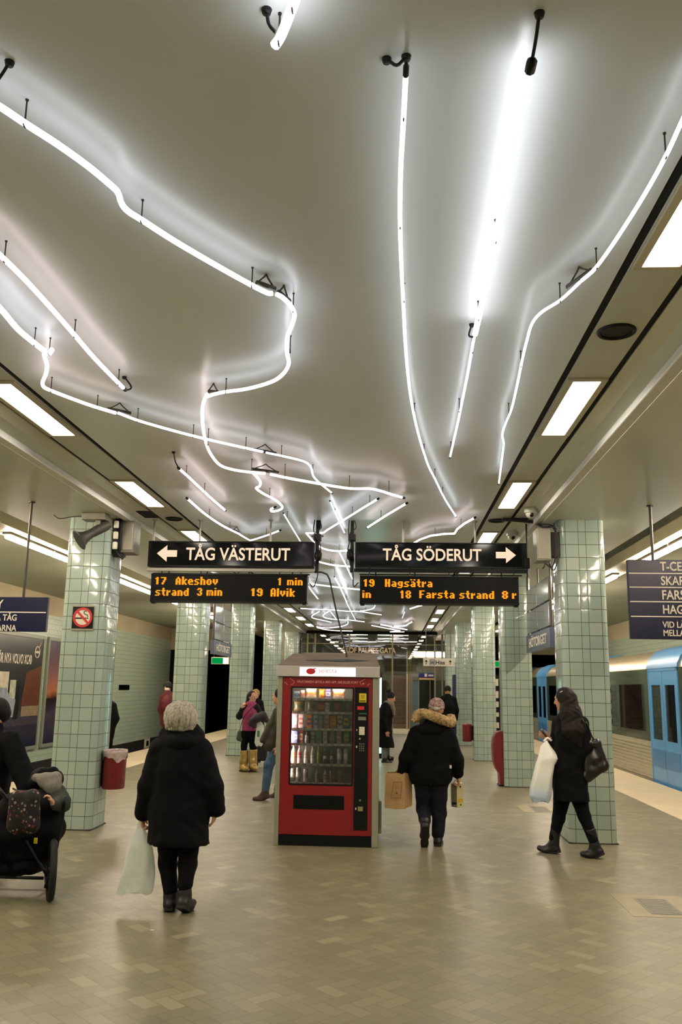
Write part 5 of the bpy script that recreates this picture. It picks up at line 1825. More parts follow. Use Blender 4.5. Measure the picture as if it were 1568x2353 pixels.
class Field:
    """smooth union of tapered limbs and ellipsoids, turned into one closed surface"""

    def __init__(self, k=0.02):
        self.p = []
        self.k = k

    def cone(self, a, b, ra, rb, k=None, flat=None):
        """limb from a to b; flat=(direction, factor) squeezes it along a direction"""
        self.p.append(('c', npv(a), npv(b), ra, rb, self.k if k is None else k, flat))
        return self

    def chain(self, pts, rs, k=None, flat=None):
        for i in range(len(pts) - 1):
            self.cone(pts[i], pts[i + 1], rs[i], rs[i + 1], k, flat)
        return self

    def ell(self, c, r, R=None, k=None):
        self.p.append(('e', npv(c), np.array(r, dtype=np.float64), np.array(R if R is not None else np.eye(3)), None, self.k if k is None else k, None))
        return self

    def cut(self, c, n):
        """keep only the side n points to"""
        n = npv(n)
        self.p.append(('h', npv(c), n / np.linalg.norm(n), None, None, 0, None))
        return self

    def hole(self, c, r, R=None):
        self.p.append(('s', npv(c), np.array(r, dtype=np.float64), np.array(R if R is not None else np.eye(3)), None, 0, None))
        return self

    def bounds(self):
        lo, hi = np.full(3, 1e9), np.full(3, -1e9)
        for q in self.p:
            if q[0] == 'c':
                for pt, r in ((q[1], q[3]), (q[2], q[4])):
                    f = 1.0 if q[6] is None else max(1.0, q[6][1])
                    lo, hi = np.minimum(lo, pt - r * f), np.maximum(hi, pt + r * f)
            elif q[0] == 'e':
                m = q[2].max()
                lo, hi = np.minimum(lo, q[1] - m), np.maximum(hi, q[1] + m)
        return lo, hi

    def mesh(self, res, name, wob=0.0, wfreq=18.0):
        lo, hi = self.bounds()
        lo, hi = lo - 3 * res - wob, hi + 3 * res + wob
        n = np.ceil((hi - lo) / res).astype(int) + 1
        ax = [lo[i] + np.arange(n[i]) * res for i in range(3)]
        D = np.full(tuple(n), 0.5, dtype=np.float32)
        for q in self.p:
            t = q[0]
            if t == 'c':
                f = 1.0 if q[6] is None else max(1.0, q[6][1])
                rm = max(q[3], q[4]) * f + q[5] + 3 * res
                l, h = np.minimum(q[1], q[2]) - rm, np.maximum(q[1], q[2]) + rm
            elif t == 'e':
                rm = q[2].max() + q[5] + 3 * res
                l, h = q[1] - rm, q[1] + rm
            elif t == 's':
                rm = q[2].max() + 3 * res
                l, h = q[1] - rm, q[1] + rm
            else:
                l, h = lo, hi
            s = [slice(max(0, int((l[i] - lo[i]) / res)), min(n[i], int((h[i] - lo[i]) / res) + 2)) for i in range(3)]
            if any(q_.start >= q_.stop for q_ in s):
                continue
            X = ax[0][s[0]][:, None, None]
            Y = ax[1][s[1]][None, :, None]
            Z = ax[2][s[2]][None, None, :]
            sub = D[s[0], s[1], s[2]]
            if t == 'c':
                a, b = q[1], q[2]
                ba = b - a
                L2 = max(ba @ ba, 1e-12)
                px, py, pz = X - a[0], Y - a[1], Z - a[2]
                tt = np.clip((px * ba[0] + py * ba[1] + pz * ba[2]) / L2, 0, 1)
                qx, qy, qz = px - tt * ba[0], py - tt * ba[1], pz - tt * ba[2]
                sc = 1.0
                if q[6] is not None:
                    d, f = npv(q[6][0]), q[6][1]
                    dn = (qx * d[0] + qy * d[1] + qz * d[2]) * (1 / f - 1)
                    qx, qy, qz = qx + dn * d[0], qy + dn * d[1], qz + dn * d[2]
                    sc = min(1.0, f)
                dist = (np.sqrt(qx * qx + qy * qy + qz * qz) - (q[3] + (q[4] - q[3]) * tt)) * sc
            elif t in 'es':
                R = q[3]
                px, py, pz = X - q[1][0], Y - q[1][1], Z - q[1][2]
                u = [(R[0][i] * px + R[1][i] * py + R[2][i] * pz) / q[2][i] for i in range(3)]
                k0 = np.sqrt(u[0] ** 2 + u[1] ** 2 + u[2] ** 2)
                k1 = np.sqrt((u[0] / q[2][0]) ** 2 + (u[1] / q[2][1]) ** 2 + (u[2] / q[2][2]) ** 2) + 1e-9
                dist = k0 * (k0 - 1) / k1
            else:
                dist = -((X - q[1][0]) * q[2][0] + (Y - q[1][1]) * q[2][1] + (Z - q[1][2]) * q[2][2])
            if t == 'h':
                D[s[0], s[1], s[2]] = np.maximum(sub, dist)
            elif t == 's':
                D[s[0], s[1], s[2]] = np.maximum(sub, -dist)
            else:
                k = q[5]
                h_ = np.maximum(k - np.abs(sub - dist), 0) / max(k, 1e-6)
                D[s[0], s[1], s[2]] = np.minimum(sub, dist) - h_ * h_ * k * 0.25
        if wob:
            X, Y, Z = ax[0][:, None, None], ax[1][None, :, None], ax[2][None, None, :]
            D += (wob * (np.sin(wfreq * X + 2.1 * np.sin(wfreq * .6 * Z + 1)) * np.sin(wfreq * .8 * Z + 1.7 * np.sin(wfreq * .7 * Y)) * np.sin(wfreq * .9 * Y + 1.3 * np.sin(wfreq * .5 * X) + .5))).astype(np.float32)
        return nets(D, lo, res, name)


def nets(D, lo, res, name):
    ins = D < 0
    nx, ny, nz = D.shape
    c = np.zeros((nx - 1, ny - 1, nz - 1), dtype=np.int8)
    for i in (0, 1):
        for j in (0, 1):
            for k in (0, 1):
                c += ins[i:nx - 1 + i, j:ny - 1 + j, k:nz - 1 + k]
    act = (c > 0) & (c < 8)
    idx = np.argwhere(act)
    num = np.full(act.shape, -1, dtype=np.int64)
    num[act] = np.arange(len(idx))
    acc = np.zeros((len(idx), 3))
    cnt = np.zeros(len(idx))
    cor = [(i, j, k) for i in (0, 1) for j in (0, 1) for k in (0, 1)]
    vals = {o: D[idx[:, 0] + o[0], idx[:, 1] + o[1], idx[:, 2] + o[2]] for o in cor}
    for o in cor:
        for d in range(3):
            if o[d] == 0:
                p = list(o)
                p[d] = 1
                va, vb = vals[o], vals[tuple(p)]
                m = (va < 0) != (vb < 0)
                t = np.where(m, va / np.where(m, va - vb, 1), 0)
                pt = np.tile(np.array(o, float), (len(idx), 1))
                pt[:, d] = t
                acc[m] += pt[m]
                cnt[m] += 1
    verts = lo + (idx + acc / cnt[:, None]) * res
    faces = []
    for d in range(3):
        e = [slice(1, None)] * 3
        a = ins
        s0, s1 = [slice(1, -1)] * 3, [slice(1, -1)] * 3
        s0[d], s1[d] = slice(0, -1), slice(1, None)
        A, B = ins[tuple(s0)], ins[tuple(s1)]
        w = np.argwhere(A != B)
        flip = A[A != B]
        off = np.ones(3, int)
        off[d] = 0
        w = w + off
        u, v = [(1, 2), (2, 0), (0, 1)][d]
        q = []
        for (du, dv) in ((-1, -1), (0, -1), (0, 0), (-1, 0)):
            x = w.copy()
            x[:, u] += du
            x[:, v] += dv
            q.append(num[x[:, 0], x[:, 1], x[:, 2]])
        q = np.stack(q, 1)
        q[~flip] = q[~flip][:, ::-1]
        faces.append(q)
    F = np.concatenate(faces)
    F = F[(F >= 0).all(1)]
    me = bpy.data.meshes.new(name)
    me.vertices.add(len(verts))
    me.vertices.foreach_set('co', verts.astype(np.float32).ravel())
    me.loops.add(len(F) * 4)
    me.loops.foreach_set('vertex_index', F.astype(np.int32).ravel())
    me.polygons.add(len(F))
    me.polygons.foreach_set('loop_start', (np.arange(len(F)) * 4).astype(np.int32))
    me.polygons.foreach_set('loop_total', np.full(len(F), 4, dtype=np.int32))
    me.polygons.foreach_set('use_smooth', np.ones(len(F), dtype=bool))
    me.update(calc_edges=True)
    me.validate()
    return me


def put(f, res, name, material, parent=None, label=None, wob=0.0, wfreq=18.0, top=None):
    """field -> object; top = (label, category, group) for a top-level thing"""
    me = f.mesh(res, name, wob, wfreq)
    me.materials.append(material)
    if parent is None:
        co = np.zeros(len(me.vertices) * 3, dtype=np.float32)
        me.vertices.foreach_get('co', co)
        co = co.reshape(-1, 3)
        org = V(((co[:, 0].min() + co[:, 0].max()) / 2, (co[:, 1].min() + co[:, 1].max()) / 2, co[:, 2].min()))
        me.vertices.foreach_set('co', (co - np.array(org, dtype=np.float32)).ravel())
        me.update()
        return mesh_obj(name, me, material, None, top[0], top[1], top[2] if len(top) > 2 else None, org)
    return mesh_obj(name, me, material, parent, label)


def basis(fw, up):
    """columns: right, forward, up"""
    f = V(fw).normalized()
    r = f.cross(V(up)).normalized()
    u = r.cross(f)
    return np.array([[r[i], f[i], u[i]] for i in range(3)]), r, f, u


def hand(F, wrist, d, n, s, curl=.5, size=1.0, thumb=.5):
    """palm, four bent fingers and a thumb; d along the hand, n where the palm faces, s towards the thumb"""
    d, n, s = V(d).normalized(), V(n).normalized(), V(s).normalized()
    s = (s - d * s.dot(d)).normalized()
    n = (n - d * n.dot(d) - s * n.dot(s)).normalized()
    k = .006
    z = size
    w0 = V(wrist)
    R = np.array([[s[i], d[i], n[i]] for i in range(3)])
    F.cone(w0 - d * .02 * z, w0 + d * .03 * z, .024 * z, .022 * z, .012)
    F.ell(w0 + d * .052 * z, (.041 * z, .05 * z, .0165 * z), R, .012)
    for off, ln, r in ((.030, .076, .0092), (.0105, .086, .0096), (-.010, .079, .0092), (-.0285, .060, .0080)):
        b = w0 + d * .088 * z + s * off * z
        seg = [ln * .45 * z, ln * .32 * z, ln * .26 * z]
        p = b - d * .018 * z
        pts = [p, b]
        ang = 0
        for i, l in enumerate(seg):
            ang += curl * (.75, 1.0, .7)[i]
            dr = d * math.cos(ang) + n * math.sin(ang)
            pts.append(pts[-1] + dr * l)
        F.chain(pts, [r * z, r * z, r * .95 * z, r * .88 * z, r * .75 * z], k)
    b = w0 + d * .028 * z + s * .030 * z
    d1 = (s * .75 + d * .7 + n * .25 * thumb).normalized()
    d2 = (d * .9 + s * .2 + n * .8 * thumb).normalized()
    F.chain([w0 + d * .015 * z + s * .015 * z, b, b + d1 * .036 * z, b + d1 * .036 * z + d2 * .032 * z], [.015 * z, .013 * z, .011 * z, .0085 * z], k)


def head(F, c, fw, up, s=1.0):
    """skull, jaw, nose, lips, brow and ears; returns the axes"""
    R, r, f, u = basis(fw, up)
    c = V(c)
    F.ell(c + u * .025 * s - f * .008 * s, (.074 * s, .094 * s, .092 * s), R, .03)
    F.ell(c + f * .022 * s - u * .045 * s, (.058 * s, .066 * s, .070 * s), R, .03)
    F.cone(c + f * .060 * s - u * .088 * s, c + f * .068 * s - u * .096 * s, .022 * s, .018 * s, .02)
    F.cone(c + f * .082 * s + u * .012 * s, c + f * .104 * s - u * .030 * s, .009 * s, .014 * s, .012)
    F.cone(c + f * .098 * s - u * .034 * s + r * .008 * s, c + f * .098 * s - u * .034 * s - r * .008 * s, .009 * s, .009 * s, .008)
    F.cone(c + f * .080 * s + u * .026 * s + r * .032 * s, c + f * .080 * s + u * .026 * s - r * .032 * s, .013 * s, .013 * s, .015)
    for z, rad in ((-.056, .0075), (-.066, .0085)):
        F.cone(c + f * .083 * s + u * z * s + r * .018 * s, c + f * .083 * s + u * z * s - r * .018 * s, rad * s, rad * s, .006)
    for sg in (-1, 1):
        F.ell(c + r * .074 * sg * s - f * .004 * s - u * .008 * s, (.010 * s, .019 * s, .031 * s), R, .008)
        F.hole(c + f * .092 * s + u * .004 * s + r * .032 * sg * s, (.016 * s, .012 * s, .008 * s), R)
    return R, r, f, u


M_EYE = mat('eye_white', (214, 208, 196), .2)
M_IRIS = mat('eye_iris', (40, 28, 20), .15)


def eyes(parent, c, fw, up, s=1.0):
    R, r, f, u = basis(fw, up)
    c = V(c)
    g = G()
    for sg in (-1, 1):
        g.ell(c + f * .078 * s + u * .004 * s + r * .031 * sg * s, .0115 * s, 12, 8)
    g.make('eyes', M_EYE, parent, smooth=True)
    g = G()
    for sg in (-1, 1):
        g.ell(c + f * .0855 * s + u * .004 * s + r * .031 * sg * s, .0055 * s, 10, 6)
    g.make('irises', M_IRIS, parent, smooth=True)


M_SKIN = mat('skin', (196, 146, 116), .5, var=.05, scale=30)
M_SKIN2 = mat('skin_darker', (160, 108, 76), .5, var=.05, scale=30)


def body(root, J, fw, up=(0, 0, 1), s=1.0, res=.008, skin=None, hs=None, curl=(.6, .6), hdir=None, hn=None, hthumb=None):
    """whole figure as one surface. J: dict of joints (world):
    head, neck, chest, hip, shL, elL, wrL, shR, elR, wrR, hpL, knL, anL, hpR, knR, anR (L and R as seen in the photo)"""
    F = Field(.025)
    side = (V(J['shR']) - V(J['shL'])).normalized()
    fw = V(fw)
    head(F, J['head'], hs[0] if hs else fw, hs[1] if hs else up, s)
    F.cone(J['head'] - V((0, 0, .06)) * s, J['neck'], .050 * s, .058 * s, .02)
    F.cone(J['neck'], J['chest'], .07 * s, .11 * s, .05)
    F.cone(V(J['chest']) + side * .06, V(J['chest']) - side * .06, .10 * s, .10 * s, .05)
    F.cone(J['chest'], J['hip'], .115 * s, .105 * s, .05)
    F.cone(V(J['hpL']), V(J['hpR']), .078 * s, .078 * s, .05)
    for q in 'LR':
        F.chain([J['neck'] - V((0, 0, .03)), J['sh' + q], J['el' + q], J['wr' + q]], [.05 * s, .052 * s, .040 * s, .027 * s], .03)
        F.chain([J['hp' + q], J['kn' + q], J['an' + q]], [.070 * s, .048 * s, .034 * s], .03)
        toe = V(J['to' + q])
        dn_ = V((0, 0, -.02))
        F.chain([J['an' + q], V(J['an' + q]).lerp(toe, .5) + dn_, V(J['an' + q]).lerp(toe, .85) + dn_], [.034 * s, .022 * s, .014 * s], .012)
        i = 0 if q == 'L' else 1
        d = hdir[i] if hdir and hdir[i] is not None else (V(J['wr' + q]) - V(J['el' + q]))
        n = hn[i] if hn and hn[i] is not None else (side if q == 'L' else -side)
        th = hthumb[i] if hthumb and hthumb[i] is not None else fw
        hand(F, J['wr' + q], d, n, th, curl[i], s)
    put(F, res, 'body', skin or M_SKIN, root)


def boot(root, an, toe, shaft, m, h=.0, s=1.0, nm='boot', sole=.03, r0=.055, res=.007, heel=True):
    """boot as a smooth upper with a separate sole; an ankle, toe tip direction, shaft top point"""
    an, toe, shaft = V(an), V(toe), V(shaft)
    d = (toe - an)
    F = Field(.02)
    up = (shaft - an).normalized()
    dn = -up
    side = d.cross(up).normalized()
    low = an + dn * .055 * s
    F.chain([shaft, an], [r0 * s, .047 * s], .015)
    F.chain([an, low - d * .2], [.046 * s, .040 * s], .02)
    F.chain([an + up * .02, low + d * .55 - dn * .012], [.046 * s, .036 * s], .025)
    F.chain([low - d * .12, low + d * .45, toe + dn * .01], [.042 * s, .042 * s, .030 * s], .025, (side, 1.15))
    F.cut(shaft, an - shaft)
    o = put(F, res, nm, m, root)
    # sole follows the foot
    nrm = side.cross(d).normalized()
    if nrm.dot(dn) < 0:
        nrm = -nrm
    dd = d.normalized()
    L = d.length
    sh = [(-.066, .026), (-.045, .038), (.0, .041), (L * .45, .036), (L * .75, .045), (L + .005, .036), (L + .026, .015)]
    base = low + nrm * (.02 * s)
    vs = []
    for t0 in (0, sole * .8):
        for (x, w_) in sh:
            vs.append(base + dd * x + side * w_ * s + nrm * t0)
        for (x, w_) in reversed(sh):
            vs.append(base + dd * x - side * w_ * s + nrm * t0)
    n = len(sh) * 2
    fs = [tuple(range(n)), tuple(reversed(range(n, 2 * n)))] + [(k, (k + 1) % n, n + (k + 1) % n, n + k) for k in range(n)]
    g = G().add(vs, fs)
    g.make('sole', M_SOLE, o)
    return o


M_SOLE = mat('boot_sole', (24, 20, 17), .7)
M_COAT = mat('black_coat_cloth', (9, 9, 11), .85, var=.25, scale=40, bump=.25, spec=.15)
M_COAT2 = mat('dark_jacket_cloth', (10, 10, 11), .85, var=.25, scale=30, bump=.25, spec=.15)
M_TROUS = mat('black_trousers', (9, 9, 12), .85, var=.2, scale=30, bump=.2, spec=.15)
M_JEANS = mat('dark_jeans', (24, 26, 32), .85, var=.25, scale=26, bump=.2, spec=.2)
M_BOOT = mat('dark_boot_leather', (26, 21, 18), .45, var=.2, scale=20)
M_BOOTB = mat('black_boot_leather', (14, 13, 13), .42, var=.2, scale=20)


def hair_mat(n, c, var=.25):
    T = NT(n)
    co = T.coord()
    mp = T.n('ShaderNodeMapping')
    mp.inputs['Scale'].default_value = (60, 60, 9)
    T.l(co, mp.inputs[0])
    nz = T.noise(1.0, 5.0, mp.outputs[0], .7)
    d = tuple(x * (1 - var * 1.6) for x in s2l(c)[:3]) + (1,)
    e = tuple(min(1, x * (1 + var)) for x in s2l(c)[:3]) + (1,)
    T.bsdf(T.ramp(nz, [(.3, d), (.7, e)]), .62, 0, nz, .6, .01, spec=.22)
    return T.m


M_HAIRGREY = hair_mat('grey_hair', (172, 166, 148), .4)
M_HAIRDARK = hair_mat('dark_brown_hair', (22, 15, 12))
M_HAIRBLACK = hair_mat('black_hair', (22, 18, 17))
# ------------------------------------------------------------------ woman with grey hair and a white carrier bag
Y = 7.02
def P(px, py, dy=0.0):
    return K(px, py, Y + dy)


wm = thing('person', (P(405, 2095).x, Y, 0), 'grey haired person in a long black parka walking away on the left', 'person')
J = dict(head=P(416, 1652), neck=P(416, 1700), chest=P(416, 1765), hip=P(410, 1885),
         shL=P(362, 1722), elL=P(343, 1808, .02), wrL=P(330, 1872, .06), shR=P(468, 1722), elR=P(488, 1808, -.02), wrR=P(497, 1862, .0),
         hpL=P(388, 1890), knL=P(385, 1985, .06), anL=P(391, 2066, .02), hpR=P(434, 1890), knR=P(432, 1985, .0), anR=P(424, 2062, -.06),
         toL=P(391, 2066, .02) + V((-.03, .16, -.045)), toR=P(424, 2062, -.06) + V((.03, .15, -.05)))
J['toL'].z, J['anL'].z = .055, .095
J['toR'].z, J['anR'].z = .055, .125
body(wm, J, (0, 1, 0), s=.98, curl=(1.25, .5), hdir=(V((0, .05, -1)), V((-.25, .1, -1))), hn=(V((1, 0, 0)), V((-.9, .3, 0))))
# parka
F = Field(.05)
fl = (V((0, 1, 0)), .72)
F.cone(P(416, 1716), P(416, 1770), .165, .205, .06, fl)
F.cone(P(392, 1728), P(440, 1728), .10, .10, .06, (V((0, 1, 0)), .95))
F.cone(P(416, 1770), P(412, 1860), .205, .225, .06, fl)
F.cone(P(412, 1860), P(410, 1935), .225, .238, .05, fl)
F.cone(P(410, 1890, -.06), P(410, 1935, -.09), .16, .17, .06, fl)
F.chain([J['shL'] + V((.02, 0, 0)), J['elL'], P(329, 1868, .05)], [.092, .084, .066], .035)
F.chain([J['shR'] - V((.02, 0, 0)), J['elR'], P(498, 1858, .0)], [.092, .084, .066], .035)
F.cone(P(470, 1845, .02), P(470, 1868, .02), .035, .03, .02)
F.cut(P(410, 1938), (0, 0, 1))
coat = put(F, .009, 'parka', M_COAT, wm, None, .006, 30)
# hood lying on the shoulders
F = Field(.05)
F.cone(P(388, 1702), P(446, 1702), .075, .075, .05)
F.cone(P(385, 1688, .02), P(449, 1688, .02), .065, .065, .05)
F.cone(P(398, 1674, .04), P(436, 1674, .04), .06, .06, .05)
F.ell(P(417, 1706, -.06), (.135, .09, .075))
put(F, .009, 'hood', M_COAT, coat, None, .005, 40)
# pocket flap at the right side of the hem
F = Field(.02)
F.cone(P(466, 1826, -.02), P(474, 1868, -.02), .028, .04, .02)
put(F, .009, 'coat_tail_fold', M_COAT, coat)
# trousers
F = Field(.03)
F.cone(P(392, 1900), P(430, 1900), .10, .10)
F.chain([P(390, 1915), J['knL'], J['anL'] + V((0, 0, .05))], [.098, .068, .056])
F.chain([P(434, 1915), J['knR'], J['anR'] + V((0, 0, .085))], [.098, .068, .058])
put(F, .009, 'trousers', M_TROUS, wm, None, .004, 35)
boot(wm, J['anL'], J['toL'], J['anL'] + V((0, 0, .06)), M_BOOT, r0=.05)
boot(wm, J['anR'], J['toR'], J['anR'] + V((0, .01, .10)), M_BOOT, r0=.05)
# bob of grey hair
F = Field(.03)
c = J['head']
F.ell(c + V((0, -.012, .035)), (.098, .112, .098))
F.ell(c + V((-.052, -.015, -.015)), (.074, .095, .078))
F.ell(c + V((.052, -.015, -.015)), (.074, .095, .078))
F.ell(c + V((0, -.05, -.02)), (.09, .07, .08))
for k in range(11):
    a = math.pi * (1.02 + .96 * k / 10)
    F.cone(c + V((.085 * math.cos(a), .08 * math.sin(a), .02)), c + V((.108 * math.cos(a), .095 * math.sin(a), -.068 - .012 * math.sin(k * 2.3))), .022, .013, .018)
rng = random.Random(12)
for k in range(64):
    a = math.pi * (.93 + 1.14 * rng.random())
    t0, t1 = rng.uniform(.0, .45), rng.uniform(.85, 1.12)
    ps = []
    for i in range(5):
        t = t0 + (t1 - t0) * i / 4
        ph = t * 1.95
        rr = 1.03 + (.05 if t > .95 else 0) + rng.uniform(-.01, .02)
        aa = a + .22 * t * math.sin(k * 1.9)
        ps.append(c + V((.118 * rr * math.sin(ph) ** .8 * math.cos(aa), -.012 + .112 * rr * math.sin(ph) ** .8 * math.sin(aa), .028 + .105 * rr * math.cos(ph) - .02 * t)))
    F.chain(ps, [.008, .012, .014, .013, .007], .008)
F.hole(c + V((0, .12, -.05)), (.07, .09, .085))
put(F, .005, 'hair', M_HAIRGREY, wm, None, .003, 95)

# carrier bag hanging from the left hand
T_ = NT('thin_white_plastic')
nz_ = T_.noise(9.0, 4.0, T_.coord())
b_ = T_.bsdf(T_.ramp(nz_, [(.35, s2l((226, 234, 226))), (.7, s2l((248, 250, 244)))]), .38, 0, nz_, .5, .03)
tl_ = T_.n('ShaderNodeBsdfTranslucent')
tl_.inputs[0].default_value = s2l((240, 244, 236))
mx_ = T_.n('ShaderNodeMixShader')
mx_.inputs[0].default_value = .35
T_.l(b_.outputs[0], mx_.inputs[1])
T_.l(tl_.outputs[0], mx_.inputs[2])
T_.l(mx_.outputs[0], T_.out.inputs[0])
M_PLASTIC = T_.m


def carrier_bag(rows, m, label, pleats=9, amp=.02, flatn=.45, seed=1, handle=None, dy=0.0):
    """sack lofted through rows of (left px, right px, py); thin plastic with pleats"""
    rng = random.Random(seed)
    n = 48
    rr = []
    for i in range(len(rows) - 1):
        for k in range(4):
            t = k / 4
            rr.append(tuple(rows[i][j] * (1 - t) + rows[i + 1][j] * t for j in range(3)))
    rr.append(rows[-1])
    vs, fs = [], []
    for i, (pl, pr, py) in enumerate(rr):
        a, b = K(pl, py, Y + dy), K(pr, py, Y + dy)
        c = (a + b) / 2
        w_ = (b.x - a.x) / 2
        f = i / (len(rr) - 1)
        for k in range(n):
            an = 2 * math.pi * k / n
            wv = 1 + amp * 2.2 * math.sin(pleats * an + 2.2 * f) * (.4 + .6 * (1 - f)) + amp * math.sin(5 * an + 9 * f)
            sx = math.copysign(abs(math.cos(an)) ** .75, math.cos(an))
            syy = math.copysign(abs(math.sin(an)) ** .75, math.sin(an))
            dzz = .012 * math.sin(4 * an + 1) * (f > .97)
            vs.append((c.x + w_ * wv * sx, c.y + w_ * flatn * wv * syy, c.z + dzz + (a.z - c.z) * sx * -1 * 1))
    for i in range(len(rr) - 1):
        for k in range(n):
            fs.append((i * n + k, i * n + (k + 1) % n, (i + 1) * n + (k + 1) % n, (i + 1) * n + k))
    fs.append(tuple(reversed(range(n))))
    fs.append(tuple(range((len(rr) - 1) * n, len(rr) * n)))
    o = G().add(vs, fs).make('carrier_bag', m, None, label, 'bag', smooth='auto')
    if handle:
        g = G()
        for h in handle:
            g.tube(smooth_path([K(x, y, Y + dy + z) for (x, y, z) in h], 4), [.012] * (4 * (len(h) - 1) + 1), 8)
        g.make('handle', m, o, smooth=True)
    return o


carrier_bag([(319, 327, 1888), (314, 331, 1902), (306, 338, 1916), (299, 345, 1932), (293, 350, 1950), (287, 353, 1975), (282, 354, 2000), (277, 353, 2025), (270, 350, 2050)], M_PLASTIC,
            'tall white plastic carrier bag hanging from the grey haired person\'s hand', 5, .035, .5, 2, [[(318, 1896, .03), (322, 1884, .04), (328, 1880, .05), (330, 1898, .02)]], .05)
# ------------------------------------------------------------------ man with a fur trimmed hood, paper bag and carton
Y = 10.15
mn = thing('person', (P(1000, 1948).x, Y, 0), 'person in a black jacket with a fur trimmed hood walking away', 'person')
J = dict(head=P(1003, 1630, .04), neck=P(1000, 1665), chest=P(992, 1705), hip=P(990, 1790),
         shL=P(950, 1685), elL=P(934, 1742, -.02), wrL=P(925, 1778, .02), shR=P(1038, 1692), elR=P(1050, 1748, .0), wrR=P(1055, 1783, .04),
         hpL=P(972, 1800), knL=P(974, 1860, .10), anL=P(977, 1895, -.2), hpR=P(1010, 1800), knR=P(1010, 1868, .06), anR=P(1007, 1926, .02))
J['anL'] = P(977, 1893, -.17)
J['toL'] = P(975, 1928, -.06)
J['toR'] = J['anR'] + V((.02, .17, -.05))
J['anR'].z, J['toR'].z = .09, .05
body(mn, J, (0, 1, 0), s=1.0, res=.009, hs=((.08, .95, -.25), (.12, .25, 1)), curl=(1.2, 1.2), hdir=(V((-.05, .05, -1)), V((.0, .1, -1))), hn=(V((1, 0, 0)), V((-1, 0, 0))))
F = Field(.05)
fl = (V((0, 1, 0)), .74)
F.cone(P(1000, 1680), P(994, 1712), .17, .21, .06, fl)
F.cone(P(968, 1690), P(1026, 1694), .10, .10, .06)
F.cone(P(994, 1712), P(990, 1775), .215, .225, .05, fl)
F.cone(P(990, 1775), P(990, 1800), .225, .215, .05, fl)
F.chain([J['shL'] + V((.03, 0, 0)), J['elL'], P(925, 1772, .02)], [.082, .076, .058], .035)
F.chain([J['shR'] - V((.03, 0, 0)), J['elR'], P(1054, 1778, .04)], [.082, .076, .058], .035)
F.cut(P(990, 1801), (-.02, 0, 1))
jk = put(F, .009, 'jacket', M_COAT2, mn, None, .007, 28)
G().cbox(P(1036, 1762, -.19), (.022, .006, .035), .002).make('reflector_tag', M_PLATEW, jk)
# hood with fur trim lying round the neck
F = Field(.05)
F.ell(P(992, 1676, -.05), (.17, .13, .09))
hd = put(F, .009, 'hood', M_COAT2, jk, None, .005, 40)
T_ = NT('fur_trim')
n1 = T_.noise(38, 5, T_.coord())
n2 = T_.noise(9, 3, T_.coord())
T_.bsdf(T_.ramp(T_.math('ADD', T_.math('MULTIPLY', n1, .55), T_.math('MULTIPLY', n2, .45)), [(.34, s2l((92, 70, 40))), (.5, s2l((178, 148, 98))), (.66, s2l((206, 180, 132)))]), .95, 0, n1, 1.0, .02)
M_FUR = T_.m
F = Field(.025)
pts = [P(956, 1651, -.05), P(963, 1641, -.02), P(978, 1640, -.10), P(996, 1646, -.155), P(1014, 1653, -.16), P(1030, 1659, -.11), P(1038, 1660, -.04), P(1036, 1650, .05)]
sp2 = smooth_path(pts, 3)
for i, q in enumerate(sp2[:-1]):
    r = .045 + .007 * math.sin(i * 1.7)
    F.cone(q, sp2[i + 1], r, r)
rng = random.Random(4)
for i in range(150):
    q = sp2[rng.randrange(len(sp2))]
    d = V((rng.uniform(-1, 1), rng.uniform(-1, .6), rng.uniform(-.8, 1))).normalized()
    F.cone(q + d * .03, q + d * rng.uniform(.055, .067), .012, .004, .012)
put(F, .006, 'fur_trim', M_FUR, hd, None, .004, 110)
# flat cap with a check pattern
T_ = NT('checked_cap')
vo = T_.n('ShaderNodeTexVoronoi')
vo.inputs['Scale'].default_value = 55
T_.l(T_.coord(), vo.inputs['Vector'])
nz_ = T_.noise(14, 4, T_.coord())
T_.bsdf(T_.ramp(T_.math('ADD', T_.math('MULTIPLY', vo.outputs[0], .5), T_.math('MULTIPLY', nz_, .6)), [(.3, s2l((70, 50, 48))), (.5, s2l((128, 98, 92))), (.68, s2l((172, 146, 136)))]), .9)
R_, r_, f_, u_ = basis((.08, .95, -.25), (.12, .25, 1))
c = J['head']
F = Field(.02)
F.ell(c + u_ * .045 - f_ * .006, (.090, .108, .085), R_)
F.ell(c + u_ * .02 - f_ * .01, (.087, .105, .05), R_)
F.cut(c + u_ * .005, tuple(u_))
cap = put(F, .006, 'knitted_cap', T_.m, mn, None, .003, 60)
F = Field(.012)
F.cone(c + r_ * .06 - f_ * .075 + u_ * .005, c - r_ * .06 - f_ * .075 + u_ * .005, .02, .02)
F.ell(c - f_ * .085 - u_ * .012, (.05, .03, .03), R_)
put(F, .006, 'hair', M_HAIRGREY, mn, None, .003, 80)
F = Field(.03)
F.cone(P(975, 1795), P(1008, 1795), .105, .105)
F.chain([P(973, 1803), J['knL'], P(977, 1885, -.12)], [.10, .078, .066])
F.chain([P(1010, 1803), J['knR'], J['anR'] + V((0, 0, .04))], [.10, .078, .070])
put(F, .009, 'jeans', M_JEANS, mn, None, .005, 30)
boot(mn, J['anL'], J['toL'], J['anL'] + V((0, .03, .05)), M_BOOTB, res=.008, r0=.05)
boot(mn, J['anR'], J['toR'], J['anR'] + V((0, 0, .05)), M_BOOTB, res=.008, r0=.05)

# brown paper bag in the left hand
M_KRAFT = mat('kraft_paper', (186, 150, 100), .75, var=.10, scale=9, bump=.25)
M_KRAFTP = mat('kraft_print', (112, 82, 50), .8)


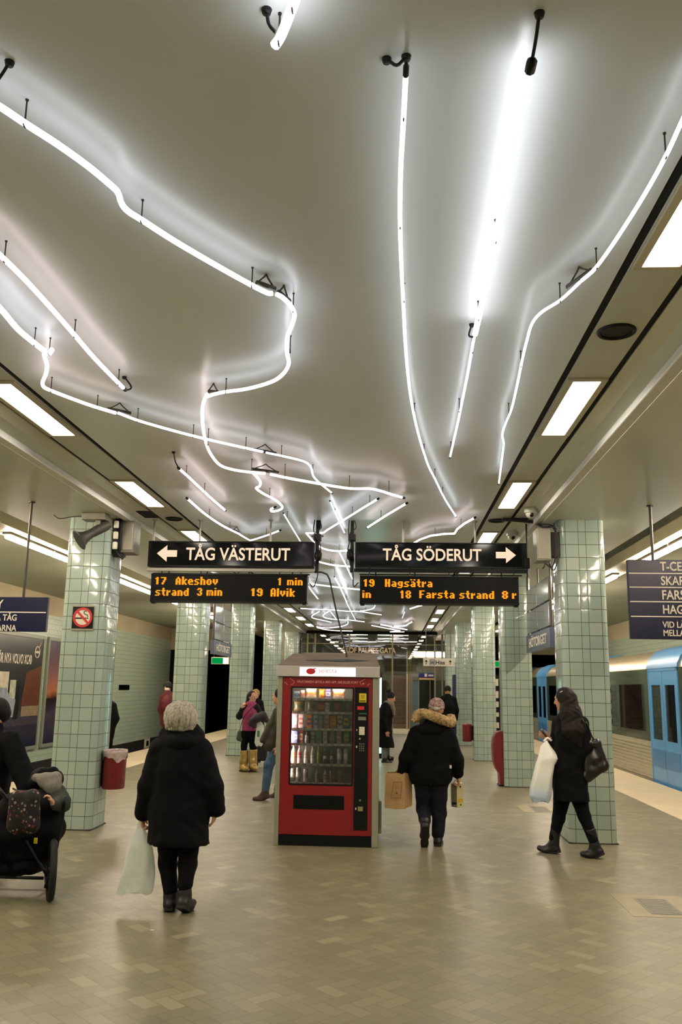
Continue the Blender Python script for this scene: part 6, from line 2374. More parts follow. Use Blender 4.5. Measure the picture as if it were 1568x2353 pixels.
def prism_quad(a, b, c, d, th):
    """box-like sack from four photo corners of the near face, th deep"""
    f = [a, b, c, d]
    k = [p + V((.0, th, 0)) for p in f]
    return f + k, [(0, 1, 2, 3), (7, 6, 5, 4), (0, 4, 5, 1), (1, 5, 6, 2), (2, 6, 7, 3), (3, 7, 4, 0)]


dy = -.03
q = [P(886, 1777, dy), P(947, 1775, dy + .02), P(948, 1853, dy), P(884, 1856, dy)]
n_ = 10
vs, fs = [], []
prof_t = [(0.0, 1.0, .10), (.25, .99, .115), (.5, 1.0, .125), (.8, 1.01, .13), (1.0, .98, .12)]
bag = G()
rows_ = []
for (t_, w_, dpt) in prof_t:
    L, R2 = q[0].lerp(q[3], t_), q[1].lerp(q[2], t_)
    c_ = (L + R2) / 2
    L, R2 = c_ + (L - c_) * w_, c_ + (R2 - c_) * w_
    m1 = L.lerp(R2, .72) + V((0, -.02, 0))
    rows_.append([L, L.lerp(R2, .38) + V((0, -.008 * math.sin(5 * t_), 0)), m1, R2 + V((0, .06, 0)), R2 + V((-.02, .06 + dpt, 0)), L.lerp(R2, .4) + V((0, .05 + dpt, 0)), L + V((.02, .03 + dpt, 0))])
w7 = 7
vv = [p for r in rows_ for p in r]
low = [p + V((0, 0, -.022 if 0 < i < 3 else 0)) for i, p in enumerate(rows_[-1])]
vv += low
nr = len(rows_) + 1
ff = [(i * w7 + k, i * w7 + (k + 1) % w7, (i + 1) * w7 + (k + 1) % w7, (i + 1) * w7 + k) for i in range(nr - 1) for k in range(w7)]
ff.append(tuple(range((nr - 1) * w7, nr * w7)))
pb = G().add(vv, ff).make('paper_bag', M_KRAFT, None, 'brown paper bag hanging from the fur hooded person\'s left hand', 'bag')
g = G()
A, B, C_, D_ = P(905, 1797, dy - .028), P(924.5, 1796, dy - .03), P(921, 1833, dy - .03), P(899, 1834, dy - .028)
for a, b in ((A, B), (B, C_), (C_, D_), (D_, A)):
    g.tube([a, b], .0028, 5)
g.ell(P(912, 1822, dy - .03), (.012, .003, .012), 10, 6)
for k in range(3):
    g.tube([P(907, 1805 + 3 * k, dy - .03), P(918, 1805 + 3 * k, dy - .03)], .0018, 5)
g.make('printed_label', M_KRAFTP, pb)
g = G()
g.tube(smooth_path([P(906, 1777, .02), P(912, 1770, .02), P(922, 1767, .02), P(930, 1771, .02), P(934, 1777, .02)], 4), .004, 6)
g.tube(smooth_path([P(908, 1777, .10), P(914, 1771, .08), P(922, 1768, .05), P(930, 1772, .08), P(934, 1777, .10)], 4), .004, 6)
g.make('handle', M_KRAFT, pb, smooth=True)

# tall printed carton in the right hand
M_CREAM = mat('carton_cream', (206, 196, 146), .5, var=.06, scale=12)
M_OLIVE = mat('carton_side', (104, 94, 70), .55, var=.15, scale=14)
M_GOLD = mat('carton_gold', (206, 168, 40), .5)
dy = .05
cf = [P(1050, 1801, dy), P(1065, 1800, dy + .0), P(1066, 1855, dy), P(1051, 1856, dy)]
vs, fs = prism_quad(*cf, .14)
cb = G().add(vs, fs).make('gift_carton', M_CREAM, None, 'tall cream and brown carton carried in the fur hooded person\'s right hand', 'box')
cs = [P(1038, 1801, dy + .015), P(1050, 1801, dy), P(1051, 1856, dy), P(1039, 1854, dy + .015)]
vs, fs = prism_quad(*cs, .125)
G().add(vs, fs).make('side_panel', M_OLIVE, cb)
G().add(*prism_quad(P(1053, 1836, dy - .003), P(1064, 1835, dy - .003), P(1064.5, 1843, dy - .003), P(1053.5, 1845, dy - .003), .003)).make('printed_gold_field', M_GOLD, cb)
g = G().add(*prism_quad(P(1040, 1843, dy), P(1049, 1844, dy - .012), P(1049, 1849, dy - .012), P(1040, 1848, dy), .01))
g.add(*prism_quad(P(1057, 1806, dy - .003), P(1060, 1806, dy - .003), P(1060, 1810, dy - .003), P(1057, 1810, dy - .003), .003))
g.add(*prism_quad(P(1058, 1848, dy - .003), P(1061, 1848, dy - .003), P(1061, 1851, dy - .003), P(1058, 1851, dy - .003), .003))
g.make('printed_marks', M_BLACK, cb)
g = G().tube(smooth_path([P(1041, 1801, dy + .05), P(1045, 1795, dy + .04), P(1055, 1790, .05), P(1061, 1795, dy + .05), P(1063, 1800, dy + .06)], 4), .005, 6)
g.make('handle', M_CREAM, cb, smooth=True)

# ------------------------------------------------------------------ woman with long brown hair and a white bag, at right
Y = 9.78
wr = thing('person', (P(1310, 1965).x, Y, 0), 'person with long dark hair in a black coat striding left', 'person')
fwr = V((-.80, .60, 0))
J = dict(head=P(1296, 1607), neck=P(1305, 1645), chest=P(1311, 1690), hip=P(1309, 1790),
         shL=P(1283, 1662, .1), elL=P(1278, 1715, .12), wrL=P(1262, 1697, .06), shR=P(1338, 1664, -.08), elR=P(1345, 1720, -.10), wrR=P(1318, 1745, -.12),
         hpL=P(1292, 1800, .06), knL=P(1284, 1880, .08), anL=P(1274, 1942, .10), hpR=P(1326, 1800, -.04), knR=P(1343, 1875, -.05), anR=P(1369, 1950, -.1))
J['anL'].z = .095
J['toL'] = J['anL'] + V((-.14, .08, -.045))
J['toR'] = J['anR'] + V((-.13, .03, -.06))
J['anR'].z, J['toR'].z = .11, .045
J['toL'].z = .05
body(wr, J, fwr, s=.97, res=.009, hs=((-.9, .42, -.12), (-.05, 0, 1)), curl=(.9, .5), hdir=(V((-.75, .1, .35)), V((-.6, .3, -.3))), hn=(V((.2, .2, .8)), V((.5, .5, 0))), hthumb=(V((.3, -.6, .6)), V((0, 0, 1))))
eyes(wr, J['head'], (-.9, .42, -.12), (-.05, 0, 1), .97)
F = Field(.05)
fl = (fwr, .78)
F.cone(P(1307, 1660), P(1312, 1700), .155, .19, .06, fl)
F.cone(P(1292, 1663, .06), P(1332, 1666, -.06), .09, .09, .06)
F.cone(P(1312, 1700), P(1310, 1770), .19, .205, .05, fl)
F.cone(P(1310, 1770), P(1308, 1838), .205, .20, .05, fl)
F.cone(P(1318, 1790, -.05), P(1322, 1838, -.08), .14, .15, .05)
F.cone(P(1296, 1720, .05), P(1288, 1790, .05), .10, .10, .05)
F.chain([J['shL'] + V((.02, 0, 0)), J['elL'], P(1270, 1705, .08)], [.085, .078, .058], .035)
F.chain([J['shR'] - V((.02, 0, 0)), J['elR'], P(1322, 1742, -.12)], [.088, .08, .06], .035)
F.cut(P(1308, 1838), (0, 0, 1))
ct = put(F, .009, 'coat', M_COAT, wr, None, .006, 28)
F = Field(.03)
F.cone(P(1300, 1812, .03), P(1322, 1812, -.02), .10, .10)
F.chain([P(1294, 1822, .06), J['knL'], J['anL'] + V((0, 0, .06))], [.098, .064, .052])
F.chain([P(1328, 1822, -.04), J['knR'], J['anR'] + V((-.02, 0, .07))], [.098, .064, .052])
put(F, .009, 'leggings', M_TROUS, wr, None, .003, 35)
boot(wr, J['anL'], J['toL'], P(1278, 1905, .09), M_BOOTB, res=.008, r0=.058)
boot(wr, J['anR'], J['toR'], P(1356, 1905, -.08), M_BOOTB, res=.008, r0=.062)
F = Field(.03)
c = J['head']
F.ell(c + V((.015, -.01, .04)), (.098, .098, .092))
F.ell(c + V((.045, -.02, -.01)), (.08, .09, .10))
F.chain([c + V((.05, -.02, 0)), P(1318, 1640, -.06), P(1328, 1680, -.13), P(1334, 1712, -.15)], [.085, .085, .075, .03], .04)
F.chain([c + V((.02, -.05, 0)), P(1303, 1640, -.10), P(1308, 1680, -.16), P(1318, 1706, -.17)], [.07, .07, .065, .03], .04)
F.chain([c + V((.05, .05, 0)), P(1322, 1645, .02), P(1338, 1690, -.08)], [.07, .06, .03], .04)
F.hole(c + V((-.115, .045, -.035)), (.075, .085, .085))
hr = put(F, .007, 'hair', M_HAIRDARK, wr, None, .006, 55)
G().tube([P(1287, 1591, -.105), P(1293, 1588, -.115)], .004, 6).make('hair_clip', M_SILVER, hr)
# phone
ph = Matrix.Translation(P(1253, 1690, .04)) @ Matrix.Rotation(math.radians(48), 4, 'Y') @ Matrix.Rotation(math.radians(25), 4, 'Z')
o = G(ph).box(-.078, .06, -.036, .036, -.005, .004, .003).make('mobile_phone', M_BLACK, None, 'black phone held in front by the striding person at right', 'phone', org=P(1253, 1690, .04))
G(ph).box(-.070, .052, -.032, .032, .004, .005).make('screen', M_GLOSSBLACK, o)
# white carrier bag over the forearm, tinted base
T_ = NT('white_blue_plastic')
sx_ = T_.n('ShaderNodeSeparateXYZ')
T_.l(T_.coord('Generated'), sx_.inputs[0])
nz_ = T_.noise(8.0, 4.0, T_.coord())
f0 = T_.math('ADD', sx_.outputs[2], T_.math('MULTIPLY', T_.math('SUBTRACT', nz_, .5), .12))
T_.bsdf(T_.ramp(f0, [(.10, s2l((186, 206, 226))), (.2, s2l((214, 224, 232))), (.27, s2l((226, 230, 224))), (.5, s2l((246, 244, 234)))]), .35, 0, nz_, .5, .03)
carrier_bag([(1254, 1258, 1702), (1244, 1266, 1715), (1240, 1276, 1729), (1236, 1283, 1743), (1231, 1275, 1758), (1225, 1270, 1785), (1219, 1268, 1810), (1216, 1266, 1830), (1224, 1262, 1842)], T_.m,
            'bulging white and pale blue carrier bag at the striding person\'s side', 5, .03, .62, 5, [[(1250, 1704, 0), (1258, 1696, .02), (1268, 1702, .03)]], -.1)
# shoulder bag
M_BAG = mat('brown_black_leather', (24, 17, 15), .32, var=.6, scale=7, bump=.3)
F = Field(.03)
a_, b_, c_, d_ = P(1352, 1708, -.12), P(1372, 1708, -.12), P(1388, 1760, -.13), P(1350, 1785, -.12)
F.chain([a_, b_], [.035, .035])
F.chain([b_, c_], [.045, .05])
F.chain([c_, d_], [.05, .055])
F.chain([a_, d_], [.04, .055])
F.ell(P(1364, 1750, -.12), (.08, .06, .13))
F.ell(P(1358, 1770, -.12), (.07, .065, .07))
sb = put(F, .008, 'shoulder_bag', M_BAG, None, top=('dark leather shoulder bag on the striding person\'s right shoulder', 'bag'), wob=.004, wfreq=35)
g = G().tube(smooth_path([P(1352, 1704, -.12), P(1350, 1690, -.14), P(1346, 1668, -.16), P(1338, 1652, -.14), P(1330, 1650, -.08)], 4), .009, 7)
g.tube(smooth_path([P(1366, 1702, -.12), P(1358, 1686, -.14), P(1350, 1664, -.15), P(1340, 1652, -.12)], 4), .009, 7)
g.make('strap', M_BAG, sb, smooth=True)
# ------------------------------------------------------------------ people farther away
M_MAGENTA = mat('magenta_quilted_vest', (150, 48, 92), .7, var=.15, scale=20, bump=.3)
M_OLIVEC = mat('olive_coat', (58, 54, 38), .8, var=.2, scale=14, bump=.2)
M_BLUEJ = mat('faded_blue_jeans', (58, 84, 112), .85, var=.35, scale=9, bump=.2)
M_GREYJ = mat('grey_jeans', (104, 106, 108), .85, var=.2, scale=14)
M_GOLDB = mat('gold_snow_boot', (186, 156, 96), .28, .6, var=.2, scale=14)
M_BROWNB = mat('brown_suede_boot', (66, 48, 34), .8, var=.2, scale=14)
M_SCARF = mat('grey_scarf', (118, 112, 96), .95, var=.25, scale=40, bump=.5)
M_KNITB = mat('black_knit', (18, 18, 18), .95, var=.2, scale=60, bump=.4)
M_REDJ = mat('red_winter_jacket', (92, 18, 26), .7, var=.2, scale=14, bump=.2)
M_BLOND = hair_mat('blond_hair', (170, 136, 76))


def figure(label, Yp, px, fw, parts, s=1.0, res=.012, hs=None, skin=None, curl=(.6, .6), eye=False, dys=None):
    """px: joint -> (photo x, photo y[, depth offset]); parts: list of functions called with (root, J)"""
    J = {}
    for k_, q in px.items():
        J[k_] = K(q[0], q[1], Yp + (q[2] if len(q) > 2 else 0))
    for q in 'LR':
        if 'to' + q not in J:
            J['to' + q] = J['an' + q] + V(fw).normalized() * .15 + V((0, 0, -.045))
    root = thing('person', (J['hip'].x, Yp, 0), label, 'person')
    body(root, J, fw, s=s, res=res, hs=hs, skin=skin, curl=curl)
    if eye:
        eyes(root, J['head'], hs[0] if hs else fw, hs[1] if hs else (0, 0, 1), s)
    for p in parts:
        p(root, J)
    return root, J


def top_garment(nm, m, pts, rs, sleeves=.07, cut=None, flat=None, wob=.006, sl=('L', 'R'), cuff=.85, res=.012):
    def f(root, J):
        F = Field(.05)
        P_ = [J[p] if isinstance(p, str) else p(J) for p in pts]
        F.chain(P_, rs, .05, flat)
        F.cone(J['shL'].lerp(J['shR'], .18), J['shR'].lerp(J['shL'], .18), .095, .095, .05)
        for q in sl:
            e = J['el' + q].lerp(J['wr' + q], cuff)
            F.chain([J['sh' + q].lerp(J['neck'], .12), J['el' + q], e], [sleeves + .018, sleeves + .008, sleeves - .012], .03)
        if cut is not None:
            c = cut(J)
            F.cut(c, (0, 0, 1))
        put(F, res, nm, m, root, None, wob, 26)
    return f


def legs(nm, m, r=(.10, .068, .055), wob=.004, low=.05, res=.012):
    def f(root, J):
        F = Field(.03)
        F.cone(J['hpL'], J['hpR'], r[0] * 1.05, r[0] * 1.05)
        for q in 'LR':
            F.chain([J['hp' + q] + V((0, 0, -.03)), J['kn' + q], J['an' + q] + V((0, 0, low))], list(r))
        put(F, res, nm, m, root, None, wob, 30)
    return f


def boots(m, sh=.12, r0=.058, res=.010, nm='boot'):
    def f(root, J):
        for q in 'LR':
            up = (J['kn' + q] - J['an' + q]).normalized()
            boot(root, J['an' + q], J['to' + q], J['an' + q] + up * sh, m, res=res, r0=r0, nm=nm)
    return f


def cap_of(nm, m, r, off=(0, 0, .03), cutz=None, res=.009, extra=None, wob=.003):
    def f(root, J):
        F = Field(.025)
        F.ell(J['head'] + V(off), r)
        if extra:
            extra(F, J)
        if cutz is not None:
            F.cut(J['head'] + V((0, 0, cutz)), (0, 0, 1))
        put(F, res, nm, m, root, None, wob, 60)
    return f


def low(J, *ks, z):
    for k_ in ks:
        J[k_].z = z


# woman in a magenta vest with gold boots
def pk_hair(F, J):
    c = J['head']
    F.ell(c + V((-.045, .05, -.01)), (.085, .07, .12))
    F.chain([c + V((-.07, .01, 0)), c + V((-.085, .0, -.1)), c + V((-.085, .02, -.2))], [.05, .045, .03])
    F.hole(c + V((.055, -.10, -.03)), (.085, .085, .095))


pk, Jp = figure('person with long black hair in a magenta vest and gold boots, hand raised', 18.1,
       dict(head=(580, 1602), neck=(577, 1618), chest=(576, 1640), hip=(573, 1676), shL=(565, 1625), elL=(550, 1646), wrL=(557, 1626, -.08), shR=(590, 1626), elR=(601, 1645), wrR=(594, 1655, -.15),
            hpL=(567, 1682), knL=(561, 1714), anL=(560, 1763), hpR=(580, 1682), knR=(581, 1714), anR=(581, 1761), toL=(565, 1768, -.12), toR=(587, 1767, -.12)),
       (.62, -.78, 0), [
           top_garment('sweater', M_KNITB, ['neck', 'chest', 'hip'], [.07, .125, .12], .055, flat=None, cut=lambda J: J['hip'] + V((0, 0, -.01))),
           legs('leggings', M_TROUS, (.095, .062, .055)),
           cap_of('hair', M_HAIRBLACK, (.088, .1, .10), (-.015, .03, .03), extra=pk_hair)], s=.95, hs=((.75, -.65, .05), (0, 0, 1)), eye=True, curl=(1.3, 1.0), res=.008)
F = Field(.04)
F.chain([Jp['neck'] + V((0, 0, -.03)), Jp['chest'], Jp['hip'] + V((0, 0, .0))], [.10, .155, .15], .05)
F.cone(Jp['shL'].lerp(Jp['shR'], .12), Jp['shR'].lerp(Jp['shL'], .12), .075, .075)
F.cone(Jp['neck'] + V((-.04, -.02, 0)), Jp['neck'] + V((.05, -.03, 0)), .06, .06)
F.cut(Jp['hip'] + V((0, 0, -.03)), (0, 0, 1))
put(F, .011, 'vest', M_MAGENTA, pk, None, .004, 40)
for q in 'LR':
    F = Field(.02)
    a = Jp['an' + q]
    F.chain([a + V((0, 0, .32)), a + V((0, 0, .12)), a + V((0, 0, .0))], [.085, .085, .078])
    F.cone(a + V((0, 0, -.01)), Jp['to' + q] + V((0, 0, .01)), .075, .06, .03)
    F.cut((0, 0, .02), (0, 0, 1))
    F.cut(a + V((0, 0, .33)), (0, 0, -1))
    o = put(F, .009, 'snow_boot', M_GOLDB, pk, None, .006, 26)
    G().lathe([(.088, 0), (.088, .02)], (a.x, a.y, .0), 20, sx=1.0, sy=1.15).make('sole', M_SOLE, o)
F = Field(.03)
Y = 18.0
F.chain([P(577, 1662, -.2), P(590, 1650, -.25), P(604, 1645, -.22), P(616, 1658, -.18)], [.06, .085, .085, .045])
F.chain([P(580, 1655, -.22), P(584, 1668, -.22)], [.06, .05])
put(F, .011, 'draped_jacket', mat('dark_plum_jacket', (44, 34, 44), .7, var=.2, scale=14), None, top=('dark jacket draped over the magenta vested person\'s arm', 'jacket'), wob=.008, wfreq=24)
Y = 18.1
o = carrier_bag([(592, 602, 1660), (590, 606, 1668), (588, 607, 1680), (586, 606, 1695), (585, 605, 1706), (588, 602, 1714)], M_PLASTIC, 'small white carrier bag hanging from the magenta vested person\'s arm', 5, .03, .5, 8, [[(594, 1662, 0), (596, 1656, 0), (600, 1661, 0)]], -.22)
G().cbox(P(594, 1686, -.33), (.05, .012, .12), .004).make('printed_green_mark', mat('bag_green', (60, 120, 70), .5), o)
F = Field(.02)
F.chain([P(551, 1684, -.02), P(550, 1696, -.02)], [.05, .06])
F.chain([P(549, 1697, -.02), P(556, 1700, -.02)], [.045, .045])
o = put(F, .010, 'hip_bag', mat('grey_green_bag', (64, 72, 60), .6, var=.15, scale=12), None, top=('small grey green bag at the magenta vested person\'s hip', 'bag'))
G().tube(smooth_path([P(551, 1680, -.02), P(560, 1650, -.16), P(578, 1628, -.2), P(589, 1622, -.1)], 4), .007, 6).make('strap', M_BLACK, o)

# blond person and trolley behind her
figure('blond person in dark clothes half hidden behind the magenta vested person', 20.4,
       dict(head=(588, 1596), neck=(589, 1610), chest=(590, 1630), hip=(590, 1664), shL=(581, 1617), elL=(578, 1638), wrL=(581, 1658), shR=(598, 1617), elR=(601, 1638), wrR=(600, 1660),
            hpL=(586, 1668), knL=(586, 1700), anL=(586, 1737), hpR=(595, 1668), knR=(595, 1700), anR=(595, 1736)),
       (.2, -1, 0), [top_garment('coat', M_COAT, ['neck', 'chest', 'hip', lambda J: J['hip'] + V((0, 0, -.25))], [.09, .16, .17, .17], cut=lambda J: J['hip'] + V((0, 0, -.22))),
                     legs('trousers', M_TROUS), boots(M_BOOTB),
                     cap_of('hair', M_BLOND, (.092, .1, .1), (0, .02, .03), extra=lambda F, J: F.hole(J['head'] + V((0, -.12, -.04)), (.06, .07, .085)))], s=.97)
t = thing('shopping_trolley', (P(602, 1750).x, 19.0, 0), 'dark two wheeled shopping trolley behind the magenta vested person', 'trolley')
Y = 19.0
c = P(603, 1732)
G().box(c.x - .11, c.x + .11, Y - .1, Y + .1, .14, .62, .03).make('bag', mat('trolley_cloth', (34, 32, 38), .8), t)
for sx in (-.1, .1):
    G().torus((c.x + sx, Y - .08, .085), .075, .014, 'x', 24, 8).make('wheel', M_BLACK, t, smooth=True)
G().tube(smooth_path([(c.x, Y + .1, .14), (c.x, Y + .12, .8), (c.x, Y + .14, .95)], 3), .011, 8).make('handle', M_POLE, t)

# person in an olive coat stepping out from behind the vending machine
def wk_extra(root, J):
    F = Field(.03)
    F.chain([K(636, 1634, 13.66), K(622, 1668, 13.6), K(604, 1700, 13.55)], [.05, .06, .05])
    F.chain([K(640, 1640, 13.7), K(634, 1680, 13.65), K(622, 1710, 13.6)], [.09, .12, .11])
    put(F, .012, 'coat_front', M_OLIVEC, root, None, .006, 22)
    F = Field(.03)
    F.ell(J['neck'] + V((-.03, 0, -.01)), (.09, .10, .06))
    put(F, .010, 'scarf', M_SCARF, root, None, .006, 60)


wk, Jw = figure('person in an olive coat and blue jeans stepping from behind the vending machine', 13.7,
       dict(head=(642, 1601), neck=(650, 1624), chest=(652, 1655), hip=(644, 1712), shL=(648, 1636, -.18), elL=(650, 1680, -.2), wrL=(640, 1716, -.2), shR=(656, 1636, .18), elR=(662, 1680, .2), wrR=(650, 1718, .2),
            hpL=(636, 1720, -.08), knL=(618, 1757, -.08), anL=(610, 1822, -.08), hpR=(648, 1720, .08), knR=(650, 1765, .1), anR=(638, 1822, .3), toL=(585, 1834, -.08), toR=(622, 1829, .3)),
       (-1, .1, 0), [
           top_garment('coat', M_OLIVEC, ['neck', 'chest', 'hip', lambda J: J['hip'] + V((.05, 0, -.1))], [.10, .17, .18, .19], .07, cut=lambda J: J['hip'] + V((0, 0, -.06)), wob=.008),
           legs('jeans', M_BLUEJ, (.10, .075, .06)), boots(M_BROWNB, .14, .062),
           cap_of('hair', M_HAIRBLACK, (.10, .09, .108), (.02, 0, .032), extra=lambda F, J: F.hole(J['head'] + V((-.105, 0, -.05)), (.065, .085, .09))), wk_extra], s=1.02, eye=True, skin=M_SKIN, res=.008)
Y = 13.7
carrier_bag([(627, 631, 1742), (625, 634, 1752), (622, 636, 1768), (620, 637, 1785), (621, 636, 1800)], M_PLASTIC, 'small white carrier bag carried by the person behind the vending machine', 5, .03, .5, 9, [[(628, 1746, 0), (629, 1735, 0), (633, 1720, 0)]], .22)

# person in a bobble hat by the totem
def ht_extra(root, J):
    F = Field(.03)
    F.chain([J['neck'] + V((-.03, -.03, 0)), J['neck'] + V((.06, -.05, -.01)), J['neck'] + V((.11, -.06, -.12)), J['neck'] + V((.13, -.06, -.24))], [.075, .07, .05, .035])
    F.ell(J['neck'] + V((0, 0, .0)), (.11, .11, .07))
    put(F, .010, 'scarf', M_SCARF, root, None, .006, 60)
    F = Field(.02)
    F.ell(J['head'] + V((-.06, 0, .16)), (.055, .055, .05))
    put(F, .009, 'bobble', M_KNITB, root, None, .006, 80)


figure('person in a black bobble hat and long black coat facing right by the totem', 21.0,
       dict(head=(899, 1604), neck=(893, 1617), chest=(886, 1640), hip=(883, 1684), shL=(886, 1624, .17), elL=(882, 1652, .2), wrL=(892, 1672, .2), shR=(885, 1624, -.17), elR=(880, 1655, -.2), wrR=(888, 1680, -.2),
            hpL=(884, 1690, .08), knL=(889, 1714, .08), anL=(890, 1738, .35), hpR=(884, 1690, -.08), knR=(886, 1714, -.08), anR=(884, 1745, -.06), toL=(903, 1741, .35), toR=(899, 1750, -.06)),
       (1, -.05, 0), [
           top_garment('long_coat', M_COAT, ['neck', 'chest', 'hip', lambda J: K(886, 1714, 21)], [.09, .17, .18, .21], .075, cut=lambda J: K(886, 1717, 21), wob=.01),
           legs('jeans', M_GREYJ, (.09, .072, .06)), boots(M_BOOTB, .08, .055),
           cap_of('bobble_hat', M_KNITB, (.10, .10, .105), (-.01, 0, .045), -.005), ht_extra], hs=((.95, -.1, -.25), (.2, 0, 1)), eye=True)

# person in a beanie walking away beyond the fur hooded one
figure('person in a black beanie and black jacket walking away near the fourth column', 25.0,
       dict(head=(1029, 1588), neck=(1029, 1602), chest=(1030, 1622), hip=(1031, 1660), shL=(1016, 1608), elL=(1012, 1632), wrL=(1014, 1654), shR=(1044, 1608), elR=(1048, 1632), wrR=(1047, 1656),
            hpL=(1025, 1662), knL=(1025, 1688), anL=(1025, 1710), hpR=(1037, 1662), knR=(1038, 1688), anR=(1038, 1712)),
       (0, 1, 0), [top_garment('jacket', M_COAT, ['neck', 'chest', 'hip'], [.11, .20, .19], .08, cut=lambda J: J['hip'] + V((0, 0, -.06))), legs('trousers', M_TROUS), boots(M_BOOTB),
                   cap_of('beanie', M_KNITB, (.098, .108, .11), (0, 0, .05), -.01)], s=1.0)

# dark figure behind the nearest left column
figure('dark clothed person mostly hidden behind the nearest left column', 17.0,
       dict(head=(243, 1592), neck=(245, 1613), chest=(248, 1640), hip=(245, 1686), shL=(234, 1624), elL=(230, 1655), wrL=(234, 1682), shR=(259, 1624), elR=(264, 1652), wrR=(254, 1680),
            hpL=(240, 1690), knL=(240, 1730), anL=(240, 1764), hpR=(250, 1690), knR=(249, 1730), anR=(247, 1765)),
       (-.6, -.8, 0), [top_garment('jacket', M_COAT, ['neck', 'chest', 'hip'], [.10, .17, .15], .075, cut=lambda J: J['hip'] + V((0, 0, -.04))), legs('trousers', M_TROUS, (.09, .065, .05)), boots(M_BOOTB),
                        cap_of('hair', M_HAIRBLACK, (.09, .1, .1), (0, .02, .03))], s=1.0)

# person in red with a dark patterned cap by the second left column
def rd_extra(root, J):
    F = Field(.03)
    F.ell(K(382, 1618, 20.0 - .16), (.14, .09, .19))
    o = put(F, .012, 'backpack', M_REDJ, root, None, .005, 30)
    G().cbox(K(384, 1583, 19.86), (.10, .01, .05), .004).make('cap_motif', M_PLATEW, root)


figure('person in a red jacket and dark patterned cap beside the second left column', 20.0,
       dict(head=(385, 1580), neck=(386, 1596), chest=(386, 1618), hip=(386, 1660), shL=(376, 1603), elL=(371, 1630), wrL=(376, 1654), shR=(397, 1603), elR=(401, 1630), wrR=(398, 1654),
            hpL=(381, 1664), knL=(381, 1702), anL=(381, 1740), hpR=(391, 1664), knR=(391, 1702), anR=(391, 1741)),
       (.3, 1, 0), [top_garment('jacket', M_REDJ, ['neck', 'chest', 'hip'], [.10, .17, .17], .075, cut=lambda J: J['hip'] + V((0, 0, -.04))), legs('trousers', M_REDJ), boots(M_BOOTB),
                    cap_of('patterned_cap', mat('patterned_cap', (40, 34, 34), .9, var=.6, scale=40), (.096, .106, .105), (0, 0, .045), -.02), rd_extra], s=1.0)

# passenger inside the train
figure('passenger in a brown top standing behind the train door window', 18.7,
       dict(head=(1549, 1589), neck=(1549, 1610), chest=(1549, 1632), hip=(1549, 1672), shL=(1539, 1618, -.0), elL=(1536, 1645), wrL=(1540, 1668), shR=(1560, 1618), elR=(1564, 1645), wrR=(1560, 1668),
            hpL=(1544, 1678), knL=(1544, 1722), anL=(1544, 1756), hpR=(1555, 1678), knR=(1555, 1722), anR=(1555, 1756)),
       (-.8, -.6, 0), [top_garment('sweater', mat('brown_sweater', (118, 88, 56), .85), ['neck', 'chest', 'hip'], [.09, .15, .15], .065, cut=lambda J: J['hip'] + V((0, 0, -.04))), legs('trousers', M_TROUS), boots(M_BOOTB),
                       cap_of('hair', M_HAIRBLACK, (.09, .1, .1), (.02, .02, .04))], s=.95)

# ------------------------------------------------------------------ pram and its pusher at the left edge
Y = 7.75
pu, Ju = figure('person with black hair in a dark coat leaning over the pram at the left edge', 8.1,
       dict(head=(-6, 1638), neck=(-18, 1678), chest=(-22, 1740), hip=(-40, 1855), shL=(-70, 1705), elL=(-75, 1785), wrL=(-30, 1830, -.25), shR=(30, 1708, -.05), elR=(52, 1778, -.12), wrR=(62, 1815, -.2),
            hpL=(-62, 1870), knL=(-66, 1970), anL=(-66, 2048), hpR=(-20, 1870), knR=(-22, 1970), anR=(-22, 2050)),
       (.25, 1, 0), [top_garment('coat', M_COAT, ['neck', 'chest', 'hip', lambda J: K(-40, 1935, 8.1)], [.11, .20, .22, .24], .085, cut=lambda J: K(-40, 1938, 8.1), wob=.006, res=.010), legs('trousers', M_TROUS), boots(M_BOOTB),
                     cap_of('hair', M_HAIRBLACK, (.095, .11, .105), (.01, .0, .035), res=.008, extra=lambda F, J: (F.ell(J['head'] + V((.03, .03, -.01)), (.08, .09, .08)), F.hole(J['head'] + V((-.06, -.1, -.06)), (.08, .07, .06))))], s=1.0, res=.009, hs=((-.55, .55, -.35), (0, .2, 1)))

M_PRAM = mat('pram_black_fabric', (9, 9, 10), .8, var=.3, scale=24, bump=.2, spec=.15)
M_PRAMF = mat('pram_frame', (30, 30, 32), .35, .6)
M_TYRE = mat('pram_tyre', (14, 14, 14), .7)
Y = 7.45
pr = thing('pram', (P(70, 2040).x, 7.45, 0), 'black pram with large wheels at the left edge', 'pram')
F = Field(.04)
F.cone(P(40, 1860), P(112, 1850), .15, .13, .06, (V((0, 1, 0)), 1.5))
F.cone(P(30, 1915), P(108, 1905), .16, .14, .06, (V((0, 1, 0)), 1.5))
F.cone(P(35, 1960), P(98, 1950), .13, .11, .06, (V((0, 1, 0)), 1.4))
put(F, .011, 'carrycot', M_PRAM, pr, None, .006, 24)
F = Field(.03)
F.chain([P(78, 1800, .1), P(98, 1778, .12), P(122, 1774, .15), P(134, 1785, .2)], [.05, .045, .04, .03])
F.chain([P(95, 1790, .2), P(125, 1790, .3)], [.10, .08])
put(F, .010, 'canopy', M_PRAM, pr, None, .004, 30)
F = Field(.03)
F.chain([P(5, 1990), P(80, 1985)], [.08, .08], None, (V((0, 1, 0)), 2.2))
put(F, .012, 'basket', M_PRAM, pr, None, .008, 24)
g = G()
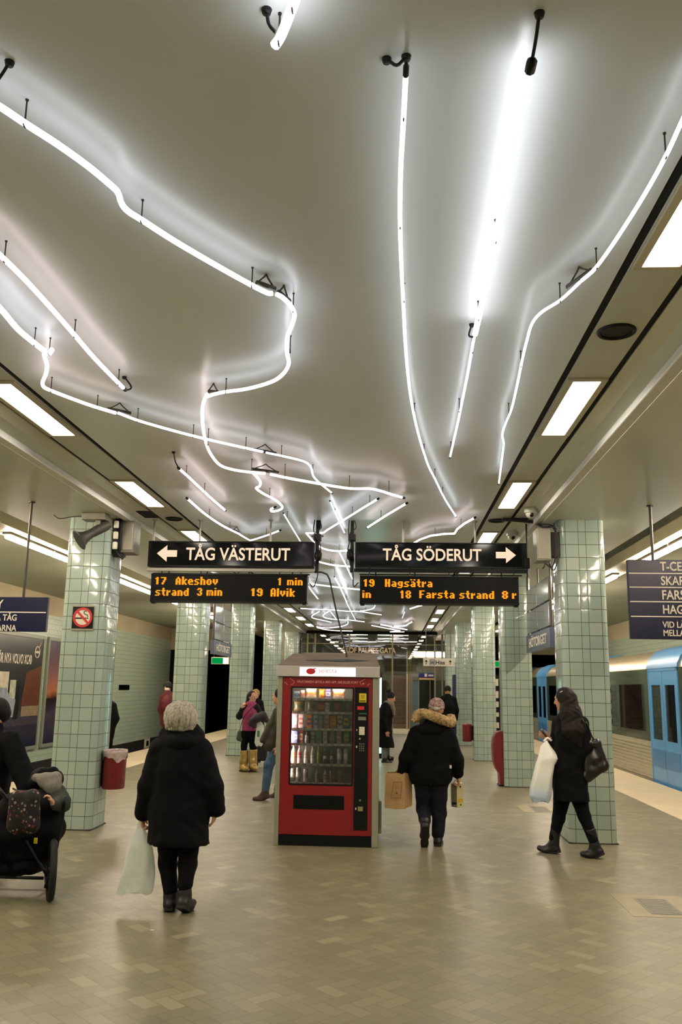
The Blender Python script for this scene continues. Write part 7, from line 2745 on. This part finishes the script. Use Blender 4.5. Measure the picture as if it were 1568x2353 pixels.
for dy in (-.2, .22):
    g.tube(smooth_path([P(150, 1830, dy), P(140, 1900, dy), P(118, 1990, dy), P(104, 2040, dy)], 4), .014, 8)
    g.tube(smooth_path([P(20, 1840, dy), P(60, 1930, dy), P(110, 2015, dy)], 4), .013, 8)
    g.tube([P(-10, 2015, dy), P(100, 2018, dy)], .013, 8)
g.tube([P(110, 2018, -.22), P(110, 2018, .24)], .011, 8)
g.tube(smooth_path([P(20, 1840, -.2), P(0, 1815, -.22), P(-2, 1812, .0), P(0, 1815, .22), P(20, 1840, .22)], 5), .014, 8)
g.make('frame', M_PRAMF, pr, smooth=True)
for (px_, dy, rot) in ((119, -.27, 24), (112, .30, 24), (-34, -.25, 24), (-30, .27, 24)):
    c = P(px_, 2000, dy)
    r = .235
    Mw = Matrix.Translation((c.x, c.y, r + .003)) @ Matrix.Rotation(math.radians(rot), 4, 'Z')
    wl = G(Mw).torus((0, 0, 0), r - .028, .028, 'x', 36, 10).make('wheel', M_TYRE, pr, smooth=True)
    g = G(Mw).cyl((-.03, 0, 0), (.03, 0, 0), .03, 14)
    for k in range(8):
        a = 2 * math.pi * k / 8
        g.tube([(0, .02 * math.cos(a), .02 * math.sin(a)), (0, (r - .04) * math.cos(a), (r - .04) * math.sin(a))], .006, 6)
    g.torus((0, 0, 0), r - .045, .008, 'x', 30, 6)
    g.make('hub', M_PRAMF, wl, smooth='auto')
g = G().cbox(P(82, 1932, -.24), (.03, .01, .045), .003)
g.make('yellow_tag', M_YEL, pr)
# grey blanket folded over the pram
F = Field(.03)
F.chain([P(84, 1787, -.02), P(108, 1789, -.03), P(128, 1787, -.02)], [.035, .045, .045])
F.chain([P(128, 1787, -.02), P(126, 1806, -.04), P(118, 1818, -.05)], [.045, .05, .04])
F.chain([P(100, 1795, -.04), P(116, 1808, -.05)], [.05, .05])
put(F, .009, 'blanket', mat('grey_wool_blanket', (126, 122, 110), .95, var=.15, scale=40, bump=.4), None, top=('pale grey blanket folded over the pram\'s upper edge', 'blanket'), wob=.006, wfreq=30)
# child in the pram
M_CHILDJ = mat('dark_green_child_jacket', (44, 50, 38), .8, var=.2, scale=18, bump=.3)
Y = 7.4
ch = thing('person', P(122, 1900), 'child in a dark green jacket sitting in the pram', 'person')
F = Field(.02)
head(F, P(112, 1810, .16), (.7, .5, -.2), (0, 0, 1), .72)
F.chain([P(112, 1822, .16), P(112, 1850, .12), P(104, 1890, .1)], [.04, .075, .08])
F.chain([P(118, 1832, .02), P(128, 1852, -.08), P(121, 1846, -.2)], [.034, .032, .02])
hand(F, P(121, 1844, -.2), (-.4, -.2, .75), (-.7, .4, -.2), (.2, -.9, 0), .8, .62)
put(F, .007, 'body', M_SKIN, ch)
F = Field(.03)
F.chain([P(114, 1826, .14), P(118, 1850, .1), P(112, 1885, .1)], [.09, .115, .11])
F.chain([P(126, 1826, .05), P(141, 1846, -.05), P(128, 1850, -.17)], [.07, .068, .045])
F.cone(P(134, 1818, .05), P(142, 1842, .02), .06, .065)
put(F, .008, 'jacket', M_CHILDJ, ch, None, .008, 40)
F = Field(.02)
F.ell(P(112, 1808, .16) + V((0, 0, .02)), (.078, .085, .08))
F.hole(P(112, 1806, .16) + V((.07, .05, -.05)), (.05, .05, .05))
put(F, .007, 'hat', M_KNITB, ch, None, .003, 60)
# patterned bag on the handle side
T_ = NT('red_speckled_cloth')
vo = T_.n('ShaderNodeTexVoronoi')
vo.inputs['Scale'].default_value = 38
T_.l(T_.coord(), vo.inputs['Vector'])
sx_ = T_.n('ShaderNodeSeparateXYZ')
T_.l(vo.outputs['Color'], sx_.inputs[0])
c_ = T_.ramp(sx_.outputs[0], [(0, s2l((22, 16, 16))), (.55, s2l((30, 20, 20))), (.6, s2l((120, 40, 34))), (.78, s2l((96, 34, 30))), (.8, s2l((150, 130, 118))), (1, s2l((110, 96, 88)))])
T_.bsdf(T_.mix(T_.math('GREATER_THAN', vo.outputs['Distance'], .42), c_, s2l((16, 13, 13))), .8)
F = Field(.03)
F.chain([P(40, 1835, -.36), P(74, 1832, -.36)], [.05, .05])
F.chain([P(40, 1835, -.36), P(36, 1895, -.36)], [.06, .07])
F.chain([P(74, 1832, -.36), P(72, 1895, -.36)], [.06, .07])
F.ell(P(56, 1868, -.36), (.10, .06, .14))
o = put(F, .009, 'changing_bag', T_.m, None, top=('dark bag with red specks hanging on the pram', 'bag'), wob=.004, wfreq=30)
G().tube(smooth_path([P(42, 1832, -.36), P(40, 1818, -.25), P(30, 1812, -.18)], 4), .008, 6).make('strap', M_BLACK, o)

# ------------------------------------------------------------------ small leftovers
Y = 29.0
t = thing('marker_post', (P(1141, 1640).x, Y, 0), 'black and white banded marker post seen between the second and third right columns', 'post')
xa, xb = P(1136, 1640).x, P(1147, 1640).x
G().box(xa, xb, Y, Y + .12, .0, 2.15, .004).make('board', M_BLACK, t)
g = G()
for (a, b) in ((1560, 1576), (1588, 1604), (1612, 1625), (1637, 1647), (1660, 1673)):
    g.box(xa, xb, Y - .004, Y, P(1141, b).z, P(1141, a).z)
g.make('white_bands', M_PLATEW, t)
c = KZ(350, 2138, 0)
g = G().box(c.x - .012, c.x + .012, c.y - .01, c.y + .01, .0005, .004, .001)
g.make('paper_scrap', M_PLATEW, None, 'tiny white scrap on the floor behind the grey haired person', 'litter')
